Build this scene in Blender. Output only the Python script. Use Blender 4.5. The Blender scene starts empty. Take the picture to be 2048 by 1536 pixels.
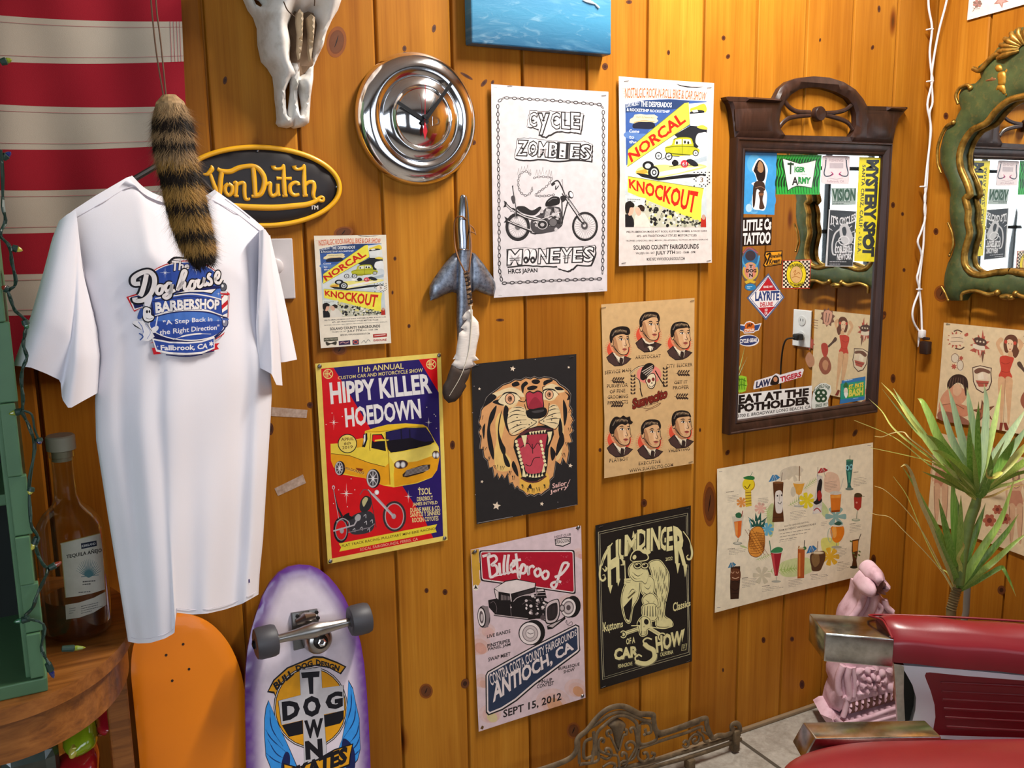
import bpy,bmesh,math,random
from math import sin,cos,pi,radians,sqrt,exp,atan2
from mathutils import Vector,Matrix,noise
from mathutils.geometry import tessellate_polygon,delaunay_2d_cdt
random.seed(7)
SC = bpy.context.scene
COL = SC.collection
# ---------------------------------------------------------------- camera
FPX,YAW,PIT,ROL,DIST,CZ = 1827.53,0.480403,0.174644,-0.0145669,1.83,1.44
EYE = Vector((0,-DIST,CZ))
FW = Vector((sin(YAW)*cos(PIT),cos(YAW)*cos(PIT),-sin(PIT)))
_r = Vector((cos(YAW),-sin(YAW),0)); _u = _r.cross(FW)
RT = cos(ROL)*_r + sin(ROL)*_u
UP = -sin(ROL)*_r + cos(ROL)*_u
cam = bpy.data.cameras.new('camera'); camo = bpy.data.objects.new('camera',cam); COL.objects.link(camo)
cam.sensor_width = 36; cam.lens = FPX/2048*36; cam.clip_start = 0.02
camo.matrix_world = Matrix(((RT.x,UP.x,-FW.x,EYE.x),(RT.y,UP.y,-FW.y,EYE.y),(RT.z,UP.z,-FW.z,EYE.z),(0,0,0,1)))
SC.camera = camo
SC.view_settings.view_transform = 'Standard'; SC.view_settings.look = 'None'
SC.view_settings.gamma = 1; SC.view_settings.use_curve_mapping = False
SC.view_settings.exposure = 0.36
SC.cycles.use_denoising = True
SC.cycles.max_bounces = 10; SC.cycles.glossy_bounces = 6; SC.cycles.diffuse_bounces = 4
SC.cycles.caustics_reflective = False; SC.cycles.caustics_refractive = False
SC.cycles.sample_clamp_indirect = 6
# ---------------------------------------------------------------- daylight
W = bpy.data.worlds.new('sky'); SC.world = W; W.use_nodes = True
_bg = W.node_tree.nodes['Background']; _bg.inputs[0].default_value = (0.72,0.84,1.0,1); _bg.inputs[1].default_value = 1.3
def area(name,loc,to,sx,sy,power,col):
    l = bpy.data.lights.new(name,'AREA'); l.shape = 'RECTANGLE'; l.size = sx; l.size_y = sy; l.energy = power; l.color = col
    o = bpy.data.objects.new(name,l); COL.objects.link(o); o.location = loc
    o.rotation_euler = (Vector(to)-Vector(loc)).to_track_quat('-Z','Y').to_euler(); return o
XR = 2.305            # right wall
XL,YF,ZC = -3.7,-3.3,2.72
area('daylight_left',(-1.9,YF-0.25,1.6),(-1.2,0,1.2),3.0,1.5,44,(0.86,0.93,1.0))
area('daylight_right',(1.15,YF-0.25,1.6),(1.2,0,1.4),1.7,1.5,5,(0.90,0.95,1.0))
# ---------------------------------------------------------------- pixels -> places
def ray(u,v): return (u-1024)/FPX*RT - (v-768)/FPX*UP + FW
class Plane:
    def __init__(s,O,A,B):
        s.O = Vector(O); s.A = Vector(A).normalized(); s.N = s.A.cross(Vector(B)).normalized(); s.B = s.N.cross(s.A)
        s.M = Matrix(((s.A.x,s.B.x,s.N.x,s.O.x),(s.A.y,s.B.y,s.N.y,s.O.y),(s.A.z,s.B.z,s.N.z,s.O.z),(0,0,0,1)))
    def hit(s,u,v,off=0.0):
        d = ray(u,v); t = ((s.O + s.N*off) - EYE).dot(s.N)/d.dot(s.N); return EYE + d*t
    def loc(s,u,v,off=0.0):
        p = s.hit(u,v,off) - s.O; return Vector((p.dot(s.A),p.dot(s.B),off))
    def at(s,O): return Plane(O,s.A,s.B)
def BACK(y=0.0): return Plane((0,-y,0),(1,0,0),(0,0,1))     # y metres in front of the back wall
def RIGHT(d=0.0): return Plane((XR-d,0,0),(0,-1,0),(0,0,1))
def at(u,v,y=0.0): return BACK(y).hit(u,v)
def onz(u,v,z): d = ray(u,v); return EYE + d*((z-EYE.z)/d.z)
# ---------------------------------------------------------------- materials
def lin(c):
    if isinstance(c,str):
        c = [int(c[i:i+2],16)/255 for i in (0,2,4)] if len(c) == 6 else [int(x*2,16)/255 for x in c]
    return tuple((x/12.92 if x <= .04045 else ((x+.055)/1.055)**2.4) for x in c[:3]) + (1.0,)
class NT:
    def __init__(s,name):
        m = bpy.data.materials.new(name); m.use_nodes = True; s.m = m; s.t = m.node_tree
        s.b = s.t.nodes['Principled BSDF']; s.o = s.t.nodes['Material Output']
    def n(s,typ,_in=None,**kw):
        nd = s.t.nodes.new('ShaderNode'+typ)
        for k,v in kw.items(): setattr(nd,k,v)
        for k,v in (_in or {}).items():
            if isinstance(v,bpy.types.NodeSocket): s.t.links.new(v,nd.inputs[k])
            else: nd.inputs[k].default_value = v
        return nd
    def set(s,**kw):
        for k,v in kw.items():
            k = k.replace('_',' ')
            if isinstance(v,bpy.types.NodeSocket): s.t.links.new(v,s.b.inputs[k])
            else: s.b.inputs[k].default_value = v
        return s
    def ramp(s,fac,stops):
        r = s.n('ValToRGB',{0: fac}); e = r.color_ramp.elements
        while len(e) < len(stops): e.new(0.5)
        for i,(p,c) in enumerate(stops): e[i].position = p; e[i].color = lin(c)
        return r.outputs[0]
    def mix(s,f,a,b,mode='MIX'):
        return s.n('MixRGB',{0: f,1: a,2: b},blend_type=mode).outputs[0]
    def coord(s,k='Object',scale=(1,1,1)):
        c = s.n('TexCoord').outputs[k]
        return s.n('Mapping',{0: c,3: scale}).outputs[0]
    def noise(s,vec,scale,detail=3,rough=.5,dist=0): return s.n('TexNoise',{'Vector': vec,'Scale': scale,'Detail': detail,'Roughness': rough,'Distortion': dist}).outputs[0]
    def bump(s,h,strength=.3,dist=.002): s.set(Normal=s.n('Bump',{'Strength': strength,'Distance': dist,'Height': h}).outputs[0]); return s
_M = {}
def mat(name,col,rough=.5,metal=0,vary=.08,scale=30,bump=0,spec=.5,coat=0,stretch=(1,1,1),bdist=.001):
    if name in _M: return _M[name]
    N = NT(name); c = lin(col); v = N.coord('Object',stretch); f = N.noise(v,scale)
    dk = tuple(x*(1-vary*2) for x in c[:3])+(1,); lt = tuple(min(1,x*(1+vary)) for x in c[:3])+(1,)
    N.set(Base_Color=N.mix(f,dk,lt),Roughness=rough,Metallic=metal,Specular_IOR_Level=spec,Coat_Weight=coat)
    if bump: N.bump(f,bump,bdist)
    _M[name] = N.m; return N.m
def ink_mat(name='printed_ink',rough=.5,vary=.06,spec=.35,bump=.0,coat=0):
    if name in _M: return _M[name]
    N = NT(name); a = N.n('Attribute',attribute_name='ink').outputs[0]
    f = N.noise(N.coord('Object'),60,4)
    N.set(Base_Color=N.mix(1,a,N.ramp(f,[(.3,[.95-vary]*3),(.7,[.96]*3)]),'MULTIPLY'),Roughness=rough,Specular_IOR_Level=spec,Coat_Weight=coat,Coat_Roughness=.15)
    if bump: N.bump(f,bump,.001)
    _M[name] = N.m; return N.m
# ---------------------------------------------------------------- objects
def tag(o,label,cat,group=None):
    o['label'] = label; o['category'] = cat
    if group: o['group'] = group
    return o
def link(o,parent=None):
    COL.objects.link(o)
    if parent: o.parent = parent
    return o
def thing(name,label,cat,M=None,group=None):
    o = bpy.data.objects.new(name,None); o.empty_display_size = .02; link(o)
    if M is not None: o.matrix_world = M if isinstance(M,Matrix) else Matrix.Translation(M)
    return tag(o,label,cat,group)
def smooth(me,ang=40):
    for p in me.polygons: p.use_smooth = True
    try: me.set_sharp_from_angle(angle=radians(ang))
    except Exception: pass
def obj(name,bm,m,parent=None,M=None,sm=None,world=True):
    """bm in world space (world=True) is moved into the parent's / M's local frame."""
    me = bpy.data.meshes.new(name)
    bmesh.ops.recalc_face_normals(bm,faces=bm.faces) if not getattr(bm,'keepn',False) else None
    if parent is not None and M is None: M = parent.matrix_world
    if M is not None and world: bm.transform(M.inverted())
    bm.to_mesh(me); bm.free()
    for x in (m if isinstance(m,(list,tuple)) else [m]): me.materials.append(x)
    if sm: smooth(me,sm)
    o = bpy.data.objects.new(name,me); link(o,parent)
    if parent is None and M is not None: o.matrix_world = M
    return o
def struct(o): o['kind'] = 'structure'; return o
class BM:
    """small bmesh collector, all in world space"""
    def __new__(c): return bmesh.new()
def xform(bm,verts,M): bmesh.ops.transform(bm,matrix=M,verts=verts)
def box(bm,c,s,M=None,bev=0,seg=2):
    r = bmesh.ops.create_cube(bm,size=1); vs = r['verts']
    bmesh.ops.scale(bm,vec=Vector(s),verts=vs); bmesh.ops.translate(bm,vec=Vector(c),verts=vs)
    if bev:
        es = list({e for v in vs for e in v.link_edges})
        g = bmesh.ops.bevel(bm,geom=es,offset=bev,segments=seg,affect='EDGES',profile=.5); vs = g['verts'] + [v for v in vs if v.is_valid]
        vs = list({v for f in g['faces'] for v in f.verts} | {v for v in vs if v.is_valid})
    if M is not None: xform(bm,vs,M)
    return vs
def frame(d):
    d = d.normalized(); a = Vector((0,0,1)) if abs(d.z) < .9 else Vector((1,0,0))
    x = d.cross(a).normalized(); return x,d.cross(x)
def tube(bm,pts,r,n=10,cap=True,flat=1.0,ref=None,closed=False):
    pts = [Vector(p) for p in pts]; L = len(pts); rings = []
    rr = r if isinstance(r,(list,tuple)) else [r]*L
    px = None
    for i,p in enumerate(pts):
        a = pts[(i-1) % L] if (closed or i) else p; b = pts[(i+1) % L] if (closed or i < L-1) else p
        d = (b-a)
        if d.length < 1e-9: d = Vector((0,0,1))
        d.normalize()
        if ref is not None: y = (ref - d*ref.dot(d)).normalized(); x = y.cross(d)
        elif px is None: x,y = frame(d)
        else:
            x = (px - d*px.dot(d)); x = x.normalized() if x.length > 1e-6 else frame(d)[0]; y = d.cross(x)
        px = x
        rings.append([bm.verts.new(p + (x*cos(2*pi*k/n) + y*sin(2*pi*k/n)*flat)*rr[i]) for k in range(n)])
    for i in range(L if closed else L-1):
        A,B = rings[i],rings[(i+1) % L]
        for k in range(n): bm.faces.new((A[k],A[(k+1) % n],B[(k+1) % n],B[k]))
    if cap and not closed:
        bm.faces.new(rings[0][::-1]); bm.faces.new(rings[-1])
    return rings
def lathe(bm,prof,O,ax,n=48,cap0=False,cap1=False):
    """prof: (radius, height along ax)"""
    ax = Vector(ax).normalized(); x,y = frame(ax); O = Vector(O); rings = []
    for r,h in prof:
        rings.append([bm.verts.new(O + ax*h + (x*cos(2*pi*k/n)+y*sin(2*pi*k/n))*max(r,1e-5)) for k in range(n)])
    for A,B in zip(rings,rings[1:]):
        for k in range(n): bm.faces.new((A[k],A[(k+1) % n],B[(k+1) % n],B[k]))
    if cap0: bm.faces.new(rings[0][::-1])
    if cap1: bm.faces.new(rings[-1])
    return rings
def spl(pts,k=6,closed=False):
    """Catmull-Rom through the points (any dimension)"""
    P = [Vector(p) for p in pts]; n = len(P); out = []
    if n < 3: return P
    for i in range(n if closed else n-1):
        p1,p2 = P[i],P[(i+1) % n]
        p0 = P[(i-1) % n] if (closed or i > 0) else p1*2-p2
        p3 = P[(i+2) % n] if (closed or i < n-2) else p2*2-p1
        for j in range(k):
            t = j/k
            out.append(.5*((2*p1) + (p2-p0)*t + (2*p0-5*p1+4*p2-p3)*t*t + (3*p1-p0-3*p2+p3)*t**3))
    if not closed: out.append(P[-1])
    return out
def inside(p,poly):
    x,y = p; c = False; j = len(poly)-1
    for i in range(len(poly)):
        xi,yi = poly[i]; xj,yj = poly[j]
        if (yi > y) != (yj > y) and x < (xj-xi)*(y-yi)/(yj-yi)+xi: c = not c
        j = i
    return c
def edist(p,poly):
    m = 1e9; px,py = p
    for i in range(len(poly)):
        ax,ay = poly[i-1]; bx,by = poly[i]; dx,dy = bx-ax,by-ay; l = dx*dx+dy*dy
        t = 0 if l == 0 else max(0,min(1,((px-ax)*dx+(py-ay)*dy)/l))
        m = min(m,(px-ax-t*dx)**2+(py-ay-t*dy)**2)
    return sqrt(m)
def puff(bm,pl,poly,depth,r=None,back=0.0,base=0.0,step=None,holes=(),fn=None,hback=None,sm=0):
    """rounded solid from an outline given in plane coordinates: rises from base to base+depth over distance r from the edge"""
    P = [(p[0],p[1]) for p in poly]
    xs = [p[0] for p in P]; ys = [p[1] for p in P]
    w = max(max(xs)-min(xs),max(ys)-min(ys)); step = step or w/18; r = r or w/4
    loops = [P] + [[(p[0],p[1]) for p in h] for h in holes]
    pts = []; edges = []
    for lp in loops:
        q = []
        for i in range(len(lp)):
            a,b = Vector(lp[i-1]),Vector(lp[i]); k = max(1,int((b-a).length/step))
            for j in range(k): q.append(a.lerp(b,j/k))
        s0 = len(pts); pts += q; edges += [(s0+i,s0+(i+1) % len(q)) for i in range(len(q))]
    nb = len(pts)
    ny = int((max(ys)-min(ys))/step)+1
    for j in range(ny+1):
        y = min(ys)+j*step
        for i in range(int((max(xs)-min(xs))/step)+2):
            x = min(xs)+(i+(.5 if j % 2 else 0))*step
            if inside((x,y),P) and not any(inside((x,y),h) for h in loops[1:]):
                if min(edist((x,y),lp) for lp in loops) > step*.45: pts.append(Vector((x,y)))
    V,E,Fc,*_ = delaunay_2d_cdt(pts,edges,[],0,1e-7)
    top = []
    for v in V:
        d = min(edist((v.x,v.y),lp) for lp in loops); t = min(1,d/r)
        h = depth*sqrt(max(0,1-(1-t)**2))
        if fn: h = fn(v.x,v.y,h)
        top.append(bm.verts.new(pl.O + pl.A*v.x + pl.B*v.y + pl.N*(base+h)))
    FF = []; inn_ = [v for v in top if min(edist(((v.co-pl.O).dot(pl.A),(v.co-pl.O).dot(pl.B)),lp) for lp in loops) > 1e-5] if sm else []
    for f in Fc:
        cx = sum(V[i].x for i in f)/len(f); cy = sum(V[i].y for i in f)/len(f)
        if inside((cx,cy),P) and not any(inside((cx,cy),h) for h in loops[1:]):
            try: FF.append(bm.faces.new([top[i] for i in f]))
            except ValueError: pass
    for _ in range(sm): bmesh.ops.smooth_vert(bm,verts=inn_,factor=.5,use_axis_x=True,use_axis_y=True,use_axis_z=True)
    g = [e for e in {e for f in FF for e in f.edges} if len(e.link_faces) == 1]
    r2 = bmesh.ops.extrude_edge_only(bm,edges=g)
    nv = [x for x in r2['geom'] if isinstance(x,bmesh.types.BMVert)]
    bk = base-back
    for v in nv:
        d = (v.co-pl.O); q = (d.dot(pl.A),d.dot(pl.B))
        v.co = v.co - pl.N*(hback if hback and min(edist(q,lp) for lp in loops[1:]) < 1e-5 else d.dot(pl.N)-bk)
    ne = [x for x in r2['geom'] if isinstance(x,bmesh.types.BMEdge)]
    try:
        if not holes: bmesh.ops.triangle_fill(bm,edges=ne,use_beauty=True)
    except Exception: pass
    return top
def grid(bm,rows):
    V = [[bm.verts.new(p) for p in r] for r in rows]
    for a,b in zip(V,V[1:]):
        for i in range(len(a)-1): bm.faces.new((a[i],a[i+1],b[i+1],b[i]))
    return V
def plate(bm,quad3,n,th,bev=0):
    """four points in space (front face, in order) thickened back along -n"""
    n = Vector(n); a = [bm.verts.new(p) for p in quad3]; b = [bm.verts.new(Vector(p)-n*th) for p in quad3]; k = len(a)
    bm.faces.new(a); bm.faces.new(b[::-1])
    fs = [bm.faces.new((a[i],b[i],b[(i+1) % k],a[(i+1) % k])) for i in range(k)]
    if bev: bmesh.ops.bevel(bm,geom=[e for v in a+b for e in v.link_edges],offset=bev,segments=2,affect='EDGES')
# ---------------------------------------------------------------- flat artwork
_GL = {}
def glyphs(s,off=0.0,font_res=2,sp=1.0):
    k = (s,off,sp)
    if k in _GL: return _GL[k]
    c = bpy.data.curves.new('t','FONT'); c.body = s; c.offset = off; c.resolution_u = font_res; c.fill_mode = 'FRONT'; c.space_character = sp
    o = bpy.data.objects.new('t',c); me = o.to_mesh()
    r = ([(v.co.x,v.co.y) for v in me.vertices],[tuple(p.vertices) for p in me.polygons])
    o.to_mesh_clear(); bpy.data.objects.remove(o); bpy.data.curves.remove(c)
    _GL[k] = r; return r
class Art:
    """flat print traced in the pixel frame of a zoom (org, s = scale) onto a plane"""
    def __init__(s,pl,org=(0,0),sc=1.0,base=0.0,dl=6e-6):
        s.pl,s.org,s.sc,s.z,s.dl = pl,org,sc,base,dl; s.ops = []; s.bb = []
    def m(s,p):
        q = s.pl.loc(s.org[0]+p[0]*s.sc,s.org[1]+p[1]*s.sc,0); return (q.x,q.y)
    def _add(s,P,F,col):   # each layer lies just above the layers it overlaps
        Q = [s.m(p) for p in P]; xs = [q[0] for q in Q]; ys = [q[1] for q in Q]; b = (min(xs),max(xs),min(ys),max(ys)); l = 0
        for (x0,x1,y0,y1,k) in s.bb:
            if k >= l and x0 < b[1] and x1 > b[0] and y0 < b[3] and y1 > b[2]: l = k+1
        s.bb.append(b+(l,)); s.ops.append((Q,F,lin(col),s.z+s.dl*(l+1)))
    def poly(s,pts,col,holes=()):
        lp = [[Vector((p[0],p[1],0)) for p in pts]] + [[Vector((p[0],p[1],0)) for p in h] for h in holes]
        F = tessellate_polygon(lp); P = [p for l in lp for p in l]; s._add(P,F,col); return s
    def blob(s,pts,col,k=5): return s.poly(spl([Vector((p[0],p[1])) for p in pts],k,True),col)
    def ell(s,cx,cy,rx,ry=None,col='000',rot=0,n=28,a0=0,a1=360):
        ry = rx if ry is None else ry; c,d = cos(radians(rot)),sin(radians(rot)); P = []
        full = a1-a0 >= 360
        for i in range(n if full else n+1):
            t = radians(a0+(a1-a0)*i/n); x,y = rx*cos(t),ry*sin(t); P.append((cx+x*c-y*d,cy+x*d+y*c))
        if not full and a1-a0 > 181: P.append((cx,cy))
        return s.poly(P,col)
    def ring(s,cx,cy,rx,ry,w,col,rot=0,n=28):
        c,d = cos(radians(rot)),sin(radians(rot)); P = []; F = []
        for i in range(n):
            t = 2*pi*i/n
            for q in (0,w):
                x,y = (rx-q)*cos(t),(ry-q)*sin(t); P.append((cx+x*c-y*d,cy+x*d+y*c))
        for i in range(n): j = (i+1) % n; F.append((2*i,2*j,2*j+1,2*i+1))
        s._add(P,F,col); return s
    def line(s,pts,w,col,closed=False):
        P = []; F = []; pts = [Vector((p[0],p[1])) for p in pts]; n = len(pts)
        ws = w if isinstance(w,(list,tuple)) else [w]*n
        if len(ws) != n: ws = [ws[0]+(ws[-1]-ws[0])*i/max(1,n-1) for i in range(n)] if len(ws) == 2 else [ws[min(len(ws)-1,int(i/(n-1)*(len(ws)-1)+.5))] for i in range(n)]
        for i,p in enumerate(pts):
            a = pts[(i-1) % n] if (closed or i) else p; b = pts[(i+1) % n] if (closed or i < n-1) else p
            d = b-a; d = d.normalized() if d.length > 1e-9 else Vector((1,0)); q = Vector((-d.y,d.x))*ws[i]/2
            P += [p+q,p-q]
        for i in range(n if closed else n-1): j = (i+1) % n; F.append((2*i,2*j,2*j+1,2*i+1))
        s._add(P,F,col); return s
    def crv(s,pts,w,col,k=6,closed=False): return s.line(spl([Vector((p[0],p[1])) for p in pts],k,closed),w,col,closed)
    def text(s,t,tl,tr,br,bl,col,off=.0,bend=0,out=None,outw=.03,sp=1.0,sh=None,taper=0):
        tl,tr,br,bl = [Vector(q) for q in (tl,tr,br,bl)]
        V0,_ = glyphs(t,off,sp=sp)
        if not V0: return s
        x0 = min(v[0] for v in V0); x1 = max(v[0] for v in V0); y0 = min(v[1] for v in V0); y1 = max(v[1] for v in V0)
        def put(V,F,c,dx=0,dy=0):
            P = []
            for v in V:
                a = (v[0]-x0)/max(1e-6,x1-x0); b = (v[1]-y0)/max(1e-6,y1-y0)
                top = tl.lerp(tr,a); bot = bl.lerp(br,a); q = bot.lerp(top,b)
                q = Vector((q.x+dx,q.y+dy-bend*4*a*(1-a))); P.append(q)
            s._add(P,F,c)
        if sh: put(*glyphs(t,off,sp=sp),sh[2],sh[0],sh[1])
        if out: put(*glyphs(t,off+outw,sp=sp),out)
        put(*glyphs(t,off,sp=sp),col); return s
    def tx(s,t,x,y,w,h,col,slope=0.0,off=.0,lean=0,**k):
        """text by its top-left corner, width, height and slope (dy over the width)"""
        return s.text(t,(x+lean,y),(x+w+lean,y+slope),(x+w,y+slope+h),(x,y+h),col,off,**k)
    def rect(s,tl,tr,br,bl,col): return s.poly([tl,tr,br,bl],col)
    def star(s,cx,cy,r,col,n=5,inner=.42,rot=-90):
        return s.poly([(cx+(r if i % 2 == 0 else r*inner)*cos(radians(rot+i*180/n)),cy+(r if i % 2 == 0 else r*inner)*sin(radians(rot+i*180/n))) for i in range(2*n)],col)
    def spark(s,cx,cy,rx,ry,col):
        P = []
        for i in range(16):
            t = radians(i*22.5-90); k = 1 if i % 4 == 0 else (.45 if i % 4 == 2 else .1)
            P.append((cx+rx*k*cos(t),cy+ry*k*sin(t)))
        s.poly(P,col); return s.ell(cx,cy,rx*.16,rx*.16,col,n=10)
    def greek(s,x,y,w,n,gap,col,slope=0,th=2.2,seed=1):
        """lines of print too small to read: broken strokes"""
        R = random.Random(seed); P = []; F = []
        for i in range(n):
            xx = x; e = x+w*(.75+.25*R.random() if i < n-1 else .5)
            while xx < e:
                l = min(w*(.04+.1*R.random()),e-xx); yy = y+i*gap+slope*(xx-x)/w; y2 = y+i*gap+slope*(xx+l-x)/w; b = len(P)
                P += [(xx,yy),(xx+l,y2),(xx+l,y2+th),(xx,yy+th)]; F.append((b,b+1,b+2,b+3)); xx += l+w*.018
        if F: s._add(P,F,col)
        return s
    def mesh(s,name,surf=None,sheet=None,th=.0003,warp=None,strips=10,lift=0.0,cut=None):
        """one mesh; ops flattened on the plane; warp(a,b)->height cut in strips so that layers never cross"""
        bm = bmesh.new(); L = bm.loops.layers.float_color.new('ink')
        for P,F,c,z in s.ops:
            V = [bm.verts.new((p[0],p[1],z+lift)) for p in P]
            for f in F:
                try: fc = bm.faces.new([V[i] for i in f])
                except ValueError: continue
                fc.normal_update()
                if fc.normal.z < 0: fc.normal_flip()
                for l in fc.loops: l[L] = c
        if cut:   # trim to the convex sheet
            Q = [Vector((*s.m(p),0)) for p in cut]; cc = sum(Q,Vector())/len(Q)
            for i in range(len(Q)):
                d = Q[i]-Q[i-1]; no = Vector((-d.y,d.x,0))
                if no.dot(cc-Q[i]) > 0: no = -no
                bmesh.ops.bisect_plane(bm,geom=bm.verts[:]+bm.edges[:]+bm.faces[:],dist=1e-8,plane_co=Q[i],plane_no=no,clear_outer=True)
        if warp:
            xs = [v.co.x for v in bm.verts]; ys = [v.co.y for v in bm.verts]
            for i in range(1,strips):
                for ax,lo,hi in ((0,min(xs),max(xs)),(1,min(ys),max(ys))):
                    co = [0,0,0]; no = [0,0,0]; co[ax] = lo+(hi-lo)*i/strips; no[ax] = 1
                    bmesh.ops.bisect_plane(bm,geom=bm.verts[:]+bm.edges[:]+bm.faces[:],dist=1e-7,plane_co=co,plane_no=no)
            x0,x1,y0,y1 = min(xs),max(xs),min(ys),max(ys)
            def pw(f,t):
                t = max(0,min(1,t))*strips; i = min(strips-1,int(t)); return f(i/strips)+(f((i+1)/strips)-f(i/strips))*(t-i)
            for v in bm.verts:
                v.co.z += pw(warp[0],(v.co.x-x0)/(x1-x0)) + pw(warp[1],(v.co.y-y0)/(y1-y0))
        me = bpy.data.meshes.new(name); bm.to_mesh(me); bm.free(); return me
# ================================================================ setting
def pine_mat(name,x0,w,axis):
    N = NT(name); tc = N.n('TexCoord').outputs['Object']; xyz = N.n('SeparateXYZ',{0: tc})
    ax = xyz.outputs[axis]
    k = N.n('Math',{0: N.n('Math',{0: ax,1: x0},operation='SUBTRACT').outputs[0],1: w},operation='DIVIDE').outputs[0]
    k = N.n('Math',{0: k},operation='FLOOR').outputs[0]
    wn = N.n('TexWhiteNoise',{'W': k},noise_dimensions='1D')
    rnd = wn.outputs['Value']
    off = N.n('CombineXYZ',{0: 0.0,1: 0.0,2: N.n('Math',{0: rnd,1: 37.0},operation='MULTIPLY').outputs[0]}).outputs[0]
    vec = N.n('VectorMath',{0: tc,1: off},operation='ADD').outputs[0]
    g1 = N.noise(N.n('Mapping',{0: vec,3: (26,26,.9)}).outputs[0],1.0,5,.62,.6)       # broad figure
    g2 = N.noise(N.n('Mapping',{0: vec,3: (210,210,4)}).outputs[0],1.0,4,.7)            # fine fibre
    g3 = N.noise(N.n('Mapping',{0: vec,3: (5,5,2.2)}).outputs[0],1.0,3)                   # blotches of the stain
    vor = N.n('TexVoronoi',{'Vector': N.n('Mapping',{0: vec,3: (7,7,2.4)}).outputs[0],'Scale': 1.0,'Randomness': 1.0})
    pin = N.ramp(vor.outputs['Distance'],[(0.015,'4a2408'),(.05,'a06a34'),(.11,'fff')])   # pin knots
    c = N.ramp(g1,[(.25,'a3661a'),(.5,'c08026'),(.75,'d29636')])
    c = N.mix(.35,c,N.ramp(g2,[(.3,'8e540e'),(.7,'cc8e2c')]))
    c = N.mix(.8,c,N.ramp(g3,[(.3,'d8c6b4'),(.7,'fff')]),'MULTIPLY')
    c = N.mix(1,c,N.ramp(rnd,[(0,'d9cdbb'),(.5,'f2ece2'),(1,'fff')]),'MULTIPLY')
    c = N.mix(.85,c,pin,'MULTIPLY')
    N.set(Base_Color=c,Roughness=N.n('MapRange',{0: g2,3: .42,4: .58}).outputs[0],Specular_IOR_Level=.16,Coat_Weight=0.0,Coat_Roughness=.3)
    N.bump(g2,.12,.0006); return N.m
X0,PW = .176445*1.83,.0909445*1.83
PINE = pine_mat('honey_pine_boards',X0,PW,0)
def boards(name,a0,a1,z0,z1,start,w,pt,m,groove=.005,deep=.009):
    """tongue-and-groove boards; pt(a, d) -> (x, y), d = depth behind the face"""
    bm = bmesh.new(); k0 = math.floor((a0-start)/w); prof = []
    k = k0
    while start+k*w < a1:
        l,r = max(a0,start+k*w),min(a1,start+(k+1)*w)
        for a,d in ((l,deep),(l+groove*.6,deep),(l+groove,.0012),(l+groove+.002,0),(r-groove-.001,0),(r-groove*.3,.002),(r-groove*.2,deep)): prof.append((a,d))
        k += 1
    lo = [bm.verts.new((*pt(a,d),z0)) for a,d in prof]; hi = [bm.verts.new((*pt(a,d),z1)) for a,d in prof]
    for i in range(len(prof)-1): bm.faces.new((lo[i],lo[i+1],hi[i+1],hi[i]))
    back = [bm.verts.new((*pt(a,d),z)) for a,z in ((a0,z0),(a1,z0),(a1,z1),(a0,z1)) for d in (.06,)]
    bm.faces.new(back)
    return obj(name,bm,m)
wb = struct(boards('wall_back',XL,XR+.03,0,ZC,X0,PW,lambda a,d: (a,d),PINE))
_g = RIGHT().loc(1940,601).x
PINE_R = pine_mat('honey_pine_boards_side',-_g,PW,1)
wr = struct(boards('wall_right',-.03,-YF,0,ZC,_g,PW,lambda a,d: (XR+d,-a),PINE_R))
# knots and scars in the boards
def knots(pl,lst,parent,name):
    A = Art(pl,base=.0002)
    for u,v,rx,ry,rot in lst:
        if rx > 8: A.ell(u,v,rx*1.5,ry*1.5,'8a4a14',rot); A.ell(u,v,rx*1.15,ry*1.15,'6b360f',rot)
        A.ell(u,v,rx,ry,'5c2e12' if rx < 8 else '6a3a1a',rot)
        if rx > 8: A.line([(u-rx*.3,v+ry*.5),(u,v),(u+rx*.25,v-ry*.6)],[1,2.4,1],'1c0a03')
        else: A.ell(u,v,rx*.5,ry*.5,'3a1a0a',rot)
    o = bpy.data.objects.new(name,A.mesh(name)); o.data.materials.append(ink_mat('wood_knot',.5)); link(o,parent)
    o.matrix_world = pl.M; o['kind'] = 'structure'; return o
knots(BACK(),[(673,84,13,21,8),(450,161,4,8,10),(868,57,4,8,10),(809,97,4,6,0),(933,152,3,14,-60),(968,166,4,9,40),(1210,133,6,7,0),(1447,76,4,5,0),
  (1456,113,4,5,30),(1337,105,3,5,0),(1258,4,6,4,0),(671,1292,17,12,-10),(852,1382,9,10,0),(890,1184,5,6,0),(853,1181,4,5,0),(930,1367,8,10,20),
  (1147,1461,9,11,0),(1288,1006,6,8,0),(1419,1008,9,30,0),(1372,1062,4,5,0),(1527,1280,4,6,0),(1584,1278,4,5,0),(1604,1369,5,9,0),(1446,1340,2,4,0),
  (1767,631,5,9,20),(1757,632,9,3,0),(1747,1120,5,11,0),(1786,757,5,9,0),(1455,905,4,6,30),(1710,866,4,8,30),(687,465,13,8,-10),(679,700,10,7,0),
  (620,810,6,6,0),(541,858,6,12,0),(785,585,2,4,0),(818,652,3,4,0),(790,517,3,4,0),(985,165,3,5,20),(1808,540,3,4,0),(1786,410,4,6,0),(1805,428,3,4,0),
  (947,285,5,5,0),(1000,640,8,3,0),(1400,860,2,4,0),(1640,80,2,4,10),(1745,95,3,5,20),(1758,18,3,7,0),(1010,1210,12,5,10),(905,890,5,9,0),(1200,900,3,4,0)],wb,'wood_knots')
knots(RIGHT(),[(1892,232,5,7,0),(1872,463,5,7,0),(1883,587,10,11,0),(2003,1180,8,9,0),(1985,1270,4,5,0),(1770,1400,4,6,0)],wr,'wood_knots')
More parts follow.
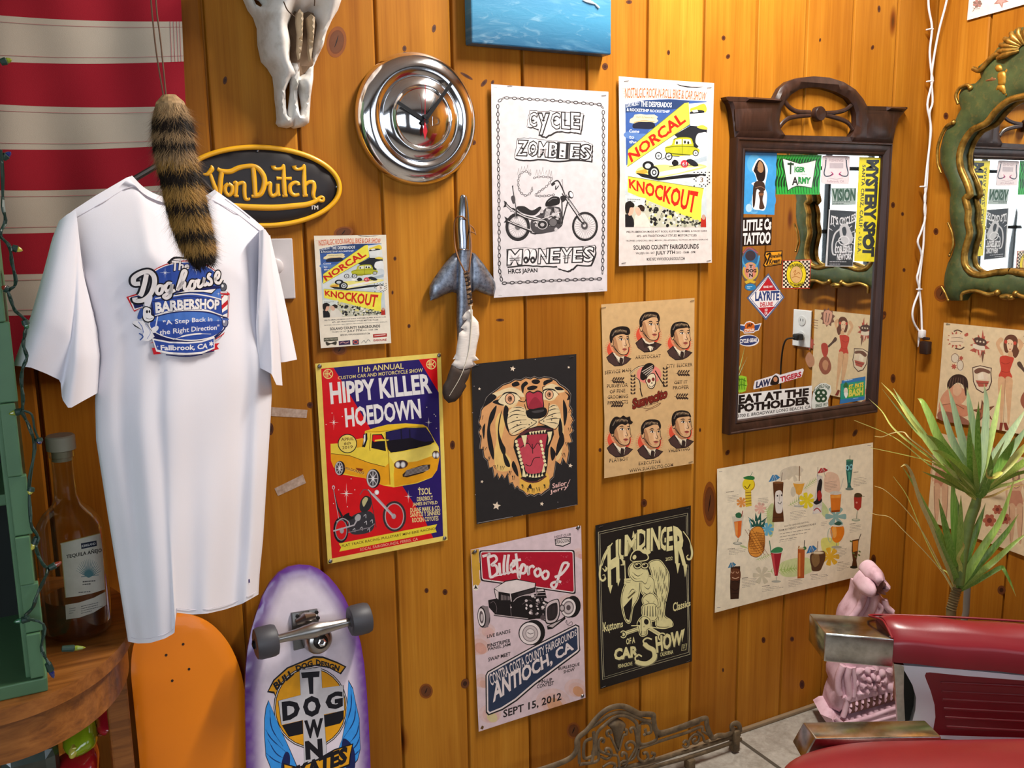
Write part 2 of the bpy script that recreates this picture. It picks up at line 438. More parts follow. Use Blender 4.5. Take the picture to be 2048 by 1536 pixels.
# floor
N = NT('worn_concrete'); v = N.coord('Object')
n1 = N.noise(v,3.5,6,.6); n2 = N.noise(v,60,4,.7); n3 = N.noise(v,14,5,.65,1.5)
c = N.ramp(n1,[(.3,'7c756a'),(.5,'968f84'),(.7,'aea89e')])
c = N.mix(.5,c,N.ramp(n3,[(.35,'746b5f'),(.6,'b0aaa0')])); c = N.mix(.25,c,N.ramp(n2,[(.3,'6e665a'),(.7,'d6d1c8')]))
N.set(Base_Color=c,Roughness=.62); N.bump(n2,.25,.002); CONC = N.m
bm = bmesh.new(); box(bm,((XL+XR)/2,YF/2,-.05),(XR-XL+.3,-YF+.3,.1)); fl = struct(obj('floor',bm,CONC))
bm = bmesh.new()
def strip(bm,p,q,w,z=.0008):
    d = (q-p).normalized(); n = Vector((-d.y,d.x,0))*w/2
    bm.faces.new([bm.verts.new(Vector((x.x,x.y,z))) for x in (p+n,p-n,q-n,q+n)])
_c = onz(1478,1479,0); strip(bm,_c,onz(1250,1556,0),.011); strip(bm,_c,onz(1600,1566,0),.011)
o = obj('floor_joint',bm,mat('joint_dirt','4e463b',.9)); o.parent = fl; o['kind'] = 'structure'
# dusty line where the boards meet the slab
bm = bmesh.new(); box(bm,((XL+XR)/2,-.006,.006),(XR-XL,.012,.012),bev=.003); struct(obj('trim_1',bm,mat('dusty_edge','8a7458',.9)))
# ceiling, other walls, windows
PLA = mat('warm_white_paint','b4aea4',.8,scale=4)
bm = bmesh.new(); box(bm,((XL+XR)/2,YF/2,ZC+.05),(XR-XL+.3,-YF+.3,.1)); struct(obj('ceiling',bm,PLA))
bm = bmesh.new(); box(bm,(XL-.05,YF/2,ZC/2),(.1,-YF,ZC)); struct(obj('wall_left',bm,mat('brown_side_wall','54432f',.75,scale=4)))
WN = [(-3.55,-.35),(.3,2.0)]; Z0,Z1 = .85,2.3
bm = bmesh.new()
for a,b in ((XL,WN[0][0]),(WN[0][1],WN[1][0]),(WN[1][1],XR)): box(bm,((a+b)/2,YF-.06,ZC/2),(b-a,.12,ZC))
for a,b in WN:
    box(bm,((a+b)/2,YF-.06,Z0/2),(b-a,.12,Z0)); box(bm,((a+b)/2,YF-.06,(Z1+ZC)/2),(b-a,.12,ZC-Z1))
struct(obj('wall_front',bm,mat('grey_front_wall','46464a',.75,scale=4)))
BLK = mat('black_window_paint','0b0b0c',.4)
def glassmat():
    if 'win' in _M: return _M['win']
    N = NT('window_glass'); t = N.n('BsdfTransparent'); g = N.n('BsdfGlossy',{'Roughness': .02})
    mx = N.n('MixShader',{0: .06,1: t.outputs[0],2: g.outputs[0]}); N.t.links.new(mx.outputs[0],N.o.inputs[0]); _M['win'] = N.m; return N.m
for i,(a,b) in enumerate(WN):
    bm = bmesh.new(); nx = 7 if i == 0 else 4
    for k in range(nx+1): box(bm,(a+.02+(b-a-.04)*k/nx,YF-.05,(Z0+Z1)/2),(.03,.04,Z1-Z0))
    for k in range(4): box(bm,((a+b)/2,YF-.05,Z0+.02+(Z1-Z0-.04)*k/3),(b-a,.04,.03))
    w = struct(obj('window_%d' % (i+1),bm,BLK))
    bm = bmesh.new(); box(bm,((a+b)/2,YF-.05,(Z0+Z1)/2),(b-a-.01,.004,Z1-Z0-.01)); o = obj('pane',bm,glassmat()); o.parent = w; o['kind'] = 'structure'
# ceiling lamp above the mirror corner
LX,LY = 1.42,-.66
t = thing('ceiling_light','long white ceiling light fixed overhead near the panelled corner','light',(LX,LY,ZC))
bm = bmesh.new(); box(bm,(LX,LY,ZC-.03),(.16,.85,.06),bev=.01); obj('housing',bm,mat('lamp_white','e8e8e6',.4),t)
E_ = NT('lamp_diffuser'); E_.set(Base_Color=(1,1,1,1),Emission_Color=(1,.93,.82,1),Emission_Strength=3.0)
bm = bmesh.new(); box(bm,(LX,LY,ZC-.068),(.13,.8,.016),bev=.004); obj('diffuser',bm,E_.m,t)
o = area('ceiling_light_lamp',(LX,LY,ZC-.085),(LX-.12,LY,0),0.75,.12,46,(1,.945,.86)); 
# ================================================================ posters
INK = ink_mat('printed_paper',.55,.05,.3)
INKG = ink_mat('glossy_print',.3,.04,.45)
STEEL = mat('staple_steel','8f8f92',.3,1)
def curl(a,b,c=0):   # gentle lift of an edge: a at 0, b at 1, c in the middle
    return lambda t: a*(1-t)**3 + b*t**3 + c*4*t*(1-t)
FLAT = lambda t: 0
def poster(name,label,cat,pl,org,sc,corners,base,draw,m=None,warp=None,group=None,lift=.0012,pins=(),pin='staple',strips=8,copy=None,cut=None):
    P = [pl.hit(org[0]+c[0]*sc,org[1]+c[1]*sc) for c in corners]
    O = sum(P,Vector())/len(P); q = pl.at(O); A = Art(q,org,sc)
    if copy is None: A.poly(corners,base); draw(A)
    else: copy(A,corners)
    me = A.mesh(name,warp=warp,strips=strips,cut=cut); me.materials.append(m or INK)
    o = bpy.data.objects.new(name,me); link(o); M = q.M.copy(); M.translation = O + q.N*lift; o.matrix_world = M
    tag(o,label,cat,group)
    for u,v in pins:
        b = bmesh.new(); c = q.loc(org[0]+u*sc,org[1]+v*sc); w = 0
        if warp:
            L = [q.loc(org[0]+k[0]*sc,org[1]+k[1]*sc) for k in corners]; xs = [k.x for k in L]; ys = [k.y for k in L]
            w = warp[0]((c.x-min(xs))/(max(xs)-min(xs))) + warp[1]((c.y-min(ys))/(max(ys)-min(ys)))
        if pin == 'staple': tube(b,[Vector((c.x-.006,c.y-.0008,w)),Vector((c.x-.006,c.y-.0006,w+.0011)),Vector((c.x+.006,c.y+.0008,w+.0011)),Vector((c.x+.006,c.y+.001,w))],.0005,6)
        else: lathe(b,[(.0045,w),(.0045,w+.0008),(.0036,w+.002),(.0018,w+.0028),(.0001,w+.003)],(c.x,c.y,0),(0,0,1),14)
        so = bpy.data.objects.new(pin,bpy.data.meshes.new(pin)); b.to_mesh(so.data); b.free(); so.data.materials.append(STEEL); link(so,o)
    return o,A
def chain(A,pts,ll,w,lw,col='3a3638',closed=False):
    S = [Vector(p) for p in pts]; seg = []; tot = 0
    for a,b in zip(S,S[1:]): seg.append((a,b,(b-a).length)); tot += seg[-1][2]
    n = max(1,round(tot/ll)); st = tot/n
    for i in range(n):
        d = (i+.5)*st
        for a,b,l in seg:
            if d <= l: break
            d -= l
        p = a.lerp(b,min(1,d/l)); t = b-a; an = math.degrees(atan2(t.y,t.x))
        if i % 2 == 0: A.ring(p.x,p.y,st*.68,w*.5,lw,col,an,14)
        else: A.ell(p.x,p.y,st*.62,w*.26,col,an,12); A.ell(p.x,p.y,st*.4,w*.08,'ddd5d6',an,8)
def wheel(A,x,y,rx,ry,tire,rim,hub,spokes=16,sc='555',rot=0,tw=.26,bg='e8e0e2'):
    A.ell(x,y,rx,ry,tire,rot); A.ell(x,y,rx*(1-tw*.75),ry*(1-tw*.75),rim,rot); A.ell(x,y,rx*(1-tw),ry*(1-tw),bg,rot)
    for i in range(spokes):
        t = 2*pi*i/spokes; k = 1-tw
        A.line([(x,y),(x+rx*k*cos(t),y+ry*k*sin(t))],max(1.2,rx*.025),sc)
    A.ell(x,y,rx*.22,ry*.22,hub,rot)
# ---------------- motorcycle poster with a chain border
def d_cycle(A):
    K = '2b292b'; G = '6b6769'; Lg = 'd9d2d4'
    chain(A,[(108,200),(112,500),(118,900),(120,1300),(135,1375)],26,22,5.5)
    chain(A,[(112,180),(150,155),(470,172),(790,200),(812,225)],26,22,5.5)
    chain(A,[(812,240),(816,600),(815,1000),(808,1330)],26,22,5.5)
    chain(A,[(140,1390),(480,1372),(800,1360)],26,22,5.5)
    def plateb(P):
        A.poly([(x+5,y+8) for x,y in P],K); A.poly(P,K); cx = sum(p[0] for p in P)/len(P); cy = sum(p[1] for p in P)/len(P)
        A.poly([(cx+(x-cx)*.985,cy+(y-cy)*.955) for x,y in P],'eee6e8')
    R = random.Random(3)
    def jag(P,a=5):
        out = []
        for i,p in enumerate(P):
            q = P[(i+1) % len(P)]
            for j in range(4): t = j/4; out.append((p[0]+(q[0]-p[0])*t+R.uniform(-a,a),p[1]+(q[1]-p[1])*t+R.uniform(-a,a)))
        return out
    plateb(jag([(325,237),(410,245),(480,240),(560,252),(620,250),(682,262),(674,330),(662,392),(600,384),(520,378),(472,392),(432,420),(388,402),(382,365),(340,352),(303,348),(312,290)],3))
    A.text('C',(322,252),(372,256),(368,345),(322,342),'f3ecee',.01,out=K,outw=.055,sh=(7,6,K)); A.text('y',(386,262),(450,262),(446,400),(390,398),'f3ecee',.01,out=K,outw=.055,sh=(7,6,K))
    for t,x in (('C',468),('L',540),('E',600)): A.text(t,(x,254),(x+58,258),(x+54,362),(x,356),'f3ecee',.01,out=K,outw=.055,sh=(7,6,K))
    for x in (345,415,490,560,628): A.ell(x,306,9,7,K); A.line([(x-16,300),(x+16,304)],3,K)
    plateb(jag([(242,424),(330,422),(450,440),(560,445),(690,442),(742,466),(740,520),(736,577),(640,570),(480,576),(400,562),(300,572),(220,560),(230,500)],3))
    for i,t in enumerate('ZOMBIES'):
        x = 248+i*70; y = 440+i*4.5; w = 62 if t != 'I' else 40
        A.text(t,(x,y),(x+w,y+3),(x+w-6,y+98),(x-6,y+96),'f3ecee',.012,out=K,outw=.06,sh=(7,6,K))
        A.ell(x+w*.45,y+52,8,7,K); A.line([(x+4,y+48),(x+w-8,y+52)],3,K); A.ell(x+w*.3,y+84,11,5,K,10)
    for P in ([(332,668),(300,645),(258,668),(248,730),(262,780),(300,806),(336,782),(342,748)],[(350,690),(400,680),(470,688),(458,722),(430,752),(392,778),(368,806),(430,808),(492,800)]):
        chain(A,spl(P,4),15,16,3.4,'555153')
    for x,y,h in [(250,668,45),(270,650,40),(290,640,30),(310,645,45),(328,660,30),(372,672,40),(392,668,36),(412,665,50),(436,668,30),(456,672,40),(470,690,50)]:
        A.crv([(x-8,y),(x-3,y-h*.5),(x+2,y-h),(x+3,y-h*.5),(x+8,y)],[2,2],'8e898b',3)
    wheel(A,245,1015,84,95,K,'b9b3b5',G,22,'8b8789',0,.32); wheel(A,694,1012,86,98,K,'c5bfc1',G,26,'7b7779',0,.22)
    A.line([(545,830),(590,810),(540,990),(360,1062),(330,1052)],9,K)
    A.crv([(540,830),(542,920),(535,1010),(440,1050),(350,1060)],8,K)
    A.blob([(345,960),(400,925),(440,885),(500,880),(535,900),(535,1000),(500,1040),(420,1055),(350,1050),(330,1000)],'4b474a')
    R = random.Random(11)
    for i in range(46):
        x = R.uniform(352,525); y = R.uniform(895,1035); r = R.uniform(5,15); A.ell(x,y,r,r*R.uniform(.5,1.2),R.choice(['c9c3c5','2b292b','efe8ea','8b8789','2b292b']),R.uniform(0,90),10)
    for k in range(6): A.line([(440+k*5,890+k*2),(425+k*5,950+k*2)],2.5,'e5dee0'); A.line([(490+k*5,885+k*2),(500+k*5,945+k*2)],2.5,'e5dee0')
    A.ell(410,1000,38,34,K); A.ring(410,1000,36,32,5,'cfc9cb'); A.ell(410,1000,14,12,'b9b3b5'); A.ell(482,985,30,30,G); A.ring(482,985,30,30,5,K)
    A.line([(350,985),(530,915)],5,'d9d2d4')
    A.blob([(240,880),(290,878),(340,905),(390,880),(402,892),(360,935),(300,930),(250,905)],K)
    A.crv([(195,905),(215,900),(260,930),(350,960),(400,965)],20,K); A.crv([(195,903),(260,925),(400,962)],7,'e5dee0')
    A.crv([(158,855),(200,895),(300,950),(400,975)],15,K); A.crv([(158,858),(200,897),(300,950),(400,972)],6,'dcd5d7')
    A.crv([(165,970),(230,1000),(340,1045)],16,K); A.crv([(165,970),(230,998),(340,1040)],5,'dcd5d7')
    A.poly([(150,840),(170,850),(166,880),(146,885),(158,862)],K); A.poly([(155,945),(180,960),(175,985),(150,985),(164,968)],K)
    A.line([(210,740),(234,885),(240,960)],[9,8,6],K); A.line([(213,745),(236,885)],3,'e5dee0'); A.blob([(200,815),(222,808),(228,850),(212,858)],'4b474a')
    A.line([(232,885),(228,960)],5,G)
    A.blob([(430,872),(440,840),(480,812),(522,818),(528,850),(510,868),(450,880)],'1f1d1f'); A.crv([(450,845),(480,825),(508,826)],4,'8b8789')
    A.line([(545,790),(690,1005)],13,K); A.line([(548,790),(692,1003)],5,'e8e1e3'); A.line([(568,800),(700,990)],6,'6b6769')
    A.blob([(530,815),(560,805),(572,825),(545,850)],K); A.crv([(470,730),(500,708),(520,712),(545,760),(560,800)],8,K); A.crv([(500,740),(500,765),(520,740)],6,K); A.line([(472,738),(494,722)],14,K)
    A.ell(600,800,17,26,K,-20); A.ell(603,800,11,19,'efe8ea',-20); A.crv([(535,715),(545,700),(552,780),(590,850),(560,890)],2,G)
    A.ell(690,1005,22,26,'4b474a'); A.ell(690,1005,10,12,'cfc9cb'); A.crv([(690,1000),(650,960),(640,940)],7,K)
    plateb(jag([(168,1165),(300,1152),(420,1165),(480,1148),(600,1150),(762,1132),(765,1190),(735,1272),(640,1270),(612,1295),(575,1312),(515,1295),(505,1278),(400,1275),(290,1272),(172,1280)],3))
    for t,x,w in (('M',182,92),('N',388,66),('E',466,62),('Y',540,70),('E',618,60),('S',690,62)):
        y = 1172-(x-180)*.04; A.text(t,(x,y),(x+w,y-3),(x+w-6,y+92),(x-6,y+94),'f3ecee',.012,out=K,outw=.06); A.line([(x+6,y+52),(x+w-10,y+50)],4,K); A.line([(x+8,y+66),(x+w-14,y+64)],4,K)
    for x in (305,351): A.ell(x,1210,25,50,K,8); A.ell(x-3,1205,19,40,'f3ecee',8); A.ell(x-6,1232,15,20,K,8); A.ell(x-6,1238,6,8,'f3ecee',8)
    A.text('HRCS JAPAN',(178,1296),(377,1290),(377,1326),(180,1338),'1f1d1f',.03)
    for x,y in ((90,85),(805,142),(125,1472),(798,1432)): A.line([(x-12,y-1),(x+12,y+1)],3,'aaa')
poster('chain_bordered_motorcycle_poster','tall white poster with a chain border and a black chopper drawing','poster',BACK(),(960,150),.29933,[(62,65),(845,115),(838,1443),(82,1487)],'dfd8db',d_cycle,
       warp=(curl(.004,.003),curl(.003,.004,.001)),pins=[(190,75),(815,140)])
# ---------------- bike and car show poster (large and small copy)
def d_norcal(A):
    Y = 'f7e94c'; Rd = 'cf2416'; Bk = '16181c'
    A.poly([(140,265),(760,240),(757,1205),(138,1205)],'ccd6da')
    A.poly([(142,265),(300,233),(480,226),(762,245),(640,430),(300,600),(150,735)],'3b5fa6'); A.poly([(142,268),(300,236),(480,229),(640,240),(560,300),(145,330)],'27406f')
    for q in [(150,460,60),(240,480,70),(330,440,50)]: A.ell(q[0]+40,q[1]+40,q[2],30,'5a80c0')
    A.poly([(530,108),(580,122),(650,132),(745,133),(690,141),(620,138),(560,126)],'10131c')
    A.text('NOSTALGIC ROCK-N-ROLL BIKE & CAR SHOW',(138,140),(760,176),(752,240),(140,222),'d9622c',.012,bend=12,sh=(-8,4,'f0c8b8'))
    for i in range(4): A.line([(105+i*8,145+i*20),(150,150+i*18)],2,'e0937a')
    A.text('LIVE MUSIC!',(150,262),(252,245),(250,272),(150,290),'e8eef6',.01); A.text('THE DESPERADOS',(262,241),(502,252),(500,290),(262,284),'f8fafc',.02)
    A.text('& ROCKETSHIP ROCKETSHIP',(154,294),(486,312),(482,332),(154,318),'eef2f8',.015)
    A.poly([(180,380),(205,365),(215,345),(260,340),(300,346),(370,345),(395,362),(385,375),(398,392),(380,408),(200,412),(175,405)],'efe3b4'); A.text('PLAYS DJ TANKA ROY',(230,358),(368,364),(368,378),(230,374),'2a2a2e',.01)
    A.blob([(202,420),(240,402),(300,400),(360,405),(372,440),(330,456),(250,452),(205,448)],'1b2238'); A.crv([(210,405),(280,392),(370,398)],5,'c98a52')
    for t,y in (('Come',458),('to',505),('the',540)): A.text(t,(174,y),(174+len(t)*20,y+4),(170+len(t)*20,y+26),(172,y+24),'f4f7fb',.015)
    # right side: night, burst, smoke
    A.poly([(520,500),(640,430),(764,420),(762,640),(640,600)],'20242c')
    A.poly([(628,262),(762,250),(764,440),(640,430)],'dfe4e4'); A.blob([(640,300),(680,285),(740,262),(762,300),(750,330),(700,325),(650,330)],'f2d53a'); A.blob([(640,325),(700,310),(745,320),(720,350),(650,350)],'20242c'); A.poly([(650,315),(690,305),(700,325),(665,330)],'f4efe0')
    A.poly([(640,340),(762,330),(764,420),(650,400)],'e8ecec'); A.blob([(690,440),(730,425),(764,445),(762,460),(720,455)],'e8d24a')
    A.blob([(690,500),(720,485),(764,490),(764,610),(720,600),(680,560)],'f2f4f4'); A.blob([(700,590),(764,600),(762,690),(690,660)],'d6dee2')
    A.poly([(150,745),(300,640),(470,590),(700,640),(762,690),(760,900),(640,860),(150,815)],'dde4e6'); A.poly([(640,700),(762,660),(762,700),(600,740)],'b4c2cc')
    A.poly([(158,745),(165,612),(595,258),(628,252),(636,420)],Y); A.line([(158,745),(636,420)],4,'7a7420'); A.line([(165,612),(595,258)],4,'7a7420')
    A.text('NORCAL',(160,642),(562,322),(612,398),(190,715),Rd,.035)
    # green sedan
    A.blob([(452,595),(500,575),(515,535),(560,520),(640,523),(662,560),(668,592),(706,610),(700,640),(640,655),(500,662),(456,632)],'bfc02c'); A.poly([(522,575),(530,538),(575,532),(575,572)],'e4e8d8'); A.poly([(585,572),(585,532),(640,535),(650,568)],'e4e8d8')
    A.crv([(452,598),(540,588),(668,592)],4,'4c5010'); A.crv([(515,535),(560,518),(642,522),(664,562)],5,'3a3e10'); A.line([(580,530),(580,655)],3,'5a5e14'); A.line([(456,640),(640,655)],7,'4c5010')
    for x,y in ((540,560),(600,555),(625,560)): A.ell(x,y,8,12,'2a2c1c')
    for x,y,r in ((478,665,28),(400,660,27),(680,640,22)): A.ell(x,y,r,r*1.1,Bk); A.ell(x,y,r*.72,r*.8,'e4e8e8'); A.ell(x,y,r*.3,r*.34,'7a8286')
    A.line([(420,690),(480,660),(560,665)],4,Bk)
    # dragster
    A.blob([(222,790),(250,752),(330,738),(440,728),(540,735),(640,715),(740,730),(752,752),(620,785),(480,815),(390,832),(270,815)],'f3ea86'); A.poly([(225,780),(300,760),(320,790),(250,808)],'e2a83c'); A.poly([(222,790),(300,800),(400,830),(620,800),(755,800),(755,815),(400,850),(270,822)],Bk)
    A.poly([(380,790),(560,755),(740,742),(560,790),(390,822)],'f6f4ec'); A.ell(320,735,44,34,Bk); A.ell(318,738,24,20,'c9d0d2'); A.ell(362,788,44,50,Bk); A.ell(366,788,27,32,'d4dadc'); A.ell(366,788,18,22,'3a3e44'); A.ell(366,788,9,11,'e8eaea')
    A.blob([(500,715),(520,690),(545,700),(550,725),(520,740)],Bk); A.ell(470,712,26,14,'fbfbf6',-10); A.ell(597,722,29,30,'e23a48'); A.text('61',(580,708),(614,708),(612,738),(580,738),'fbdfe0',.02)
    A.blob([(610,700),(640,685),(680,705),(700,735),(660,740)],'20242c'); A.line([(480,745),(560,730),(700,735)],5,Bk)
    A.poly([(162,818),(738,910),(722,1000),(715,1168),(160,938)],Y); A.line([(162,818),(738,910)],4,'7a7420')
    A.text('KNOCKOUT',(168,836),(700,934),(668,1108),(172,908),Rd,.035)
    R = random.Random(5)
    for i in range(9):
        for j in range(9):
            x = 668+i*14; y = 788+j*13
            if (i+j) % 2 == 0 and (i in (0,1,7,8) or j in (0,1,7,8)) and R.random() < .8: A.ell(x,y,6,6,Bk,20,5)
    A.ell(722,846,38,34,'f3ece4'); A.text('3',(712,826),(736,826),(734,864),(712,864),'6b4a30',.01)
    # crowd
    A.poly([(138,955),(300,1000),(715,1168),(752,1180),(752,1207),(138,1207)],'c9c8b4')
    for i in range(150):
        x = R.uniform(290,748); y = R.uniform(1000+(x-300)*.40,1200); r = R.uniform(4,13)
        A.ell(x,min(y,1196),r,r*R.uniform(.6,1.6),R.choice(['15161a','15161a','15161a','f0eee4','e6de8a','3c4038','9fa08a']),R.uniform(-40,40),8)
    A.poly([(140,960),(300,985),(280,1060),(140,1020)],'dfe6e2'); A.greek(155,990,130,2,14,'44464a',6,4)
    A.poly([(138,1207),(138,1110),(180,1100),(205,1150),(210,1207)],'16171b'); A.blob([(150,1050),(180,1035),(205,1060),(203,1090),(190,1112),(165,1115)],'e6b49a'); A.blob([(138,1060),(145,1020),(180,1008),(210,1030),(205,1055),(178,1058),(165,1100),(145,1100)],'17130f')
    A.poly([(205,1207),(215,1120),(250,1090),(290,1100),(325,1160),(330,1207)],'e4ded2'); A.blob([(215,1070),(240,1055),(262,1075),(258,1110),(235,1118)],'e0b49c'); A.blob([(235,1045),(265,1035),(290,1055),(285,1085),(262,1082),(250,1060)],'2e2018')
    A.poly([(712,1207),(715,1140),(740,1115),(752,1130),(752,1207)],'b82a1c'); A.ell(735,1130,14,20,'caa08a')
    D = '241e22'
    A.text('PRE-70 AMERICAN MADE HOT RODS, KUSTOMS, BOMBS, & RACE CARS',(148,1236),(757,1228),(757,1244),(148,1255),D,.02)
    A.text("40'S - 60'S TRADITIONALLY STYLED MOTORCYCLES",(225,1266),(681,1258),(681,1277),(225,1284),D,.02)
    A.text('TROPHIES | VENDORS | BBQ | MERCH | PIN-STRIPERS | TATTOO ARTISTS | DISPLAYS',(140,1306),(765,1296),(765,1310),(140,1322),D,.015)
    A.text('SOLANO COUNTY FAIRGROUNDS',(198,1345),(696,1334),(694,1372),(200,1382),'1a1418',.03)
    A.text('VALLEJO, CA - SAT',(216,1398),(362,1395),(362,1416),(216,1420),D,.02); A.text('JULY 7TH',(370,1390),(517,1385),(517,1420),(370,1425),'1a1418',.03); A.text('2012 - 10AM - 5PM',(526,1393),(668,1388),(668,1406),(526,1410),D,.02)
    A.text('MORE INFO: WWW.NORCALKNOCKOUT.COM',(300,1440),(588,1435),(588,1458),(300,1465),D,.02)
NORC,NA = poster('car_show_poster','larger yellow-bannered race car show poster, right of the chain bordered poster','poster',BACK(),(1210,140),.26048,[(90,52),(815,105),(800,800),(788,1478),(83,1505),(100,800)],'e2d8d3',d_norcal,
    warp=(curl(.003,.006),curl(.009,.004,.002)),pins=[(150,88),(780,140),(120,1480),(765,1462)])
def c_small(A,corners):
    A.poly(corners,'f4ead8'); L = [A.pl.loc(A.org[0]+c[0]*A.sc,A.org[1]+c[1]*A.sc) for c in corners]
    w = max(p.x for p in L)-min(p.x for p in L); h = max(p.y for p in L)-min(p.y for p in L)
    big = NA.ops[0][0]; bw = max(p[0] for p in big)-min(p[0] for p in big); bh = max(p[1] for p in big)-min(p[1] for p in big)
    for P,F,c,z in NA.ops[1:]: A.ops.append(([(x*w/bw*1.0,y*h/bh*.94+h*.045) for x,y in P],F,c,z))
    A.z = max(o[3] for o in A.ops)
    A.rect((262,1282),(422,1272),(424,1312),(264,1322),'4a4838'); A.text('HOLLYWOOD',(270,1292),(415,1283),(415,1300),(270,1310),'d8d4c0',.01)
    A.blob([(285,1325),(340,1340),(405,1318),(400,1360),(350,1350),(300,1368)],'3a372c')
    A.rect((432,1318),(562,1308),(565,1355),(434,1365),'3e2c50'); A.crv([(445,1342),(480,1328),(510,1340),(550,1325)],7,'d8a0a0')
    A.rect((588,1305),(660,1298),(662,1355),(590,1360),'4a3c58'); A.ring(625,1328,28,22,8,'d86050')
    A.crv([(690,1340),(720,1310),(740,1335),(765,1300),(790,1320)],4,'6a6870')
    A.rect((820,1240),(975,1228),(976,1265),(822,1278),'b02c24'); A.crv([(835,1258),(900,1250),(960,1244)],8,'f0d0c8'); A.text('GASOLINE',(822,1295),(972,1288),(972,1312),(822,1320),'b8342c',.02)
poster('car_show_flyer','smaller yellow-bannered race car flyer hung above the red and purple poster','poster',BACK(),(600,450),.17582,[(150,122),(966,112),(1022,1338),(228,1398)],'f4ead8',None,copy=c_small,warp=(curl(.002,.004),curl(.003,.002)),strips=5)
# ---------------- red and purple show poster
def d_hippy(A):
    Y = 'f6d85c'; Rd = 'e0101a'; Pu = '2a1a6a'; Am = 'f2a81c'; K = '17131c'; Wh = 'f4eeec'; Pa = 'f4e08a'
    A.poly([(105,160),(893,85),(935,1298),(178,1452)],Rd)
    A.poly([(190,152),(770,97),(906,322),(935,1298),(868,1311),(810,1190),(660,960),(425,540)],Pu)
    for cx,cy in ((153,195),(855,130)):
        A.ring(cx,cy,34,34,6,Pa)
        for dx in (-14,-2): A.line([(cx+dx,cy-24),(cx+dx,cy+24)],6,Pa)
        A.line([(cx-26,cy),(cx+4,cy-2)],6,Pa); A.line([(cx+6,cy),(cx+24,cy-20)],6,Pa); A.line([(cx+6,cy),(cx+24,cy+18)],6,Pa)
    A.text('11th ANNUAL',(358,148),(668,122),(668,160),(358,186),Pa,.01,bend=2); A.text('CUSTOM CAR AND MOTORCYCLE SHOW',(220,212),(798,155),(798,182),(220,234),Pa,.008)
    A.text('HIPPY KILLER',(160,255),(848,192),(862,326),(172,402),Wh,.035); A.text('HOEDOWN',(264,428),(778,362),(790,498),(274,562),Wh,.035)
    for x,y,r in ((192,525,40),(838,525,30),(278,1010,52),(700,1030,34)): A.spark(x,y,r*.85,r*1.35,'f8f2ea')
    for x,y in ((825,422),(875,470),(885,482),(180,462),(140,540),(890,565),(730,900),(250,485),(225,985),(190,1078),(335,985),(285,1100),(310,910),(775,970)): A.ell(x,y,3.5,3.5,'f4e8d8',n=8)
    # pickup truck
    A.poly([(170,672),(230,668),(350,640),(400,632),(405,585),(480,560),(560,540),(680,532),(800,540),(830,560),(880,650),(905,690),(912,760),(905,800),(895,850),(860,900),(760,940),(600,968),(530,955),(400,905),(250,880),(190,830),(172,780)],'f7d846')
    A.poly([(172,738),(300,752),(430,800),(540,830),(570,800),(580,950),(530,952),(400,905),(260,872),(190,830),(172,785)],Am); A.line([(172,738),(300,752),(430,800),(540,828)],4,'6a3c10')
    A.poly([(610,800),(760,780),(910,720),(912,765),(895,850),(860,898),(740,940),(605,962),(600,880)],Am); A.poly([(560,740),(700,720),(880,672),(908,700),(900,740),(760,790),(605,810)],'fbe26a')
    A.poly([(405,590),(480,562),(560,543),(680,536),(800,542),(828,556),(700,556),(545,580),(500,600)],'f9c82c'); A.crv([(405,592),(545,584),(700,558),(830,558)],4,'b8861c')
    A.poly([(545,590),(680,562),(820,560),(855,610),(878,660),(760,700),(580,732),(552,690)],K); A.poly([(548,592),(680,565),(818,563),(850,605),(872,650),(800,660),(720,630),(620,645),(556,650)],'231c54')
    for x in (650,708): A.line([(x,572),(x+4,640)],9,'15122c')
    A.blob([(560,660),(640,640),(720,640),(800,655),(860,670),(760,698),(585,728)],'14101c')
    A.poly([(455,608),(520,605),(540,640),(548,722),(448,700)],K); A.poly([(460,612),(516,612),(534,645),(470,660),(455,650)],Rd); A.poly([(470,655),(560,650),(572,645),(520,638),(472,645)],'f7d846')
    A.poly([(395,605),(420,598),(422,640),(405,695),(380,692)],K); A.poly([(398,612),(408,606),(408,650),(394,680)],'f4f0ec')
    A.poly([(345,645),(398,634),(385,690),(350,700)],Am)
    A.line([(445,600),(435,700),(440,720)],4,'7a5410'); A.line([(540,598),(565,740),(575,950)],4,'9a6a14')
    A.ell(285,670,66,66,K); A.ell(285,670,60,60,'f6dc6a')
    for i,tt in enumerate(('APRIL','6th','2019')): w = (88,46,72)[i]; A.text(tt,(285-w/2,632+i*28),(285+w/2,626+i*28),(285+w/2,646+i*28),(285-w/2,653+i*28),'5a3014',.01)
    for x,y,rx,ry in ((228,838,28,46),(456,908,40,62)):
        A.ell(x+6,y,rx+8,ry+4,K); A.ell(x,y,rx,ry,'c8c2c4'); A.ell(x+2,y,rx*.8,ry*.82,'4a4448')
        for i in range(8): t = i*pi/4; A.line([(x+3,y),(x+3+rx*.75*cos(t),y+ry*.78*sin(t))],[7,4],'d8d2d4')
        A.ell(x+3,y,rx*.25,ry*.22,'efe9ea')
    A.ring(650,812,48,30,5,'7a3c14',-8); A.ell(650,812,43,26,'3a3038',-8)
    for x in (628,664): A.ell(x,814,17,22,'a8a4a6'); A.ell(x,814,12,16,'e8e6e6')
    A.ell(886,746,25,28,'5a3c24',-8)
    for x in (876,898): A.ell(x,748,11,20,'b8b4b4'); A.ell(x,748,7,13,'eee')
    A.poly([(660,880),(690,850),(800,815),(850,812),(845,840),(800,870),(690,900),(662,896)],'3c2a1c')
    for i in range(5): A.line([(672+i*3,890-i*9),(838-i*2,848-i*8)],3.4,'b8b0ac')
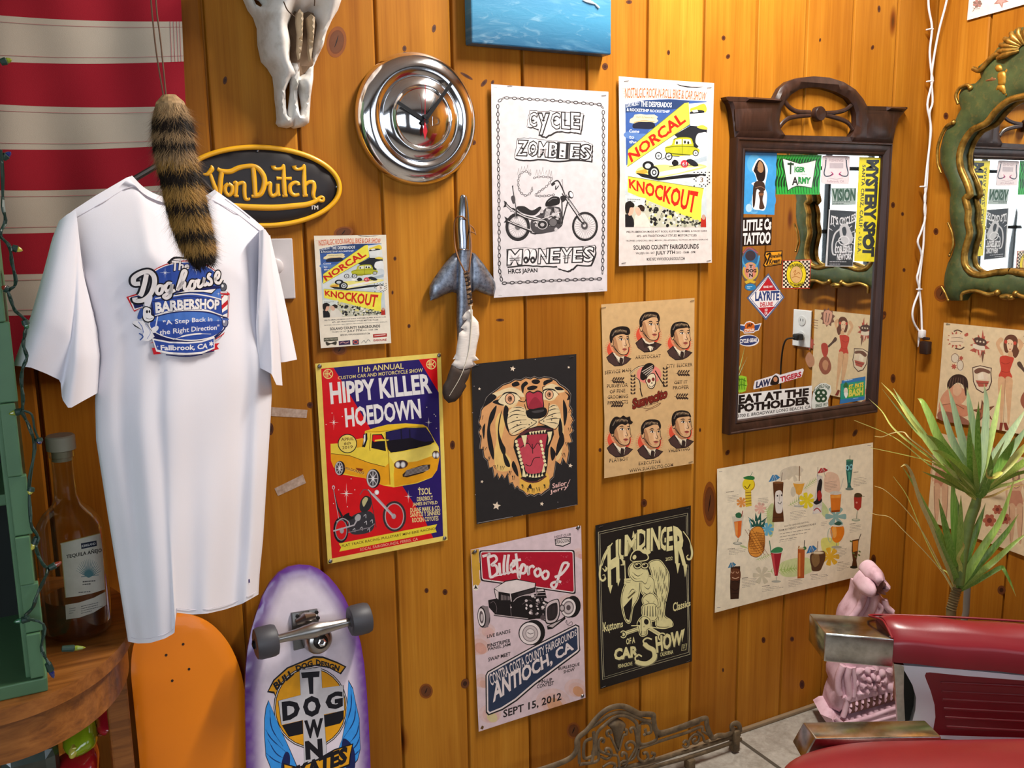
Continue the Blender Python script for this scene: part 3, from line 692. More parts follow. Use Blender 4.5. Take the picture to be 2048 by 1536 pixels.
    A.text('HELLDORADO',(262,825),(400,862),(398,882),(270,842),'7a2814',.02,sh=(3,3,'f4d070')); A.poly([(340,835),(395,842),(380,860),(352,850)],'8a3418')
    # chopper
    A.ell(240,1258,52,88,K); A.ell(244,1258,38,64,Rd); A.ring(242,1258,42,72,6,'9a9498'); A.ell(246,1262,14,20,'b0aaae')
    A.ring(605,1165,80,104,16,'3c3034'); A.ring(605,1165,66,90,7,'c0aeb0'); A.ell(600,1165,15,18,'b4aeb2')
    A.blob([(290,1200),(340,1150),(430,1130),(470,1170),(465,1240),(430,1275),(340,1290),(300,1270)],'38363c'); A.blob([(370,1120),(375,1060),(410,1025),(450,1050),(440,1110),(400,1140)],'2a2c2e')
    A.blob([(385,1065),(405,1035),(425,1045),(410,1080),(395,1100)],'c8c08a'); A.blob([(255,1165),(295,1140),(300,1160),(330,1175),(290,1195),(262,1200)],'1c181e')
    A.line([(185,960),(215,1100),(250,1170)],[5,12,16],'2a2228'); A.line([(188,965),(200,1040),(225,1180)],4,'c8b4b8'); A.ell(190,968,10,14,'d8ccd0'); A.ell(190,970,5,8,Rd)
    A.line([(425,985),(595,1165)],11,'d0c8cc'); A.line([(460,1010),(600,1160)],8,'b8a8ac'); A.line([(440,1010),(480,1240)],5,'4a3a40')
    A.crv([(370,1020),(395,985),(425,990),(440,1010)],5,'6a5a60'); A.ell(485,1002,15,17,'e8e2e2'); A.ell(487,1002,9,11,'fff')
    A.crv([(210,1205),(250,1180),(290,1200),(300,1230)],7,'b8b0b4'); A.line([(188,1265),(330,1225),(350,1190)],10,'c4bcc0'); A.blob([(335,1175),(355,1150),(375,1160),(370,1190),(345,1198)],'b8b4b6')
    for x,y in ((370,1250),(400,1210),(420,1260),(320,1260),(395,1165),(440,1200)): A.crv([(x,y),(x+14,y-12),(x+16,y+12)],4,'c8c4c8')
    A.line([(290,1275),(440,1240),(470,1215)],6,'8a8288')
    for i,tt in enumerate(('TSOL','DEADBOLT','JAMES INTVELD','DUANE MARK & CO.','SANTOS Y SINNERS','ROCKIN COYOTES')):
        y = (968,1025,1064,1100,1132,1168)[i]; x0,x1 = ((765,856),(758,865),(728,897),(712,915),(712,915),(725,903))[i]; h = (46,30,30,32,32,32)[i]; s = -(x1-x0)*.085
        A.text(tt,(x0,y+8),(x1,y+8+s),(x1+1,y+8+s+h),(x0+1,y+8+h),'f3df9a',.022)
    A.poly([(225,1350),(895,1218),(880,1245),(892,1272),(228,1405),(242,1376)],'f3dc3c'); A.text('FLAT TRACK RACING, PULLSTART MINI BIKE RACING',(246,1358),(878,1238),(878,1258),(246,1378),'5a3a14',.012)
    A.text('SOCAL FAIRGROUNDS, FERRIS, CA',(370,1382),(764,1308),(764,1330),(370,1404),'f0b898',.006)
poster('hot_rod_show_poster','red and purple show poster with a yellow pickup truck and a chopper','poster',BACK(),(610,690),.29297,[(65,125),(920,52),(965,1325),(150,1490)],'f5d96a',d_hippy,m=INKG,
    warp=(curl(.002,.003,.001),curl(.003,.002,.001)),pins=[(95,143),(908,68),(945,1312),(168,1470)],pin='thumbtack')
# ---------------- roaring tiger poster
def d_tiger(A):
    K = '1c1a1b'; Or = 'e2a56c'; Cr = 'f0d8a8'; Ye = 'f0c878'; Rd = 'b8384a'; Pk = 'c84a58'
    def stars(L):
        for x,y,r in L: A.star(x,y,r,'f2ddc4',5,.45,-80)
    stars([(432,195,24),(893,183,12),(157,362,13),(908,998,19),(177,1132,14),(297,1332,36),(672,1315,18)])
    for x,y in ((112,340),(618,118),(100,560),(122,1240),(803,1300),(508,1408)): A.ell(x,y,3,3,'cbb',n=6)
    out = [(165,590),(170,540),(195,500),(215,440),(250,405),(300,370),(350,330),(410,310),(450,285),(500,290),(540,268),(580,278),(610,262),(650,278),(690,265),(740,270),(790,290),(820,325),(860,350),(890,375),(910,410),(905,450),(900,500),(925,540),(915,580),(940,620),(915,660),(935,710),(905,740),(925,800),(890,815),(900,880),(880,985),(850,930),(830,990),(790,960),(780,1030),(770,1090),(740,1120),(735,1190),(700,1215),(670,1240),(640,1230),(610,1250),(580,1235),(550,1250),(520,1210),(490,1200),(470,1170),(450,1190),(430,1140),(405,1150),(390,1060),(365,1110),(340,1070),(320,1112),(300,1060),(280,1100),(265,1010),(235,1020),(225,960),(195,930),(185,860),(160,860),(170,780),(150,720),(170,680),(150,640)]
    A.poly([(535+(x-535)*1.012,750+(y-750)*1.012) for x,y in out],'9a9088'); A.poly([(535+(x-535)*1.004,750+(y-750)*1.004) for x,y in out],K); A.poly([(535+(x-535)*.985,750+(y-750)*.985) for x,y in out],Or)
    # pale zones
    A.blob([(290,640),(330,560),(370,640),(340,800),(380,900),(420,960),(400,1040),(300,1030),(280,900),(300,780)],Ye); A.blob([(800,580),(850,640),(850,800),(830,920),(790,950),(820,780),(800,680)],'ecc98a')
    A.blob([(500,1050),(600,1110),(710,1060),(735,1120),(720,1185),(600,1235),(500,1190),(490,1120)],'edb850')
    A.blob([(240,420),(320,380),(420,350),(500,380),(530,430),(470,420),(400,400),(320,420),(260,470)],Cr); A.blob([(690,350),(760,320),(840,360),(860,385),(800,395),(740,370),(690,390)],Cr)
    A.blob([(300,470),(350,410),(430,400),(480,440),(460,500),(400,520),(340,500)],'f0d29a'); A.blob([(680,390),(740,370),(790,400),(780,450),(720,460)],'f0d29a')
    A.blob([(390,560),(450,510),(530,520),(560,580),(640,600),(630,670),(520,700),(450,745),(410,720),(385,640)],Cr); A.blob([(660,610),(720,580),(740,500),(800,500),(830,580),(820,650),(780,690),(700,660),(660,640)],Cr)
    # stripes
    S = [[(230,640),(250,560),(300,500),(280,600),(245,680),(265,800),(280,900),(270,950),(235,860),(220,740)],[(320,620),(345,540),(320,700),(345,800),(375,860),(365,920),(330,860),(310,740)],
         [(215,440),(260,405),(300,430),(260,470),(190,520),(170,560)],[(265,470),(330,450),(360,500),(300,490)],[(850,450),(880,520),(880,600),(860,670),(850,560)],[(800,820),(840,720),(860,800),(820,880),(790,920)],
         [(825,600),(845,700),(830,790),(810,700)],[(370,500),(400,530),(385,620),(405,720),(380,690),(355,580)],[(425,320),(470,300),(490,330),(440,345)],[(505,330),(540,300),(560,320),(530,350),(520,400),(505,370)],
         [(590,295),(630,282),(660,300),(640,322),(600,318)],[(690,300),(740,282),(765,295),(720,320),(690,335)],[(555,350),(600,335),(640,345),(610,370),(560,372)],[(860,385),(900,410),(905,445),(880,455),(890,420)],
         [(780,350),(820,345),(855,370),(800,372)],[(440,960),(470,1020),(480,1090),(450,1060),(425,1000)],[(350,880),(400,960),(410,1010),(370,990)],[(750,840),(790,900),(760,960),(745,900)],[(180,700),(205,650),(195,780)],[(560,1180),(580,1150),(590,1190)]]
    for P in S: A.blob(P,K,4)
    # muzzle rows
    for P in ([(385,610),(450,575),(540,585)],[(388,655),(470,625),(548,620)],[(400,705),(480,665),(555,655)],[(425,735),(490,700),(540,680)],[(410,560),(470,540),(530,555)],[(440,520),(490,515),(530,530)],
              [(700,600),(770,570),(825,560)],[(710,620),(780,605),(828,610)],[(720,640),(780,645),(810,655)],[(720,550),(770,530),(815,530)],[(735,520),(770,500),(800,505)]): A.crv(P,[3,7,3],K,4)
    A.crv([(530,490),(560,580),(600,620),(630,640),(560,690),(480,740),(410,740),(385,640),(395,570)],6,K); A.crv([(735,480),(725,560),(690,610),(650,640),(720,670),(780,700),(820,650)],6,K)
    for x,y in ((470,600),(500,640),(470,660),(570,660),(590,645),(690,630),(760,590),(755,620)): A.ell(x,y,6,5,K,n=8)
    # eyes
    for cx,cy,r in ((410,445,42),(735,410,36)):
        A.blob([(cx-r*2.3,cy+r*.5),(cx-r,cy-r*1.1),(cx+r,cy-r*1.1),(cx+r*2,cy-r*.1),(cx+r,cy+r*.9),(cx-r,cy+r*1.2)],'f4e0b4'); A.crv([(cx-r*2.5,cy+r*.6),(cx-r,cy-r*1.1),(cx+r,cy-r*1.1),(cx+r*2.3,cy+r*.1)],[4,11,4],K)
        A.ell(cx,cy,r,r*1.15,K); A.ell(cx,cy,r*.86,r,'f0b68c'); A.ell(cx,cy,r*.42,r*.55,K); A.ell(cx,cy,r*.3,r*.4,'c88a60'); A.ell(cx+2,cy-2,r*.18,r*.3,K)
    A.crv([(480,460),(530,470),(545,440)],7,K); A.crv([(690,400),(680,350),(700,340)],6,K)
    # nose and mouth
    A.blob([(540,410),(570,380),(605,390),(640,375),(680,395),(685,440),(690,520),(620,540),(560,530),(545,470)],K); A.blob([(546,412),(572,390),(605,402),(640,386),(674,402),(678,440),(683,512),(620,528),(565,522),(552,470)],Rd); A.blob([(560,520),(600,440),(640,440),(683,515),(620,526)],'9c2c3c')
    A.blob([(545,545),(600,530),(690,515),(718,545),(700,590),(640,610),(570,605),(548,580)],K); A.blob([(590,550),(640,540),(690,535),(680,552),(620,562)],'4a4648')
    A.poly([(480,750),(540,700),(640,670),(700,665),(770,690),(775,740),(730,860),(720,1000),(700,1090),(600,1145),(510,1105),(490,1000),(440,850),(445,790)],K)
    A.blob([(490,740),(560,700),(640,682),(720,690),(758,700),(680,712),(560,722),(520,750)],'5c2e34')
    A.poly([(470,780),(560,745),(720,735),(700,860),(680,1000),(660,1060),(560,1065),(520,980),(480,850)],'b23848'); A.blob([(500,850),(560,820),(600,860),(640,810),(672,850),(668,930),(600,960),(540,1000),(510,930)],Pk); A.blob([(540,1000),(600,960),(650,935),(690,960),(680,1040),(600,1068),(545,1050)],Pk)
    A.crv([(595,820),(600,900)],6,K); A.crv([(540,990),(580,1000),(610,940),(660,930)],6,K); A.crv([(500,850),(560,815),(600,860),(640,812),(670,850)],6,K); A.crv([(545,755),(560,800),(520,840)],5,K)
    for P in ([(505,750),(552,745),(545,800),(535,850),(520,800)],[(720,720),(760,715),(748,780),(722,830),(730,770)]): A.poly([((x-535)*1.06+535,(y-760)*1.04+760) for x,y in P],K); A.poly(P,'f3e4b0')
    for i in range(6): x = 568+i*24; A.poly([(x,722-i*3),(x+22,716-i*3),(x+12,748-i*3)],'f3e4b0')
    for i in range(8): x,y = 455+i*7.5,800+i*30; A.ell(x+8,y,13,15,'f3e4b0',20,8)
    for i in range(7): x,y = 655+i*6,800+i*32; A.ell(x+12,y,12,15,'f3e4b0',-20,8)
    for i in range(6): x = 540+i*25; A.poly([(x,1100+(i-2.5)**2*-2),(x+22,1098+(i-2.5)**2*-2),(x+12,1062)],'f3e4b0')
    A.poly([(512,1090),(520,1000),(545,1095)],'f3e4b0'); A.poly([(672,1060),(690,985),(702,1050)],'f3e4b0')
    A.crv([(500,1100),(560,1132),(640,1130),(710,1085)],12,'5c3030')
    # fur strokes round the edge
    R = random.Random(2)
    for x,y,a in [(170,620,100),(165,700,100),(170,780,100),(190,880,80),(230,960,70),(300,1030,90),(340,1040,90),(400,1080,80),(440,1120,90),(900,560,60),(920,640,70),(910,720,80),(890,840,90),(860,930,90),(520,1190,90),(560,1220,90),(600,1225,90),(650,1215,90),(700,1190,90)]:
        for k in range(3): b = radians(a+R.uniform(-25,25)); A.line([(x+k*9-9,y),(x+k*9-9+38*cos(b),y-38*sin(b))],[2,6],K)
    A.text('Sailor',(758,1148),(880,1118),(872,1160),(762,1188),'f0c0b8',.015); A.text('Jerry',(735,1205),(895,1150),(885,1192),(742,1242),'f0c0b8',.015); A.line([(905,1112),(880,1165)],4,'f0c0b8')
    A.line([(138,1474),(432,1420)],3,'b0a8a4'); A.line([(795,1353),(955,1320)],3,'8a8280')
poster('tiger_head_poster','black poster with a roaring orange tiger head and small stars','poster',BACK(),(920,690),.24085,[(88,158),(955,72),(965,1320),(130,1485)],'262425',d_tiger,warp=(curl(.001,.003),curl(.003,.002)),pins=[(128,168),(915,95)])
# ---------------- barber haircut poster
def d_barber(A):
    K = '1d1512'; Sk = 'e0b080'; Sd = 'b8845c'; Hr = '241a18'; Rd = 'e0543a'; Su = '4a3430'
    def head(cx,cy,s,prof,sty,yaw,lab,lq,tie):
        f = lambda P: [(cx+x*s*yaw,cy+y*s) for x,y in P]
        if prof is None: prof = 1
        for i in range(40):
            t = 2*pi*i/40; A.line([(cx-10*s*yaw+cos(t)*96*s,cy+55*s+sin(t)*88*s),(cx-10*s*yaw+cos(t)*112*s,cy+55*s+sin(t)*102*s)],2.4,Rd)
        A.ell(cx-10*s*yaw,cy+55*s,94*s,86*s,Rd); A.ell(cx-10*s*yaw,cy+15*s,70*s,80*s,'e8926a')
        A.poly(f([(-110,120),(-60,75),(-20,100),(40,108),(100,130),(60,170),(20,190),(-40,195),(-90,160)]),K); A.poly(f([(-104,122),(-62,84),(-20,150),(0,185),(-40,188),(-86,158)]),Su); A.poly(f([(40,115),(92,131),(56,166),(22,185)]),Su)
        A.poly(f([(-58,80),(-20,90),(42,108),(28,170),(10,186),(-15,150)]),'efe0c4'); A.line(f([(-58,82),(-10,150),(5,182)]),4,K); A.line(f([(42,110),(14,180)]),4,K)
        if tie == 'bow': A.poly(f([(-50,112),(0,130),(50,118),(56,158),(4,142),(-40,160)]),'33231f')
        else: A.poly(f([(4,120),(26,124),(30,150),(22,188),(2,184),(-2,150)]),'33231f')
        A.poly(f([(-60,40),(-30,100),(0,118),(36,112),(40,70)]),Sd)
        A.blob(f([(-70,-40),(-60,-80),(0,-105),(60,-90),(78,-40),(80,0),(88,30),(76,40),(78,62),(66,92),(36,102),(0,92),(-34,60),(-60,20)]),K); A.blob(f([(-66,-40),(-56,-76),(0,-100),(56,-86),(73,-40),(75,0),(83,28),(71,38),(72,60),(61,87),(36,96),(2,87),(-30,57),(-55,18)]),Sk)
        A.blob(f([(-60,-20),(-40,-50),(-20,0),(-10,50),(10,82),(-30,55),(-54,20)]),Sd); A.blob(f([(30,-30),(50,-10),(46,30),(30,40),(22,0)]),'eec49a')
        A.blob(f([(-76,-20),(-62,-34),(-48,-16),(-52,22),(-66,30),(-76,8)]),K); A.blob(f([(-72,-18),(-62,-28),(-52,-14),(-56,18),(-66,24),(-72,6)]),Sk); A.crv(f([(-66,-14),(-60,0),(-66,14)]),3,Sd)
        A.blob(f(sty),K); c = Vector((sum(p[0] for p in sty)/len(sty),sum(p[1] for p in sty)/len(sty)))
        for k in range(9): x = -40+k*11; A.crv(f([(x,-112+abs(k-4)*2),(x+7,-104+abs(k-4)*2),(x+10,-88+abs(k-4)*2)]),[1,3.4,1],'d8b890',3)
        for k in range(5): A.crv(f([(-66+k*4,-60-k*8),(-58+k*4,-58-k*8),(-52+k*4,-66-k*8)]),[1,4,1],'9a8878',3)
        A.crv(f([(-12,-44),(14,-52),(30,-42)]),[3,8,3],K); A.crv(f([(52,-46),(66,-50),(76,-42)]),[3,7,3],K)
        A.blob(f([(-6,-26),(12,-36),(30,-26),(14,-20)]),'f4e8d8'); A.ell(*f([(15,-27)])[0],6*s,8*s,K); A.crv(f([(-10,-24),(12,-38),(32,-26)]),[2,6,2],K); A.blob(f([(54,-28),(66,-34),(74,-27),(64,-22)]),'f4e8d8'); A.ell(*f([(65,-28)])[0],5*s,7*s,K); A.crv(f([(52,-27),(66,-36),(76,-26)]),[2,5,2],K)
        A.crv(f([(44,-38),(50,0),(58,20),(44,26),(36,18)]),[2,4,3],K); A.blob(f([(22,52),(44,44),(62,52),(42,66)]),'b4584a'); A.crv(f([(20,53),(44,52),(64,52)]),[2,4,2],K); A.crv(f([(30,72),(44,75)]),3,Sd)
        A.crv(f([(-46,26),(-24,62),(4,90),(38,99)]),4,K)
        if lab: A.text(lab,*lq,'2b1c16',.02,sp=1.15); (x0,y0),(x1,y1) = lq[0],lq[1]; A.line([(x0,y0+8),(x1,y1+8)],4.5,'d8b27e')
    pomp = [(-78,-10),(-82,-60),(-60,-110),(0,-135),(60,-132),(84,-110),(86,-75),(60,-62),(30,-72),(0,-68),(-30,-58),(-54,-36),(-62,0)]
    part = [(-74,-10),(-76,-70),(-40,-118),(20,-128),(66,-118),(84,-80),(78,-50),(62,-80),(24,-84),(-20,-66),(-50,-50),(-58,-10)]
    slick = [(-76,0),(-80,-60),(-56,-108),(0,-124),(56,-112),(80,-70),(60,-74),(20,-70),(-24,-62),(-46,-40),(-56,0)]
    curly = [(-84,0),(-84,-60),(-60,-110),(-30,-128),(0,-120),(24,-136),(50,-122),(76,-128),(84,-98),(100,-84),(84,-66),(60,-72),(40,-60),(10,-68),(-20,-50),(-44,-20),(-56,10)]
    head(232,385,.98,1,pomp,1,'SERVICE MAN',[(112,612),(325,590),(325,618),(112,642)],'tie')
    head(472,265,1.02,1,part,1,'ARISTOCRAT',[(360,490),(565,476),(565,504),(360,518)],'bow')
    head(722,335,.98,1,slick,1,'CITY SLICKER',[(608,560),(818,546),(818,574),(608,590)],'tie')
    head(236,1110,1.02,1,curly,1,'PLAYBOY',[(145,1320),(298,1304),(298,1332),(145,1350)],None)
    head(480,1130,1.0,1,part,1,'EXECUTIVE',[(380,1344),(556,1326),(556,1352),(380,1372)],'tie')
    head(728,1050,.98,1,slick,1,'VALENTINO',[(620,1240),(792,1222),(792,1250),(620,1270)],'tie')
    A.text('WWW.SUAVECITO.COM',(305,1402),(656,1352),(656,1380),(305,1430),'2b1c16',.02,sp=1.1); A.line([(305,1410),(656,1360)],4,'d8b27e')
    for i,(t,x0,x1) in enumerate((('PURVEYOR',130,300),('OF FINE',152,278),('GROOMING',135,300),('PRODUCTS',135,300))): y = 720+i*45; A.text(t,(x0,y),(x1,y-8),(x1,y+20),(x0,y+30),'2b1c16',.02); A.line([(x0,y+8),(x1,y)],4,'d8b27e')
    for i,(t,x0,x1) in enumerate((('GET IT',672,778),('PROPER',662,790))): y = 692+i*42; A.text(t,(x0,y),(x1,y-6),(x1,y+22),(x0,y+28),'2b1c16',.02); A.line([(x0,y+8),(x1,y)],4,'d8b27e')
    def sprig(x,y,w,d):
        A.crv([(x,y),(x+w*.5,y-6),(x+w,y-12)],3,K)
        for k in range(5): px = x+w*(.12+k*.2); A.blob([(px,y-2),(px+14*d,y-26),(px+24*d,y-22),(px+8*d,y-4)],'3a2a22',3); A.blob([(px,y+2),(px+14*d,y+22),(px+26*d,y+14),(px+10*d,y)],'3a2a22',3)
    sprig(160,690,95,1); sprig(175,882,95,-1); sprig(685,632,95,1); sprig(672,820,95,1)
    # skull combing its hair over the script
    A.ell(470,640,100,75,'e88a7a'); A.blob([(400,640),(420,580),(460,550),(500,555),(510,590),(440,680),(405,680)],K)
    for i in range(4): A.line([(412+i*14,620+i*12),(500,568+i*14)],7,'c8b8a8')
    A.blob([(440,690),(470,640),(510,630),(526,670),(520,730),(495,758),(465,748),(450,715)],K); A.blob([(446,690),(472,646),(508,637),(520,670),(514,726),(494,750),(468,742),(455,712)],'efdcb8'); A.ell(470,692,14,17,'7a2a26'); A.ell(504,680,12,15,'7a2a26'); A.poly([(484,715),(494,700),(500,714)],K); A.crv([(470,730),(490,742),(514,720)],5,K)
    A.crv([(330,650),(390,690),(400,760),(415,820)],9,K); A.crv([(318,635),(370,590),(430,570)],13,K); A.crv([(320,634),(370,592),(428,572)],7,'e0c8a0'); A.crv([(335,655),(385,690),(395,750)],4,'e0c8a0'); A.crv([(520,610),(560,680),(600,740)],9,K); A.crv([(525,640),(560,700),(560,740)],4,'e0c8a0')
    for s_,x in ((1,340),(-1,600)):
        for k in range(6): y = 800-k*28+(0 if s_ > 0 else -60); A.blob([(x,y),(x+16,y-22),(x+20,y-4)],'3a2a22',3); A.blob([(x,y),(x-16,y-20),(x-18,y-2)],'3a2a22',3)
    A.text('Suavecito',(335,838),(622,745),(615,830),(335,925),'7a2418',.05,out='2b1c16',outw=.035,sh=(4,5,'d8b27e')); A.text('POMADE',(440,885),(545,845),(545,868),(440,905),'5a3024',.01); A.crv([(400,905),(470,915),(560,870),(530,900),(440,935)],4,'5a3024')
poster('barber_haircut_poster','tan poster of six barbered heads with slicked hair around a skull','poster',BACK(),(1180,590),.24747,[(83,75),(835,22),(830,700),(820,1355),(100,1475),(108,1000)],'d8b27e',d_barber,warp=(curl(.001,.002),curl(.006,.002,.001)),pins=[(102,100),(815,45),(795,1342)])
# ---------------- hot rod poster
def d_billet(A):
    K = '1b1618'; Rd = 'b8142e'; Nv = '2c3a56'; Pk = 'e8cdd2'; Wh = 'f3e4e2'
    R = random.Random(8)
    for x,y,r,c in ((110,330,60,'d9a83c'),(100,430,45,'d8b050'),(120,900,90,'e0a898'),(760,620,90,'e4b4b0'),(800,1200,80,'dca078'),(200,1380,80,'e2cf9c'),(640,1300,120,'e0a884'),(820,260,40,'d8a4a0'),(140,1150,60,'e0b0a0'),(180,800,60,'e4b8b4')):
        for k in range(3): A.ell(x+k*8,y+k*12,r*(1-k*.25),r*(.8-k*.2),['e6c6c4','e4bcb4',c][k],k*20)
    A.poly([(70,240),(125,232),(130,480),(85,510)],'d8a63c')
    def rr(P,c,k=22):
        out = []
        for i,p in enumerate(P):
            a,b = Vector(P[i-1]),Vector(P[(i+1) % len(P)]); p = Vector(p); u = (a-p).normalized()*k; w = (b-p).normalized()*k
            out += [p+u,p+u*.4+w*.06,p+u*.06+w*.4,p+w]
        A.poly(out,c)
    P = [(130,245),(790,242),(798,545),(140,452)]
    rr([(127,242),(793,239),(801,549),(137,456)],K); rr([(135,250),(785,247),(793,540),(146,448)],Wh); rr([(141,256),(779,254),(787,532),(152,441)],Rd,18)
    for x,y in ((700,420),(740,460),(470,300),(720,290),(220,440),(620,500),(680,470)):
        for k in range(5): A.ell(x+R.uniform(-25,25),y+R.uniform(-14,14),R.uniform(2,8),R.uniform(1,4),'d05868',R.uniform(0,90),6)
    # Billetproof brush script
    C = 'f6e6e4'; W1 = 18
    for L in ([(150,285),(200,272),(190,285),(205,430)],[(195,290),(235,280),(250,310),(215,345),(245,350),(255,395),(225,425),(200,430)],[(268,330),(275,410),(285,405)],[(308,275),(300,340),(302,405),(315,398)],[(335,272),(325,345),(328,402),(342,392)],
              [(345,365),(375,345),(368,325),(350,350),(358,395),(385,382)],[(385,265),(392,330),(398,400),(408,438),(415,395),(430,350)],[(360,318),(420,308)],[(412,375),(432,340),(455,362),(445,400),(418,402)],[(462,350),(474,415),(476,370),(500,352),(512,365)],
              [(535,368),(515,392),(528,424),(552,412),(555,380),(535,368)],[(590,385),(568,410),(582,442),(606,430),(610,398),(590,385)],[(750,330),(715,335),(690,400),(660,500),(632,490),(640,470),(680,460),(700,465)],[(655,430),(700,410),(745,355),(750,330)]):
        A.crv(L,W1,C,5)
    A.crv([(210,428),(270,415),(345,398),(400,395)],9,C)
    # car
    A.poly([(190,590),(235,580),(420,560),(520,560),(620,610),(660,600),(690,640),(640,720),(470,720),(240,690),(195,640)],K); A.poly([(230,510),(310,455),(390,442),(525,470),(520,535),(385,570),(365,605),(255,590),(240,570)],K)
    A.poly([(236,508),(312,462),(390,449),(518,472),(515,500),(350,545),(262,530)],'f1e2e0'); A.poly([(236,515),(262,532),(262,585),(245,572)],'e6d5d4'); A.poly([(268,538),(350,552),(370,568),(352,600),(275,585)],K); A.poly([(395,545),(510,505),(515,530),(400,560)],'3b3436')
    for i in range(8): A.line([(282+i*10,552+i*2),(282+i*10,590)],3,'b8a8a8')
    A.line([(345,545),(352,600)],6,'f1e2e0'); A.crv([(365,600),(400,570),(480,548),(530,552)],5,'c9b9b9'); A.crv([(440,560),(490,555),(530,575)],3,'a89a9a')
    A.crv([(205,610),(230,600),(250,640),(245,680)],3,'7a6c6e'); A.line([(345,620),(352,700)],3,'8a7c7e'); A.crv([(430,620),(470,590),(500,600)],4,'6a5c5e'); A.ell(350,640,6,6,'c8b8b8')
    A.line([(230,692),(330,705),(470,722),(520,715)],13,K); A.line([(230,690),(330,703),(470,720)],6,'c8b8b8')
    for i in range(60):
        x = R.uniform(455,600); y = R.uniform(545,690); r = R.uniform(4,13); A.ell(x,y,r,r*R.uniform(.5,1),R.choice([K,'d8c8c8','8a7c7e','f0e2e0',K]),R.uniform(0,90),9)
    for i in range(5): A.ell(532+i*13,545+(i % 2)*6,8,22,K); A.ell(532+i*13,543+(i % 2)*6,5,17,'c8b8b8')
    A.poly([(525,512),(582,508),(590,540),(600,575),(520,580),(535,545)],K); A.poly([(532,516),(576,513),(580,525),(536,530)],'e0d0d0'); A.line([(530,540),(590,536)],4,'e0d0d0'); A.line([(526,560),(596,556)],4,'b0a0a0')
    A.blob([(590,640),(610,605),(650,585),(685,590),(690,690),(660,745),(600,755),(588,720)],K); A.blob([(594,642),(612,610),(650,591),(680,596),(684,686),(657,738),(604,747),(593,716)],'d8c6c6'); A.blob([(602,650),(620,625),(650,610),(672,614),(674,685),(652,725),(612,732),(602,705)],'231c1e')
    for i in range(7): A.line([(610+i*9,640-i*3),(612+i*9,722-i*2)],2,'5a4c4e')
    A.poly([(600,770),(700,720),(725,700),(730,720),(640,790),(605,795)],K); A.poly([(606,772),(700,728),(722,710),(640,780)],'c8b8b8')
    A.ell(160,705,44,78,K,-6); A.ell(156,705,36,72,'cdbdbd',-6); A.poly([(150,630),(190,632),(202,700),(190,778),(150,782)],'8a7c7e'); A.ell(145,708,30,72,K,-4); A.ell(143,708,24,62,'f3e6e4',-4); A.ell(143,708,15,44,'6a5c5e',-4); A.ell(145,710,8,25,'d8c8c8')
    A.ell(510,815,78,88,K); A.ell(488,820,86,84,K); A.ell(483,822,74,76,'f5e8e6'); A.ell(484,822,56,58,'8a7c7e'); A.ell(484,822,50,52,'d4c4c4'); A.ell(484,822,34,36,'a89a9a'); A.ell(484,822,28,30,'efe2e0'); A.crv([(465,815),(485,826),(508,818)],4,K)
    A.ell(778,635,56,76,K,8); A.ell(755,640,60,72,K,8); A.ell(750,642,50,63,'f5e8e6',8); A.ell(750,642,38,48,'8a7c7e',8); A.ell(750,642,30,38,'d4c4c4',8); A.ell(750,642,15,19,'5a4c4e')
    A.line([(690,640),(720,640)],10,K); A.ell(706,645,20,26,'4a3e40'); A.ell(706,645,13,18,'c8b8b8'); A.line([(560,720),(590,735)],8,K); A.ell(572,712,18,18,'5a4c4e')
    A.crv([(728,748),(738,730),(742,762),(770,738),(775,760),(745,768)],3,K)
    # banner
    Q = [(165,1085),(520,905),(822,755),(830,950),(520,1180),(380,1300),(175,1392)]
    c = Vector((500,1075)); A.poly([(170,1112),(185,1085),(500,912),(800,757),(825,768),(828,900),(832,938),(815,958),(520,1180),(390,1292),(290,1355),(190,1392),(172,1372)],K)
    A.poly([(178,1114),(190,1092),(502,920),(800,766),(818,776),(822,900),(824,934),(810,950),(515,1172),(384,1284),(285,1346),(194,1381),(180,1364)],Wh); A.poly([(188,1118),(198,1100),(505,930),(800,777),(809,784),(812,900),(814,930),(803,942),(508,1163),(378,1274),(280,1336),(200,1368),(190,1356)],Nv)
    A.text('CONTRA COSTA COUNTY FAIRGROUNDS',(192,1108),(805,790),(805,835),(210,1190),Wh,.012)
    A.text('ANTIOCH, CA',(222,1160),(770,872),(792,942),(222,1330),Wh,.035)
    for t,q in (('LIVE BANDS',[(182,832),(346,792),(346,818),(182,856)]),('PINSTRIPER',[(184,895),(346,858),(346,884),(184,922)]),('PANEL JAM',[(190,922),(346,888),(346,912),(190,948)]),('SWAP MEET',[(190,990),(346,950),(346,976),(190,1018)]),('BURLESQUE',[(680,1058),(826,1022),(826,1048),(680,1082)]),('SHOW',[(715,1078),(792,1058),(790,1082),(715,1102)]),('PIN-UP',[(542,1148),(636,1130),(636,1156),(542,1174)]),('CONTEST',[(530,1180),(648,1152),(648,1180),(530,1206)])): A.text(t,*q,K,.02)
    A.text('SEPT 15, 2012',(294,1355),(700,1230),(700,1292),(294,1418),K,.02)
    A.text('HOST CLUB',(655,142),(768,122),(768,140),(655,160),K,.015); A.poly([(655,165),(712,152),(768,150),(765,195),(712,218),(660,210)],K); A.poly([(661,170),(712,158),(762,157),(759,190),(712,211),(665,204)],'efe0de'); A.text('DRAGOONS',(660,172),(764,158),(764,184),(660,200),K,.015)
    A.ell(102,502,20,20,'f3ead8'); A.blob([(102,482),(110,500),(118,510),(100,508),(88,512),(96,500)],K,3)
    for x,y in ((812,85),(145,1475),(85,258)): A.poly([(x-12,y+8),(x,y-14),(x+14,y-6),(x+6,y+14)],'6a4a20')
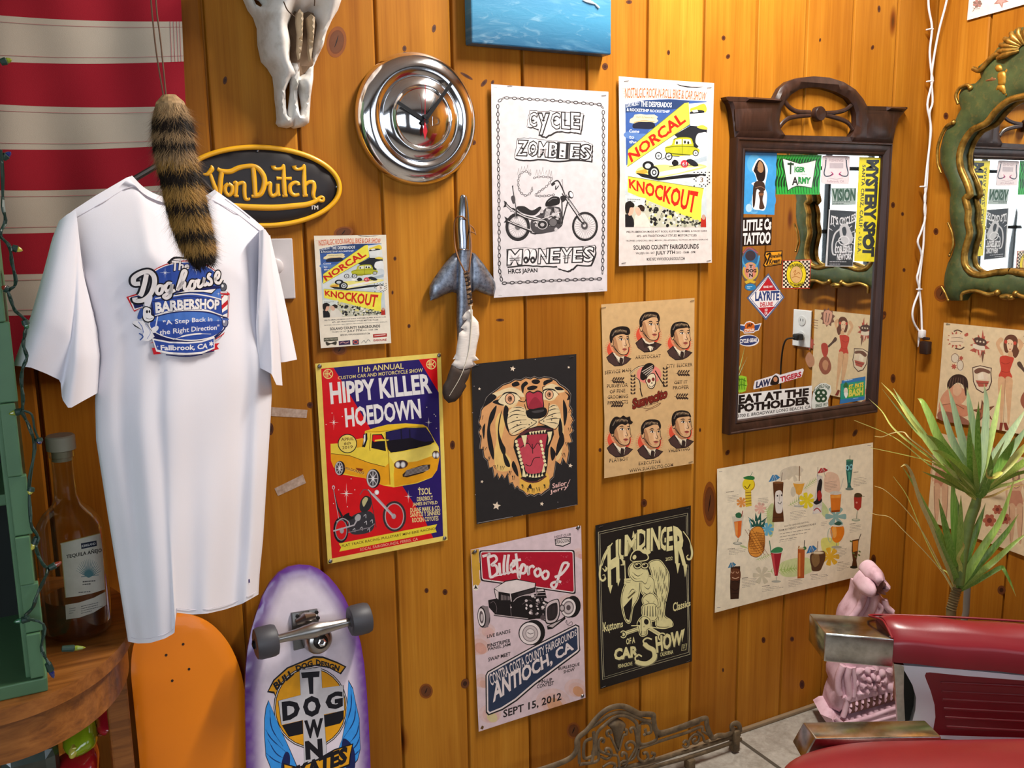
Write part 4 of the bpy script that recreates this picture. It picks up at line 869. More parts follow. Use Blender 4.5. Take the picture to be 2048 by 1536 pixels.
poster('hot_rod_poster','pinkish weathered poster with a black hot rod roadster under a red script panel','poster',BACK(),(920,1030),.28632,[(68,238),(838,70),(866,1268),(240,1470),(122,1504)],'e6ced4',d_billet,warp=(curl(.002,.002),curl(.004,.002,.002)),pins=[(100,250),(820,82),(845,1255)],pin='thumbtack',cut=[(68,238),(838,70),(866,1268),(122,1504)])
# ---------------- black and cream car show poster
def d_hum(A):
    K = '1f1a17'; Cr = 'f0e6a8'; Gr = '8a8264'
    def box_(q,w): 
        A.line(q,w,'d8cfa8',True)
    box_([(96,282),(778,135),(792,1215),(126,1410)],4); box_([(108,296),(768,152),(782,1200),(138,1392)],3)
    A.blob([(108,650),(120,560),(135,420),(190,360),(250,320),(330,290),(440,260),(560,230),(680,220),(740,260),(800,340),(815,470),(790,500),(770,560),(700,420),(560,420),(420,430),(300,500),(270,680),(200,690),(150,620)],K)
    L = [('H',150,372,285,690,325),('U',255,338,318,500,0),('M',300,305,408,470,0),('D',395,265,470,420,0),('I',468,258,500,420,0),('N',500,250,575,430,0),('G',572,248,630,430,0),('E',622,245,672,430,0),('R',660,225,775,560,0)]
    for t,x0,y0,x1,y1,_ in L:
        s = -(x1-x0)*.2; q = [(x0,y0),(x1,y0+s),(x1-3,y1+s),(x0-2,y1)]
        if t == 'H': q = [(165,395),(255,330),(262,660),(172,705)]
        if t == 'R': q = [(668,232),(772,270),(772,545),(685,520)]
        A.text(t,*q,Cr,.045 if t in 'HR' else .03,out=K,outw=.05,sh=(7,4,Gr))
    for P in ([(172,400),(135,470),(112,560),(110,630),(130,655),(150,640),(145,610),(130,615)],[(205,365),(160,440),(125,540)],[(130,560),(150,580),(160,560),(150,545)],[(745,275),(790,340),(812,430),(805,480),(785,490),(772,470),(785,455)],[(260,480),(285,500),(290,530),(270,535)]): A.crv(P,[8,16,7],'c8bf8c',5); A.crv(P,[5,12,5],Cr,5)
    for P in ([(172,690),(190,755),(208,690)],[(240,640),(250,700),(268,640)],[(690,520),(705,600),(722,520)],[(745,520),(760,628),(778,530)],[(365,270),(355,330),(380,310)]): A.poly(P,Cr)
    A.text('2022',(612,478),(666,468),(666,495),(612,505),Cr,.01)
    # hunched feathered biker bird on a skull with crossed wrenches (plain stand-in figure)
    def o(P,c=Cr,w=7,k=5):
        S = spl([Vector(p) for p in P],k,True); A.line(S,w*2.2,Cr,True); A.poly(S,K); A.poly(S,c) if c != K else None; A.line(S,w*.6,K,True)
    o([(490,520),(560,500),(600,540),(635,610),(630,720),(610,820),(600,920),(650,960),(660,1000),(590,1010),(540,990),(560,860),(530,700),(510,600)])
    for i in range(26): x = 520+(i % 7)*15; y = 550+(i//7)*100+(i % 3)*20; A.crv([(x,y),(x+8,y+45),(x+2,y+90)],[2,5,1],K,3)
    o([(430,650),(490,620),(525,660),(520,740),(480,780),(430,740)]); o([(440,790),(500,750),(550,800),(545,860),(460,850)])
    for P in ([(450,700),(480,720),(500,690)],[(460,800),(500,830),(530,810)],[(440,740),(470,760),(500,740)]): A.crv(P,[2,5,2],K,4)
    o([(340,650),(400,640),(415,700),(400,790),(360,860),(340,970),(310,960),(285,880),(278,790),(300,700)]); A.poly([(290,860),(360,780),(352,880),(335,960),(308,945)],K); A.crv([(330,760),(360,720),(390,740)],[2,5,2],K,4); A.line([(325,790),(380,740)],12,'6a5e3c')
    o([(335,560),(370,520),(440,530),(470,580),(480,620),(460,680),(430,660),(380,660),(340,620)]); A.blob([(345,500),(350,450),(390,415),(450,430),(485,470),(470,500),(400,510)],Cr); A.blob([(350,500),(356,455),(392,424),(446,437),(476,470),(462,495),(400,503)],K); A.ell(375,475,14,18,Cr,20)
    A.poly([(410,420),(430,400),(440,420),(455,395),(465,420),(485,402),(500,440),(480,455),(440,445)],Cr)
    for x in (400,455): A.ell(x,540,34,28,K,-10); A.ell(x,540,27,22,Cr,-10); A.ell(x,538,20,15,K,-10); A.ell(x-6,532,7,4,Cr,-10)
    A.blob([(440,590),(470,575),(480,620),(465,670),(440,650),(450,620)],Cr); A.crv([(360,590),(400,620),(440,600)],[2,5,2],K,4); A.crv([(350,610),(380,640),(420,640)],[2,4,2],K,4)
    A.line([(300,500),(305,640),(300,680)],[5,9,12],Cr); A.poly([(296,640),(345,635),(365,660),(330,690),(298,680)],Cr); A.line([(305,660),(350,650)],3,K); A.line([(308,672),(345,665)],3,K)
    o([(440,850),(520,830),(555,880),(540,950),(480,960),(440,920)])
    for i in range(5): A.line([(455+i*20,850),(450+i*22,930)],[4,7],K)
    o([(400,980),(440,930),(490,950),(500,1010),(470,1030),(465,1065),(425,1075),(410,1030)]); A.ell(465,970,18,22,K,-10); A.ell(408,985,10,16,K); A.poly([(440,1010),(448,995),(455,1010)],K)
    for i in range(4): A.line([(428+i*11,1040),(428+i*11,1065)],2.5,K)
    A.line([(280,1065),(400,1025)],30,Cr); A.line([(290,1062),(400,1026)],18,K); A.line([(295,1060),(400,1026)],12,Cr); A.ell(288,1066,26,30,Cr); A.ell(288,1066,19,22,K); A.ell(288,1066,13,14,Cr); A.poly([(262,1050),(285,1060),(280,1075),(262,1085)],K)
    A.line([(490,1020),(580,1075)],28,Cr); A.line([(492,1022),(580,1074)],12,'d8cf98'); A.ell(585,1085,34,34,Cr); A.ell(585,1085,24,24,K); A.ell(582,1088,14,14,Cr)
    A.crv([(350,1000),(420,1000),(500,1010),(600,1020),(665,1000)],8,Cr); A.crv([(590,960),(640,950),(655,985),(610,1000)],10,Cr); A.line([(425,840),(425,1090)],4,K)
    A.text('Kustoms',(130,975),(288,958),(285,1010),(142,1050),Cr,.02); A.crv([(185,1055),(160,1010),(130,1040)],4,Cr); A.text('Classics',(668,822),(800,800),(800,845),(668,895),Cr,.02)
    A.text('OF A',(310,1098),(378,1082),(378,1132),(310,1146),Cr,.03); A.text('CAR',(216,1175),(402,1150),(402,1236),(216,1270),Cr,.05,out=K,outw=.03,sh=(5,4,Gr))
    A.crv([(508,1105),(470,1095),(440,1120),(470,1160),(520,1190),(525,1250),(470,1290),(400,1285),(375,1250),(400,1220),(430,1235)],[14,40,14],Gr,6); A.crv([(505,1103),(468,1093),(440,1118),(470,1158),(518,1188),(522,1246),(468,1286),(402,1280),(378,1248),(402,1222),(428,1234)],[10,34,10],Cr,6)
    A.text('HOW',(530,1080),(745,1025),(735,1140),(540,1210),Cr,.045,out=K,outw=.03,sh=(5,4,Gr)); A.poly([(735,1030),(756,1018),(735,1125)],Cr)
    A.text('PENNGROVE',(246,1296),(356,1274),(356,1302),(246,1326),Cr,.01); A.text('CALIFORNIA',(568,1204),(666,1182),(666,1212),(568,1236),Cr,.015)
    A.line([(735,1142),(770,1134),(762,1180),(730,1188)],4,Cr,True); A.greek(740,1150,22,3,11,Cr,-4,4)
poster('car_show_poster','black poster with cream lettering and a cream biker bird on a skull','poster',BACK(),(1170,990),.26048,[(72,230),(802,76),(806,1268),(108,1482)],'211c19',d_hum,warp=(curl(.001,.003),curl(.004,.002)),pins=[(115,238),(772,100),(132,1465),(775,1268)])
# ---------------- tropical drinks menu sheet
def d_tiki(A):
    K = '2a2420'; Gn = 'c4d488'; Tx = '7a7068'
    for P,c in (([(640,300),(760,260),(830,300),(720,360),(640,380)],'dccfb8'),([(520,640),(570,580),(580,720),(560,860),(520,820)],'c6cf94'),([(980,560),(1040,640),(1020,700),(980,660)],'c9d69a'),([(640,1080),(860,1040),(900,1150),(760,1200),(640,1190)],'d6e0a0'),([(980,880),(1100,880),(1120,940),(1000,1000)],'e4e078'),([(1020,320),(1120,340),(1130,480),(1010,470)],'e8c4a8')): A.blob(P,c)
    def frond(x,y,l,a,c,n=8):
        t = radians(a); A.line([(x,y),(x+l*cos(t),y+l*sin(t))],3,c)
        for k in range(n):
            d = l*(k+1)/n; w = l*.32*(1-abs(k/n-.4)); px,py = x+d*cos(t),y+d*sin(t)
            for s in (1,-1): A.poly([(px,py),(px+w*cos(t+s*1.0),py+w*sin(t+s*1.0)),(px+6*cos(t),py+6*sin(t))],c)
    frond(700,600,150,-30,'a9c46c'); frond(830,460,130,-40,'b2cc78'); frond(560,760,150,-110,'b4cc7c'); frond(420,1060,130,-20,'b0c878'); frond(520,1160,220,-8,'94b850'); frond(640,1160,160,-14,'a4c464'); frond(350,960,60,200,'9ab85c')
    def flower(x,y,r,c,n=7):
        for k in range(n): t = 2*pi*k/n; A.blob([(x,y),(x+r*cos(t-.3),y+r*sin(t-.3)),(x+r*1.1*cos(t),y+r*1.1*sin(t)),(x+r*cos(t+.3),y+r*sin(t+.3))],c,3)
    flower(858,555,62,'ecd62c'); flower(1050,1030,70,'edb932'); flower(520,800,50,'6ab4d0'); flower(460,620,45,'eab8a4'); flower(300,570,40,'e89a4c'); flower(1100,690,80,'8db4ae',6); flower(470,1190,70,'d8cdb0',6); flower(745,330,60,'d9ccb2',5)
    def para(x,y,w,h,c,d=1):
        A.poly([(x-w*.55,y+h*.55),(x-w*.2,y-h*.45),(x+w*.2,y-h*.5),(x+w*.55,y-h*.1),(x+w*.2,y+h*.3)],c)
        for k in (-.25,.05,.3): A.line([(x+w*.1*0,y-h*.48),(x+w*k,y+h*.35)],2,'f0f0e8')
        A.line([(x,y-h*.4),(x+w*.25,y+h*1.1)],3,'6a5030')
    def stem(cx,y0,y1,wt,wb,top,c,c2='c8c4b8',foot=30):
        A.poly([(cx-wt,y0),(cx+wt,y0),(cx+wb,y1-14),(cx,y1),(cx-wb,y1-14)],c); A.line([(cx,y1),(cx,y1+foot)],6,'8a8a80'); A.ell(cx,y1+foot,wt*.9,9,'a8a89c'); A.ell(cx,y1+foot-2,wt*.7,5,'d0cfc4'); A.ell(cx,y0,wt,8,c2)
    A.ell(362,420,54,56,'c89a10'); A.ell(358,415,50,52,'f2d92a'); A.crv([(325,430),(350,452),(375,415)],7,'5a3a10'); A.poly([(330,470),(382,465),(386,600),(335,610)],'e8c83a')
    for k in range(5): A.line([(332,490+k*24),(384,485+k*24)],5,'7a5010')
    A.blob([(315,360),(360,345),(408,352),(405,378),(340,375)],'2f7a3c'); A.line([(375,350),(395,312)],4,'5a8a6a')
    A.poly([(568,405),(660,402),(650,560),(662,735),(562,740),(578,560)],'5c3418'); A.blob([(588,500),(612,470),(640,475),(652,520),(650,640),(620,665),(592,640)],'ece4da'); A.ell(607,515,6,8,K); A.ell(643,510,6,8,K); A.line([(625,505),(622,560)],5,'b8b0a8'); A.crv([(610,570),(630,585),(642,565)],5,K); A.ell(614,402,46,9,'8a5a34'); A.line([(565,700),(660,695)],4,'3a2010')
    para(582,365,90,60,'3d86b8'); A.line([(640,390),(650,316)],7,'9a8a7a')
    stem(790,405,510,50,22,0,'e8a840','efe0c0',92); A.line([(793,390),(797,262)],8,'8a6a4a'); A.ell(742,480,22,44,'d4cab4')
    A.poly([(940,330),(990,350),(985,660),(905,670),(915,560),(945,420)],'d9d2c8'); A.blob([(945,440),(970,370),(988,400),(975,500),(985,560),(940,590),(912,570),(940,540)],'201c20'); A.blob([(950,480),(970,470),(985,520),(960,560),(945,520)],'a82c28'); A.poly([(910,630),(980,600),(970,660),(915,668)],'e8e0d8'); A.crv([(915,640),(945,620),(975,650)],8,'b02a24'); A.ell(968,395,12,18,'201c20'); para(992,300,84,46,'b02428'); A.line([(948,350),(952,270)],4,'6a6060')
    A.poly([(1055,505),(1148,500),(1135,645),(1062,652)],'dd7a22'); A.poly([(1060,510),(1142,505),(1140,530),(1062,535)],'f0a040'); A.ell(1100,490,50,16,'d8d2c6'); A.line([(1140,460),(1165,365)],5,'c8c4b8'); A.poly([(1062,640),(1135,632),(1134,650),(1064,656)],'9a4a10')
    A.poly([(1190,215),(1248,205),(1240,300),(1225,420),(1235,450),(1195,455),(1200,420),(1188,300)],'2a6a60'); A.ell(1200,275,14,24,'8ad0d8',-10); A.ell(1230,268,14,24,'8ad0d8',10); A.ell(1200,275,7,14,'183a40'); A.ell(1230,268,7,14,'183a40'); A.poly([(1205,310),(1225,308),(1222,400),(1208,402)],'4aa088'); A.line([(1219,212),(1221,170)],4,'3a3a34'); A.ell(1215,455,34,12,'6a7a70'); A.ell(1215,212,28,9,'4a8a6c')
    A.poly([(1252,525),(1318,520),(1312,610),(1285,640),(1255,615)],'b03428'); A.ell(1285,520,33,9,'7a3a2c'); A.blob([(1258,500),(1280,488),(1312,495),(1318,520),(1262,522)],'4a3a20'); A.line([(1280,640),(1272,712)],5,'7a8a70'); A.ell(1268,718,36,12,'9aaa8c'); A.ell(1268,716,24,7,'d6d2bc'); A.ell(1275,570,8,8,'e8a090'); A.line([(1310,516),(1340,518)],4,'6a5030')
    A.poly([(215,690),(320,680),(298,850),(272,880),(245,855)],'d8cfb8'); A.poly([(235,735),(302,725),(292,850),(270,876),(248,850)],'df6a24'); A.poly([(240,740),(268,736),(265,860),(250,850)],'ef9a4a'); A.line([(270,880),(264,912)],6,'8a8a7c'); A.ell(264,918,40,13,'a0a090'); A.ell(264,915,28,8,'d8d2be'); A.blob([(248,670),(280,655),(302,680),(290,702),(255,698)],'2f6a44'); A.line([(300,690),(310,640)],7,'9a3a2c')
    pin = [(365,860),(375,810),(420,775),(470,780),(495,830),(500,920),(480,1000),(430,1038),(375,1020),(352,960)]
    A.blob(pin,'7a4010'); A.blob([(428+(x-428)*.95,910+(y-910)*.96) for x,y in pin],'e89a3c')
    for k in range(-9,10): A.line([p for p in [(428+k*30-70,800),(428+k*30+70,1020)]] if abs(k) < 2 else [(428+max(-64,min(64,k*14-30)),805+abs(k)*7),(428+max(-64,min(64,k*14+30)),1015-abs(k)*9)],3.4,'8a4a14')
    for k in range(9): A.crv([(358+k*2,850+k*19),(428,830+k*22),(497-k,838+k*18)],3.4,'8a4a14',4)
    for x,y,a in ((395,780,-120),(415,775,-108),(435,775,-95),(455,775,-80),(475,780,-62),(405,740,-140),(470,740,-40),(430,730,-100),(450,720,-75)): t = radians(a); A.poly([(x-16,y),(x+70*cos(t),y+75*sin(t)),(x+16,y)],'1f5a4e'); 
    A.line([(382,790),(368,702)],9,'7ab0b8')
    A.poly([(548,1000),(642,990),(605,1195),(580,1195)],'a8202c'); A.poly([(552,1010),(575,1008),(592,1180),(582,1185)],'d0484a'); A.ell(595,995,47,10,'e0d8c8'); A.blob([(548,995),(570,965),(610,950),(650,962),(640,992),(600,1000)],'3c8a54'); A.line([(550,1000),(538,895)],7,'3a7a5c'); A.line([(592,1195),(592,1235)],5,'9a9a8c'); A.ell(592,1242,40,10,'b4b4a4')
    A.poly([(778,965),(838,960),(828,1212),(772,1216)],'b85a20'); A.poly([(785,1000),(800,1000),(796,1200),(782,1200)],'e08a3c'); A.line([(830,970),(836,892)],6,'3a3a3a'); A.line([(782,965),(790,940)],10,'a8742c'); A.blob([(815,960),(840,945),(852,962),(835,975)],'3c7a44'); A.ell(806,962,28,8,'d8b88a')
    A.blob([(888,1010),(940,990),(1000,985),(1010,1040),(985,1110),(960,1150),(900,1152),(890,1110),(880,1060)],'5a3a20'); A.blob([(900,1020),(950,1005),(960,1080),(920,1120),(895,1070)],'8a6a40'); A.ell(945,998,56,14,'b89a74'); A.ell(945,998,46,9,'e8d8b4'); para(895,970,84,66,'2f78b0'); A.line([(940,985),(948,900)],10,'b8a890')
    A.blob([(1062,780),(1110,762),(1160,770),(1170,830),(1140,895),(1100,912),(1070,885),(1055,830)],'e8821c'); A.blob([(1070,790),(1100,775),(1105,850),(1080,870)],'f4ac50'); A.ell(1112,768,52,9,'e8e0c8'); A.line([(1105,912),(1104,945)],6,'a0a08c'); A.ell(1104,950,44,12,'b8b49c'); A.blob([(1085,755),(1120,730),(1150,745),(1130,765)],'2f5a4a'); A.ring(1050,850,20,60,5,'9ab8a8')
    A.poly([(1235,890),(1290,878),(1280,1000),(1268,1060),(1275,1115),(1225,1125),(1238,1060),(1230,980)],'5a3418'); A.poly([(1240,900),(1285,890),(1278,980),(1240,990)],'d8862c'); A.line([(1285,900),(1308,835)],6,'4a4030'); A.ell(1245,1118,32,12,'2c2a1c')
    for x,y in ((1225,900),(1295,985),(1290,1015),(1245,1000),(1262,1030)): A.ell(x,y,12,7,'6a7a40',30,8)
    A.poly([(205,1115),(285,1112),(284,1230),(278,1300),(270,1388),(198,1392),(196,1290),(200,1200)],'3c2416'); A.blob([(205,1150),(240,1130),(285,1150),(280,1225),(205,1228)],'6a3a22')
    for x in (222,262): A.crv([(x-14,1160),(x,1172),(x+12,1158)],6,'c89a7a')
    A.crv([(215,1208),(245,1216),(275,1205)],7,'d8b090'); A.crv([(210,1250),(240,1235),(275,1252)],6,'1c100a'); A.crv([(210,1300),(240,1320),(272,1300)],6,'1c100a'); A.line([(205,1345),(270,1340)],5,'1c100a'); para(215,1103,66,46,'3d7ea0')
    for x,y,w,n,s in ((180,515,120,5,-14),(440,540,110,5,-12),(715,655,150,6,-22),(1010,400,110,6,-14),(1250,365,110,6,-14),(1215,770,110,5,-14),(190,975,150,4,-18),(300,1225,140,6,-14),(470,1300,190,3,-26),(695,1235,130,5,-18),(885,1200,160,3,-26),(1100,970,90,6,-14),(1105,1095,110,5,-16),(975,740,60,3,-8)): A.greek(x,y,w,n,13,Tx,s,2.6,int(x))
    for x,y,w,s in ((168,482,130,-18),(300,1212,100,-12),(470,1282,130,-18),(880,1185,130,-18),(1115,1078,90,-14),(1250,312,80,-10),(1215,752,100,-14),(180,965,120,-16)): A.greek(x,y,w,1,10,'5a5048',s,5,int(y))
    A.text('EXOTIC AND DELIGHTFUL',(668,768),(872,730),(872,744),(668,782),'5a5048',.01); A.text('FROM AUTHENTIC HAWAIIAN DRINKS',(618,802),(932,745),(932,762),(618,820),'5a5048',.01); A.greek(625,838,300,3,26,'6a6058',-50,4,9); A.greek(620,908,290,1,14,'8a8078',-52,2.4,4)
    for x,y in ((120,308),(1380,86),(98,1462),(1320,1142)): A.line([(x-14,y+1),(x+14,y-1)],4,'8a8484')
poster('tropical_drinks_sheet','wide cream sheet of painted tropical cocktails pinned right of the black poster','poster',BACK(),(1410,870),.23443,[(90,285),(1412,58),(1410,600),(1365,1175),(750,1330),(62,1505),(92,900)],'f6e9cd',d_tiki,warp=(curl(.003,.006),curl(.006,.002,.002)),strips=8)
# ---------------- tattoo flash sheets on the side wall
PC = 'e6cda6'
def d_flash(A):
    K = '5a4038'; Rd = 'b85a4a'; Sk = 'dcae84'; Br = '7a5444'; Gy = 'b8aca0'
    A.line([(365,1026),(392,1030)],4,'555')
    def burst(x,y,r,n,c,w=.55): A.poly([(x+(r if i % 2 else r*w)*cos(i*pi/n),y+(r if i % 2 else r*w)*1.05*sin(i*pi/n)) for i in range(2*n)],c)
    burst(432,1150,68,11,Rd); A.blob([(385,1120),(430,1105),(490,1110),(500,1150),(490,1180),(420,1190),(388,1170)],'e8cfae'); A.crv([(400,1135),(450,1130),(490,1140)],3,K); A.crv([(395,1165),(450,1160),(492,1168)],3,K); A.crv([(420,1085),(450,1075),(485,1090)],9,K); A.crv([(430,1215),(470,1222),(500,1205)],10,K); A.blob([(500,1110),(525,1095),(530,1115),(510,1125)],Rd)
    burst(620,1190,80,9,Rd); A.poly([(642,1070),(652,1140),(630,1140)],Rd); A.poly([(540,1230),(600,1200),(590,1250)],Rd); A.poly([(638,1330),(625,1240),(655,1240)],Br)
    A.blob([(575,1140),(610,1130),(660,1150),(670,1180),(640,1200),(590,1180)],K)
    for x in (598,622,648): A.star(x,1160+(x-598)*.15,11,'efdcc0')
    A.blob([(570,1180),(620,1195),(655,1200),(650,1230),(600,1225),(565,1205)],'e8d8c0'); A.poly([(600,1225),(640,1230),(620,1290)],Rd); A.poly([(610,1228),(630,1230),(620,1280)],'e8c8b0')
    A.blob([(400,1280),(430,1255),(455,1270),(450,1310),(415,1325),(398,1305)],'e0d0b8'); A.ring(428,1290,30,36,4,Br); A.blob([(440,1320),(480,1310),(492,1345),(480,1390),(450,1375)],'e0d0b8'); A.ring(468,1345,26,40,4,Br); burst(420,1355,24,7,Rd); burst(475,1290,20,7,Rd)
    # shield with ship
    A.poly([(560,1360),(620,1345),(710,1365),(705,1400),(712,1470),(690,1530),(640,1560),(590,1530),(565,1470)],K); A.poly([(566,1366),(620,1352),(703,1371),(698,1402),(704,1468),(684,1524),(640,1550),(596,1524),(572,1468)],'e6d2b4')
    A.blob([(575,1385),(620,1365),(690,1385),(690,1410),(640,1395),(590,1410)],Br); A.poly([(600,1420),(640,1395),(650,1450),(605,1455)],'f0e0c8'); A.poly([(645,1400),(675,1420),(680,1460),(650,1455)],'e8d0b8'); A.poly([(585,1460),(690,1468),(670,1510),(610,1510)],Rd); A.line([(590,1480),(685,1486)],4,K)
    # standing bather
    F = lambda P,c: A.blob(P,c,4)
    F([(780,1130),(755,1150),(742,1185),(775,1260),(800,1270),(790,1230),(770,1190),(800,1150)],Sk); F([(920,1140),(950,1170),(950,1200),(900,1270),(880,1290),(890,1240),(920,1190),(900,1160)],Sk)
    F([(810,1140),(840,1112),(885,1115),(910,1150),(905,1200),(920,1240),(890,1290),(850,1240),(830,1250),(810,1240),(800,1190)],'6b4230'); F([(825,1160),(850,1145),(875,1165),(872,1215),(852,1245),(832,1225)],'ecc8a4'); A.ell(840,1180,5,3,K); A.ell(862,1182,5,3,K); A.ell(850,1222,8,4,'b04038'); A.ell(818,1165,12,14,'c84c3c'); A.ell(888,1175,12,14,'c84c3c')
    F([(838,1240),(866,1240),(870,1280),(835,1280)],Sk)
    F([(775,1280),(815,1270),(850,1280),(880,1290),(865,1340),(850,1390),(866,1440),(810,1458),(762,1430),(780,1380),(770,1320)],'cc4a38'); A.crv([(780,1320),(810,1335),(850,1325)],3,'8a2a20'); A.crv([(785,1390),(820,1400),(850,1392)],2.5,'8a2a20')
    for a,b in ((760,812),(815,868)): F([(a,1440),(b,1450),(b-4,1560),(b-14,1700),(b-22,1790),(a+18,1790),(a+14,1690),(a,1560)],Sk)
    A.crv([(812,1455),(808,1600),(800,1780)],3,'9a6a4c'); A.poly([(775,1785),(800,1785),(790,1850),(770,1840)],'8a3a2c'); A.poly([(800,1785),(825,1785),(850,1850),(815,1840)],'8a3a2c')
    # reclining figure with dark hair
    F([(320,1600),(360,1540),(420,1500),(500,1530),(520,1580),(480,1640),(400,1660),(310,1680)],'d89a78'); F([(370,1480),(410,1425),(470,1415),(520,1450),(528,1530),(510,1580),(490,1500),(440,1480),(380,1530)],'3c2a24')
    for k in range(6): A.crv([(400+k*18,1440),(390+k*20,1480),(380+k*24,1520)],2.5,'8a6a58')
    F([(420,1500),(460,1490),(480,1540),(450,1580),(415,1560)],'e2b490'); F([(320,1660),(400,1640),(500,1650),(560,1700),(500,1740),(400,1720),(310,1720)],'d08a6a'); F([(310,1700),(420,1710),(520,1760),(560,1800),(440,1790),(310,1760)],'9a6450'); A.crv([(330,1650),(420,1640),(500,1680)],4,'6a4030')
    A.star(650,1700,95,'7a4a34',5,.36,-100); A.star(650,1700,60,'a86a4a',5,.36,-100)
    F([(950,1560),(1000,1520),(1060,1560),(1080,1640),(1020,1700),(960,1680),(930,1620)],'9a5a44'); F([(970,1580),(1010,1560),(1040,1600),(1020,1650),(980,1650)],'c8906c')
    F([(905,1325),(930,1318),(960,1370),(1000,1420),(985,1430),(940,1380),(910,1350)],'5a4438'); F([(1000,1420),(1040,1400),(1080,1430),(1060,1500),(1020,1540),(990,1490)],'b8483a')
    # emblems on the far part of the sheet
    burst(1040,1150,90,10,Br,.75); A.blob([(990,1100),(1040,1080),(1090,1110),(1080,1200),(1040,1230),(1000,1190)],'d8a088'); A.line([(1020,1110),(1030,1200)],8,K); A.line([(1060,1110),(1055,1200)],8,K); A.greek(1150,1200,90,4,26,Br,8,7); burst(1230,1450,70,9,Rd,.7); F([(1150,1580),(1220,1540),(1260,1620),(1200,1690),(1140,1650)],'c08a6a')
def quadpts(pl,y0,y1,z0,z1):   # sheet edges along the side wall: distances from the corner and heights
    return [(y0,z1),(y1,z1),(y1,z0),(y0,z0)]
RW = RIGHT()
def rpx(a,z):   # point on the side wall -> pixel (inverse projection)
    p = Vector((XR,-a,z))-EYE; d = p.dot(FW); return (1024+FPX*p.dot(RT)/d,768-FPX*p.dot(UP)/d)
def sheet_on_side(name,label,a0,a1,zt,zb,org,sc,corners,draw,**k):
    C = corners or [((u-org[0])/sc,(v-org[1])/sc) for u,v in (rpx(a0,zt),rpx(a1,zt),rpx(a1,zb),rpx(a0,zb))]
    return poster(name,label,'poster',RW,org,sc,C,PC,draw,warp=(curl(.002,.003),curl(.003,.002)),**k)
_o,_s = (1800,380),.2605
_C = [((u-_o[0])/_s,(v-_o[1])/_s) for u,v in ((1890,645),rpx(.421,1.142),rpx(.421,.866),(1875,836))]
sheet_on_side('tattoo_flash_sheet','tan sheet of tattoo drawings with a red-suited woman, below the green mirror',0,0,0,0,_o,_s,_C,d_flash,pins=[(378,1030)])
def d_low(A):
    Br = '8a6450'; Rd = 'b06048'; Sk = 'd4a884'
    F = lambda P,c: A.blob(P,c,4)
    # faint standing figures and roses, traced in the plant zoom
    for x,y,s,h in ((620,560,1.0,1),(1100,690,1.0,1)):
        f = lambda P: [(x+a*s,y+b*s) for a,b in P]
        F(f([(-20,-70),(0,-90),(22,-70),(26,-20),(0,0),(-24,-20)]),'9a7460'); F(f([(-14,-60),(0,-76),(14,-60),(12,-30),(0,-18),(-12,-30)]),Sk); F(f([(-40,0),(0,-14),(40,0),(34,50),(28,90),(48,140),(0,160),(-46,140),(-28,90),(-34,50)]),Sk); F(f([(-34,60),(0,50),(32,60),(44,140),(0,150),(-42,140)]),'c08468'); A.crv(f([(-36,10),(0,34),(36,10)]),4,Br)
        for q in (-1,1): F(f([(q*44,140),(q*4,150),(q*10,300),(q*22,380),(q*36,380),(q*44,260)]),Sk); A.crv(f([(q*42,5),(q*62,60),(q*50,120)]),12,Sk); A.crv(f([(q*44,150),(q*40,270),(q*34,370)]),3,Br)
    for x,y,r in ((930,930,40),(1030,920,34),(980,860,30)):
        for k in range(6): t = k*pi/3; A.ell(x+r*.6*cos(t),y+r*.6*sin(t),r*.5,r*.4,Rd,k*60,10)
        A.ell(x,y,r*.4,r*.4,'7a3a2c')
    A.greek(960,985,60,3,14,Br,4,5); F([(850,460),(900,440),(960,470),(950,560),(900,600),(850,540)],'c8a080'); F([(760,400),(800,390),(830,420),(800,470)],'b0886c')
_o2,_s2 = (1690,750),.31236
_C2 = [((u-_o2[0])/_s2,(v-_o2[1])/_s2) for u,v in ((1871,862),rpx(.42,.80),rpx(.42,.535),(1857,1040))]
sheet_on_side('tattoo_flash_sheet','tan sheet of faint tattoo drawings lowest on the side wall, behind the spiky plant',0,0,0,0,_o2,_s2,_C2,d_low)
def d_top(A):
    Br = '8a7068'; Rd = 'b08078'
    for k in range(7): t = k*pi*2/7; A.blob([(565,30),(565+32*cos(t-.4),30+26*sin(t-.4)),(565+36*cos(t),30+32*sin(t)),(565+32*cos(t+.4),30+26*sin(t+.4))],Rd if k % 2 else Br,3)
    A.line([(530,90),(560,40)],5,Br); A.crv([(530,60),(550,70),(585,68)],4,Br)
    A.star(745,5,62,Rd,5,.45,80); A.star(745,5,40,'c8a098',5,.45,80)
    A.greek(520,128,20,1,10,'aaa',-3,3)
_o3,_s3 = (1810,0),.26042
_C3 = [((u-_o3[0])/_s3,(v-_o3[1])/_s3) for u,v in (rpx(.104,2.24),rpx(.40,2.24),rpx(.40,1.974),(1937,41))]
poster('tattoo_flash_print','white print of tattoo flash drawings above the green mirror','poster',RW,_o3,_s3,_C3,'f0e9e0',d_top,warp=(curl(.001,.003),curl(.004,.002)))
